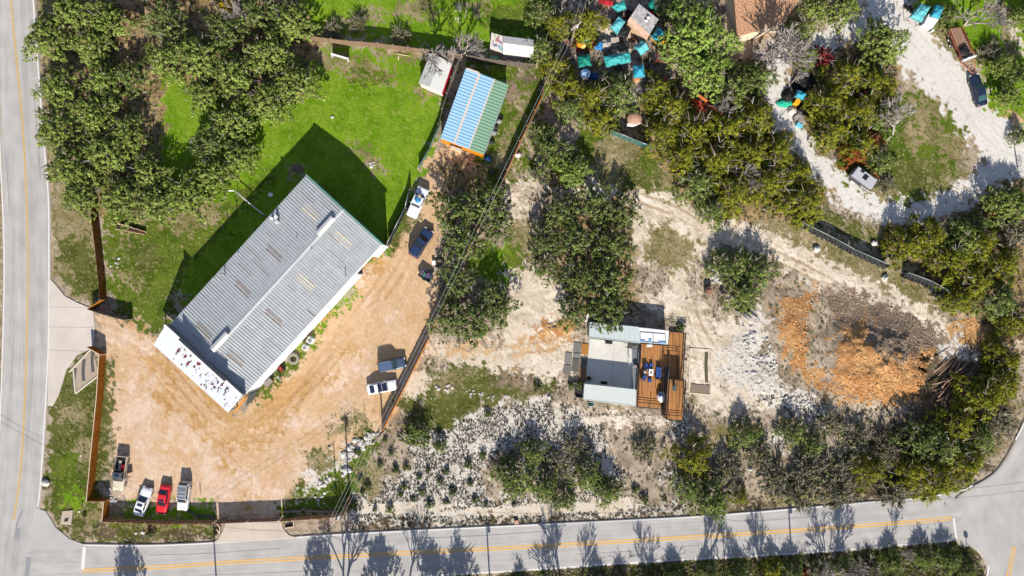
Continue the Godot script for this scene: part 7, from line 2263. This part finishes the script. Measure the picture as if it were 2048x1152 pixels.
	["J", 1390, 920, 42, "golden juniper below the tall narrow deck"], ["N", 1425, 1005, 46, "green juniper overhanging the lower road's white line"], ["N", 1382, 975, 34, "green juniper between the golden one and the road"], ["N", 1492, 872, 30, "green juniper below the white rubble, alone"], ["J", 1482, 995, 20, "small bright juniper by the dark soil above the road"], ["N", 1590, 868, 28, "dark green juniper below the rubble's right end"], ["N", 1632, 892, 26, "dark green juniper right of the one below the rubble"], ["W", 1660, 850, 30, "grey brush between the rubble and the orange mound"], ["W", 1550, 960, 34, "grey brush above the road, left of the twiggy pair"], ["W", 1600, 985, 40, "grey twiggy brush above the road's white line, left"], ["W", 1680, 985, 38, "grey twiggy brush above the road's white line, right"], ["W", 1655, 950, 36, "grey brush uphill of the twiggy pair by the road"], ["J", 1745, 945, 34, "golden juniper above the road between brush and corner wood"], ["W", 1715, 880, 36, "grey leafless brush under the orange mound"], ["W", 1790, 990, 30, "bare brush on the road edge by the corner wood"],
	["W", 1110, 935, 30, "grey brush in the gap of the slope's juniper group"], ["W", 1010, 925, 26, "grey brush at the slope group's shaded upper left"], ["W", 1290, 900, 26, "dry brush alone on the brown slope below the deck"], ["W", 1460, 940, 34, "grey brush right of the golden juniper below the deck"], ["W", 1520, 910, 30, "dry brush between the lone green juniper and the dark pair"], ["W", 1620, 935, 34, "grey brush below the dark pair under the rubble"], ["W", 1700, 930, 30, "grey brush left of the small golden juniper above the road"], ["W", 1775, 900, 34, "dark brush under the orange mound's lower edge"],
	# the corner wood
	["D", 1838, 880, 42, "dark oak below the orange mound's shaded end"], ["J", 1880, 965, 48, "golden-green juniper overhanging the road at the corner"], ["J", 1830, 945, 40, "golden juniper at the corner wood's left front"], ["N", 1890, 900, 46, "green juniper in the corner wood's middle"], ["J", 1940, 930, 42, "golden-green juniper at the corner wood's right front"], ["J", 1925, 850, 40, "golden juniper below the brush pile of logs"], ["N", 1965, 880, 38, "green juniper facing the bend of the east road"], ["J", 1975, 800, 48, "golden juniper right of the log pile"], ["J", 2015, 770, 42, "golden juniper above the bend, near the frame's edge"], ["W", 2000, 850, 36, "grey brush at the inside of the road bend"], ["J", 2020, 725, 34, "golden juniper at the frame's edge below the pale soil"], ["J", 1995, 700, 26, "small juniper between boulders and orange soil"], ["W", 1960, 860, 30, "grey brush among the corner wood's golden junipers"],
	# south of the lower road
	["N", 1855, 1120, 26, "green juniper south of the lower road near the stop sign"], ["N", 1790, 1128, 26, "bushy juniper south of the road, left of the stop sign's junipers"], ["W", 1740, 1142, 28, "grey brush south of the road, second group from the stop sign"], ["N", 1690, 1140, 24, "low juniper south of the road below the bare tree's shadow"], ["N", 1905, 1125, 28, "dark juniper beside the dark red stop sign"], ["W", 1640, 1150, 28, "pale brush south of the road below the double bare shadow"], ["N", 1590, 1148, 26, "low juniper south of the road by the nearest pole"], ["J", 1550, 1140, 22, "yellow-green juniper south of the road, left of the nearest pole"], ["N", 1480, 1150, 24, "low juniper south of the road below the tall bare shadows"], ["N", 1420, 1150, 22, "low juniper south of the road near the oak's overhang"], ["N", 1350, 1156, 24, "low juniper at the bottom edge, left of the road's overhang"], ["C", 1610, 1150, 14, "small rust brown bush at the frame's bottom edge"], ["N", 1940, 1145, 20, "dark bush below the dark red stop sign"]]
	for t in T:
		plant(t[0], t[1], t[2], t[3], t[4])
	# trees just below the picture, whose shadows lie on the road
	var Q := [["O", 262, 1198, 30, "leafy tree south of the road opposite the parked cars", 1.5], ["O", 640, 1192, 28, "leafy tree south of the road opposite the fence corner, left", 1.7], ["B", 690, 1200, 46, "bare tree south of the road opposite the fence corner", 1.75], ["O", 765, 1192, 32, "leafy tree in the row opposite the limestone slope, first", 1.5], ["B", 820, 1200, 44, "airy bare tree in the leafy row opposite the limestone slope", 1.6], ["O", 870, 1194, 30, "leafy tree in the row opposite the limestone slope, third", 1.5], ["N", 922, 1190, 34, "juniper closing the row opposite the limestone slope", 1.7], ["N", 1040, 1176, 16, "small juniper south of the road by the middle pole", 1.6], ["B", 1095, 1176, 26, "slim bare tree south of the road, first of five", 1.2], ["B", 1125, 1186, 32, "slim bare tree south of the road, second of five", 1.4], ["B", 1160, 1190, 32, "slim bare tree south of the road, third of five", 1.5], ["N", 1195, 1180, 26, "dark juniper among five bare trees", 1.3], ["N", 1240, 1176, 26, "dark juniper right of five bare trees", 1.1], ["B", 1310, 1186, 38, "bare tree south of the road before the dark hedge, fourth", 1.4], ["N", 1300, 1172, 28, "dark hedge juniper south of the road, left", 1.0], ["N", 1350, 1168, 28, "dark hedge juniper south of the road, right", 1.1], ["B", 1395, 1180, 40, "bare tree south of the road right of the dark hedge", 1.4], ["B", 1450, 1168, 26, "small bare tree south of the road, fifth", 1.4], ["B", 1530, 1175, 30, "bare tree left of the pole nearest the bend", 1.3], ["N", 1560, 1168, 20, "dark juniper left of the pole nearest the bend", 1.3], ["B", 1652, 1136, 30, "bare tree casting a double shadow on the road, left stem", 1.15], ["B", 1672, 1132, 32, "bare tree casting a double shadow on the road, right stem", 1.2], ["B", 1782, 1106, 18, "small bare tree on the south verge near the stop line", 1.2], ["N", 1880, 1106, 10, "small juniper on the south verge by the stop line", 1.6]]
	for t in Q:
		plant(t[0], t[1], t[2], t[3], t[4], false, t[5])
	# a neighbouring wood outside the frame, so that the land does not end at its edge
	var V := [[-90, 300], [-100, 700], [-80, 1000], [2130, 400], [2140, 560], [900, -100], [1200, -90], [300, -90], [500, -100], [1900, 1250], [1700, 1240]]
	for i in V.size():
		plant("O", V[i][0], V[i][1], 44, "oak of the neighbouring woods outside the lots", false)
	var sh := [[715, 905], [760, 930], [790, 940], [812, 935], [838, 955], [856, 943], [782, 905], [808, 975], [800, 990], [845, 985], [826, 1000], [860, 1010], [893, 945], [880, 965], [936, 930], [940, 968], [893, 1005], [950, 1000], [972, 1010], [720, 960], [735, 975], [750, 1020], [780, 1020], [975, 828], [905, 985], [770, 880], [725, 985], [1270, 980], [1330, 1000], [850, 880], [1290, 1000], [965, 910]]
	for k in sh:
		rng.seed = int(k[0] * 7 + k[1])
		plant("S", k[0], k[1], rr(5, 9), "small dark juniper seedling dotted on the white limestone slope")
	sh = [[300, 1068, "small green shrub beside the three cars' fence, on the verge"], [1160, 770, "small green shrub west of the dark pit"], [1362, 654, "small bright shrub behind the white framed container"], [1145, 770, "low shrub by the paving mats' lower end"], [1075, 775, "low olive shrub on the slope left of the container"], [575, 1035, "low shrub inside the plank gate fence"], [705, 1010, "rusty low shrub at the short orange fence return"]]
	for k in sh:
		plant("S", k[0], k[1], 9, k[2])
# ---------------------------------------------------------------- stones, logs, weeds
func stone_mesh(sd: int) -> ArrayMesh:
	var st := flat(stb())
	var no := FastNoiseLite.new()
	no.seed = sd; no.frequency = .8
	var n := 4
	var at := func(i: int, j: int) -> Vector3:
		var a := TAU * float(i % 7) / 7
		var b := PI * j / n - PI / 2
		var d := Vector3(cos(a) * cos(b), sin(b) * .75, sin(a) * cos(b))
		return d * (.5 + .32 * no.get_noise_3dv(d * 2.2 + Vector3(sd, 0, 0)))
	for i in 7:
		for j in n:
			quad(st, at.call(i, j), at.call(i, j + 1), at.call(i + 1, j + 1), at.call(i + 1, j))
	return done(st)
func weed_mesh(sd: int, blades: int, h: float, spread: float) -> ArrayMesh:
	rng.seed = sd
	var st := flat(stb())
	for i in blades:
		var a := rr(0, TAU)
		var d := Vector3(cos(a), 0, sin(a))
		var w := d.cross(Vector3.UP) * rr(.02, .05)
		var b := d * rr(0, spread * .4)
		var e := d * rr(spread * .4, spread) + Vector3(0, rr(h * .4, h), 0)
		st.add_vertex(b - w); st.add_vertex(e); st.add_vertex(b + w)
	return done(st)
func scatter(called: String, kinds: Array, n: int, sd: int, mesh: Mesh, m: Material, cols: Array, s0: float, s1: float, box: Array, label: String, cat: String, hold := 0.0) -> void:
	rng.seed = sd
	var xf := []
	var cc := []
	var no := FastNoiseLite.new()
	no.seed = sd; no.frequency = .02
	var tries := 0
	while xf.size() < n and tries < n * 40:
		tries += 1
		var px := rr(box[0], box[2])
		var py := rr(box[1], box[3])
		if not kind_at(px, py) in kinds or no.get_noise_2d(px, py) < hold:
			continue
		if on_paving(px, py):
			continue
		var g := G(px, py)
		var s := rr(s0, s1) * rr(.7, 1.2)
		xf.append(Transform3D(Basis(Vector3.UP, rr(0, TAU)).scaled(Vector3(s * rr(.8, 1.3), s * rr(.6, 1.1), s)), Vector3(g.x, gh(g.x, g.z), g.z)))
		var c: Color = cols[rng.randi() % cols.size()]
		var v := rr(.7, 1.2)
		cc.append(Color(c.r * v, c.g * v, c.b * v))
	multi(called, mesh, m, xf, cc, label, cat)
var kept_clear := []
func on_paving(px: float, py: float) -> bool:
	for o in kept_clear:
		if (o[0] as Rect2).has_point(Vector2(px, py)) and Geometry2D.is_point_in_polygon(Vector2(px, py), o[1]):
			return true
	return false
func build_small() -> void:
	for k in [[-130, -130, 70, -130, 79, 110, 101, 390, 101, 560, 190, 620, 190, 697, 110, 800, 82, 1000, 110, 1055, 168, 1086, 440, 1081, 440, 1040, 566, 1038, 590, 1075, 700, 1064, 1024, 1048, 1400, 1029, 1700, 1004, 1850, 991, 1925, 980, 1985, 945, 2048, 836, 2170, 700, 2170, 1270, 1972, 1270, 1970, 1150, 1945, 1096, 1912, 1082, 1600, 1109, 1024, 1144, 500, 1174, 168, 1186, -130, 1290],
		[310, 690, 612, 352, 780, 490, 465, 830], [932, 136, 1018, 169, 966, 318, 878, 285], [860, 105, 905, 128, 884, 190, 835, 167], [980, 62, 1070, 78, 1066, 114, 978, 106], [1178, 640, 1370, 662, 1365, 842, 1165, 800]]:
		var o := PackedVector2Array()
		var rc := Rect2(k[0], k[1], 0, 0)
		for i in range(0, k.size(), 2):
			o.append(Vector2(k[i], k[i + 1])); rc = rc.expand(Vector2(k[i], k[i + 1]))
		kept_clear.append([rc, o])
	var wd := weed_mesh(1, 26, .22, .34)
	var tuft := weed_mesh(2, 22, .14, .22)
	var pebble := stone_mesh(90)
	M.weed = vmat(.95, .1); M.weed.cull_mode = BaseMaterial3D.CULL_DISABLED
	var dark := [lin(92, 88, 78), lin(70, 70, 58), lin(120, 110, 96), lin(84, 92, 56)]
	scatter("dry_weeds", [4], 9000, 1, wd, M.weed, dark, .35, .75, [690, 790, 1640, 1062], "low dark dry weeds speckling the white limestone slope", "weeds", -.25)
	scatter("dry_weeds", [0, 12], 4500, 2, wd, M.weed, [lin(130, 122, 100), lin(106, 100, 80), lin(160, 148, 122), lin(108, 114, 70)], .5, 1.1, [690, 340, 2048, 1062], "low brown dry weeds over the cleared scrub ground", "weeds", -.15)
	scatter("verge_grass", [2, 9, 11], 14000, 3, tuft, M.weed, [lin(120, 140, 60), lin(150, 150, 90), lin(96, 116, 48), lin(196, 180, 130)], .45, 1.0, [0, -20, 2048, 1160], "short olive and straw grass tufts on verges and clearings", "grass", -.3)
	scatter("lawn_grass", [1], 14000, 4, tuft, M.weed, [lin(140, 184, 50), lin(112, 158, 36), lin(160, 190, 76)], .35, .8, [200, -20, 2048, 1045], "bright green grass tufts on the lawns", "grass", -.4)
	scatter("leaf_litter", [10, 13], 7000, 5, wd, M.weed, [lin(150, 126, 92), lin(110, 100, 70), lin(170, 160, 140), lin(90, 110, 50)], .8, 1.7, [60, -20, 2048, 760], "dry undergrowth and litter under the trees", "litter", -.6)
	scatter("pale_stones", [4], 3500, 6, pebble, M.stone_tint, [lin(232, 226, 216), lin(210, 204, 194), lin(190, 182, 172)], .08, .24, [690, 330, 1640, 1062], "loose pale limestone stones over the slope and cleared ground", "stones", -.2)
	scatter("roadside_weeds", [12, 11], 3500, 7, wd, M.weed, [lin(110, 116, 62), lin(140, 126, 96), lin(80, 92, 44), lin(150, 144, 120)], 1.0, 2.2, [1000, 1080, 1975, 1200], "tangled weeds along the lower road's south verge", "weeds", -.6)
	scatter("soil_clods", [7], 1500, 18, pebble, M.stone_tint, [lin(160, 140, 122), lin(130, 114, 98), lin(186, 168, 148)], .1, .3, [1540, 550, 2048, 820], "grey brown clods over the turned soil", "clods", -.5)
	scatter("orange_clods", [6], 2500, 8, pebble, M.stone_tint, [lin(206, 160, 110), lin(184, 136, 90), lin(222, 184, 138)], .1, .32, [1540, 550, 2048, 820], "orange clods over the heaped soil", "clods", -.5)
	# boulders: each a stone of its own
	rng.seed = 70
	var stones := []
	for i in 8:
		stones.append(stone_mesh(20 + i))
	var mats := [grain(mat(lin(236, 232, 226), .95), noise_tex(71, .05, Color(.8, .8, .8), Color.WHITE), .9), grain(mat(lin(214, 210, 204), .95), noise_tex(72, .05, Color(.8, .8, .8), Color.WHITE), .9), grain(mat(lin(190, 184, 178), .95), noise_tex(73, .05, Color(.8, .8, .8), Color.WHITE), .9)]
	var heaps := [[700, 904, 26, 12, -.75, 22, 11, "white limestone boulder in the cluster at the diagonal fence's foot", "boulders at the diagonal fence's foot"], [737, 880, 26, 9, -.8, 24, 10, "white limestone boulder in the row leading to the diagonal fence", "boulders in the row to the diagonal fence"], [690, 945, 8, 7, 0, 7, 12, "white boulder in the small pile above the lamp post", "boulders above the lamp post"], [655, 962, 22, 5, -.6, 9, 9, "white boulder in the line left of the lamp post", "boulders left of the lamp post"], [640, 1000, 10, 12, 0, 7, 6, "white stone lying on grass above the gate fence", "stones above the gate fence"], [228, 1002, 10, 5, 0, 8, 8, "white stone by the tan pickup's nose", "stones by the tan pickup"], [222, 988, 10, 8, 0, 6, 7, "grey stone in the fence corner beside the pickup", "stones in the fence corner"], [280, 1065, 14, 5, 0, 5, 8, "white stone on the verge before the three cars' fence", "stones on the verge"],
		[1433, 555, 12, 18, .1, 26, 8, "white stone in the ring beside the burn barrel", "stones beside the burn barrel"], [1500, 680, 10, 22, .2, 26, 9, "white rubble stone below the grey pole pile", "rubble below the pole pile"], [1520, 730, 30, 40, .2, 60, 7, "white rubble stone on the pale heap beside the orange strip", "rubble on the pale heap"], [1590, 800, 40, 16, .4, 26, 7, "white rubble stone under the orange mound's foot", "rubble under the mound"], [1930, 712, 34, 6, .05, 9, 17, "big grey boulder in the row above the log pile", "big boulders above the log pile"], [890, 778, 14, 8, 0, 8, 8, "white stone on grass right of the diagonal fence", "stones right of the diagonal fence"], [960, 788, 50, 6, .1, 14, 6, "white stone along the limestone slope's upper edge", "stones along the slope's edge"], [640, 530, 1, 1, 0, 0, 5, "", ""], [1660, 490, 1, 1, 0, 0, 5, "", ""], [230, 528, 12, 6, -.3, 6, 6, "white stone on the grass right of the brown west fence", "stones right of the west fence"], [745, 330, 14, 8, .6, 7, 6, "pale stone on the bright lawn by the workshop's shadow", "stones on the lawn"]]
	for hp in heaps:
		for i in hp[5]:
			var v := Vector2(rng.randfn() * hp[2] * .55, rng.randfn() * hp[3] * .55).rotated(hp[4])
			var g := G(hp[0] + v.x, hp[1] + v.y)
			var o := put(stones[rng.randi() % 8], mats[rng.randi() % (2 if hp[6] < 15 else 3)], "stone" if hp[6] < 10 else "boulder")
			var s: float = hp[6] / 12.0 * rr(.5, .95)
			o.position = Vector3(g.x, gh(g.x, g.z) + s * .12, g.z)
			o.rotation = Vector3(rr(-.3, .3), rr(0, TAU), rr(-.3, .3)); o.scale = Vector3(s * rr(.9, 1.4), s * rr(.6, .9), s)
			tag(o, hp[7], "stone", hp[8])
	for k in [[1632, 498, 13, "squarish white stone below the upper black screen"], [1769, 556, 12, "white block beside the haul track at the screens' gap"], [92, 965, 13, "pale stone at the west road's edge beside the verge"], [1935, 792, 11, "white round stone below the log pile"], [1747, 486, 11, "white stone behind the upper black screen"], [1098, 795, 8, "white stone left of the south container"], [1500, 938, 8, "white bag-like stone in shade above the road"], [1664, 1136, 12, "white bag south of the lower road"], [665, 235, 6, "pale stone in the middle of the bright lawn"], [1036, 310, 10, "grey stone right of the diagonal fence's upper part"], [1074, 318, 12, "dark grey stone beside the brown brush by the diagonal fence"]]:
		var g := G(k[0], k[1])
		var o := put(stones[rng.randi() % 8], mats[0], "stone")
		var s: float = k[2] / 12.0 * 1.15
		o.position = Vector3(g.x, s * .2, g.z); o.rotation.y = rr(0, TAU); o.scale = Vector3(s, s * .8, s); tag(o, k[3], "stone")
	var sl := [[595, 338, 15, 9, "brown grey bare mound of earth in the workshop's shade"]]
	for k in sl:
		var st := stb(); lump(st, G(k[0], k[1], -.15), Vector3(k[2] / 12.0, .4, k[3] / 12.0), 3, 3, .5)
		tag(obj("earth_mound", st, grain(mat(lin(150, 126, 108), .95), noise_tex(74, .08, Color(.6, .6, .6), Color.WHITE), .9)), k[4], "mound")
	# grey poles heaped by the round bush; logs in the corner wood
	var pm := mat(lin(220, 212, 206), .9)
	for i in 16:
		var st := stb()
		var p := G(1496 + rr(-14, 14), 634 + rr(-8, 8), .2 + i * .05)
		var d := Vector3(cos(.65 + rr(-.3, .3)), rr(-.05, .05), sin(.65 + rr(-.3, .3))) * rr(.8, 1.9)
		tube(st, [p - d, p + d], [.07, .05], 6)
		tag(obj("grey_pole", st, pm), "pale grey pole in the heap below the round green bush", "pole", "poles in the heap below the round bush")
	var lm := [mat(lin(176, 140, 120), .9), mat(lin(140, 112, 98), .9), mat(lin(120, 104, 96), .9)]
	for i in 44:
		var st := stb()
		var p := G(1915 + rr(-34, 26), 765 + rr(-42, 40), .3 + rr(0, .9))
		var a := -.65 + rr(-.5, .5)
		var d := Vector3(cos(a), rr(-.12, .12), sin(a)) * rr(.9, 2.4)
		tube(st, [p - d, p + Vector3(rr(-.1, .1), .05, rr(-.1, .1)), p + d], [rr(.08, .15), .11, .06], 6)
		tag(obj("log", st, lm[i % 3]), "brown log in the cut log pile below the big grey boulders", "log", "logs in the pile by the corner wood")
	for k in [[1790, 800, 1806, 830, "grey fallen branch below the orange mound"], [1592, 852, 1608, 840, "pale broken branch on the dark juniper below rubble"], [2030, 648, 2000, 660, "pale dead branch above the pale soil in the east wood"], [1868, 20, 1900, 36, "x"]]:
		if k[4] == "x":
			continue
		var st := stb()
		tube(st, [G(k[0], k[1], 1.2), G((k[0] + k[2]) / 2.0 + 2, (k[1] + k[3]) / 2.0, 1.4), G(k[2], k[3], 1.2)], [.09, .08, .03], 6)
		tag(obj("fallen_branch", st, mat(lin(196, 186, 176), .9)), k[4], "branch")
	# large orange roof at the frame's top edge
	var rf := thing("orange_roof_house", "house with a plain orange-brown roof at the frame's top edge", "house")
	var st2 := fst()
	var w := [G(1462, -60, 4.0), G(1640, -60, 4.0), G(1566, 46, 4.0), G(1474, 74, 4.0)]
	hexa(st2, [w[0] * Vector3(1, 0, 1), w[1] * Vector3(1, 0, 1), w[2] * Vector3(1, 0, 1), w[3] * Vector3(1, 0, 1)], [w[0] - Vector3(0, .1, 0), w[1] - Vector3(0, .1, 0), w[2] - Vector3(0, .1, 0), w[3] - Vector3(0, .1, 0)])
	obj("wall", st2, M.tan, rf)
	st2 = fst()
	var up := Vector3(0, .3, 0)
	hexa(st2, [w[0] - Vector3(0, .09, 0), w[1] - Vector3(0, .09, 0), w[2] - Vector3(0, .09, 0), w[3] - Vector3(0, .09, 0)], [w[0] + up, w[1] + up, w[2] + up * .4, w[3] + up * .4])
	obj("roof", st2, grain(mat(lin(226, 176, 138), .9), noise_tex(75, .03, Color(.7, .7, .7), Color.WHITE), .2), rf)
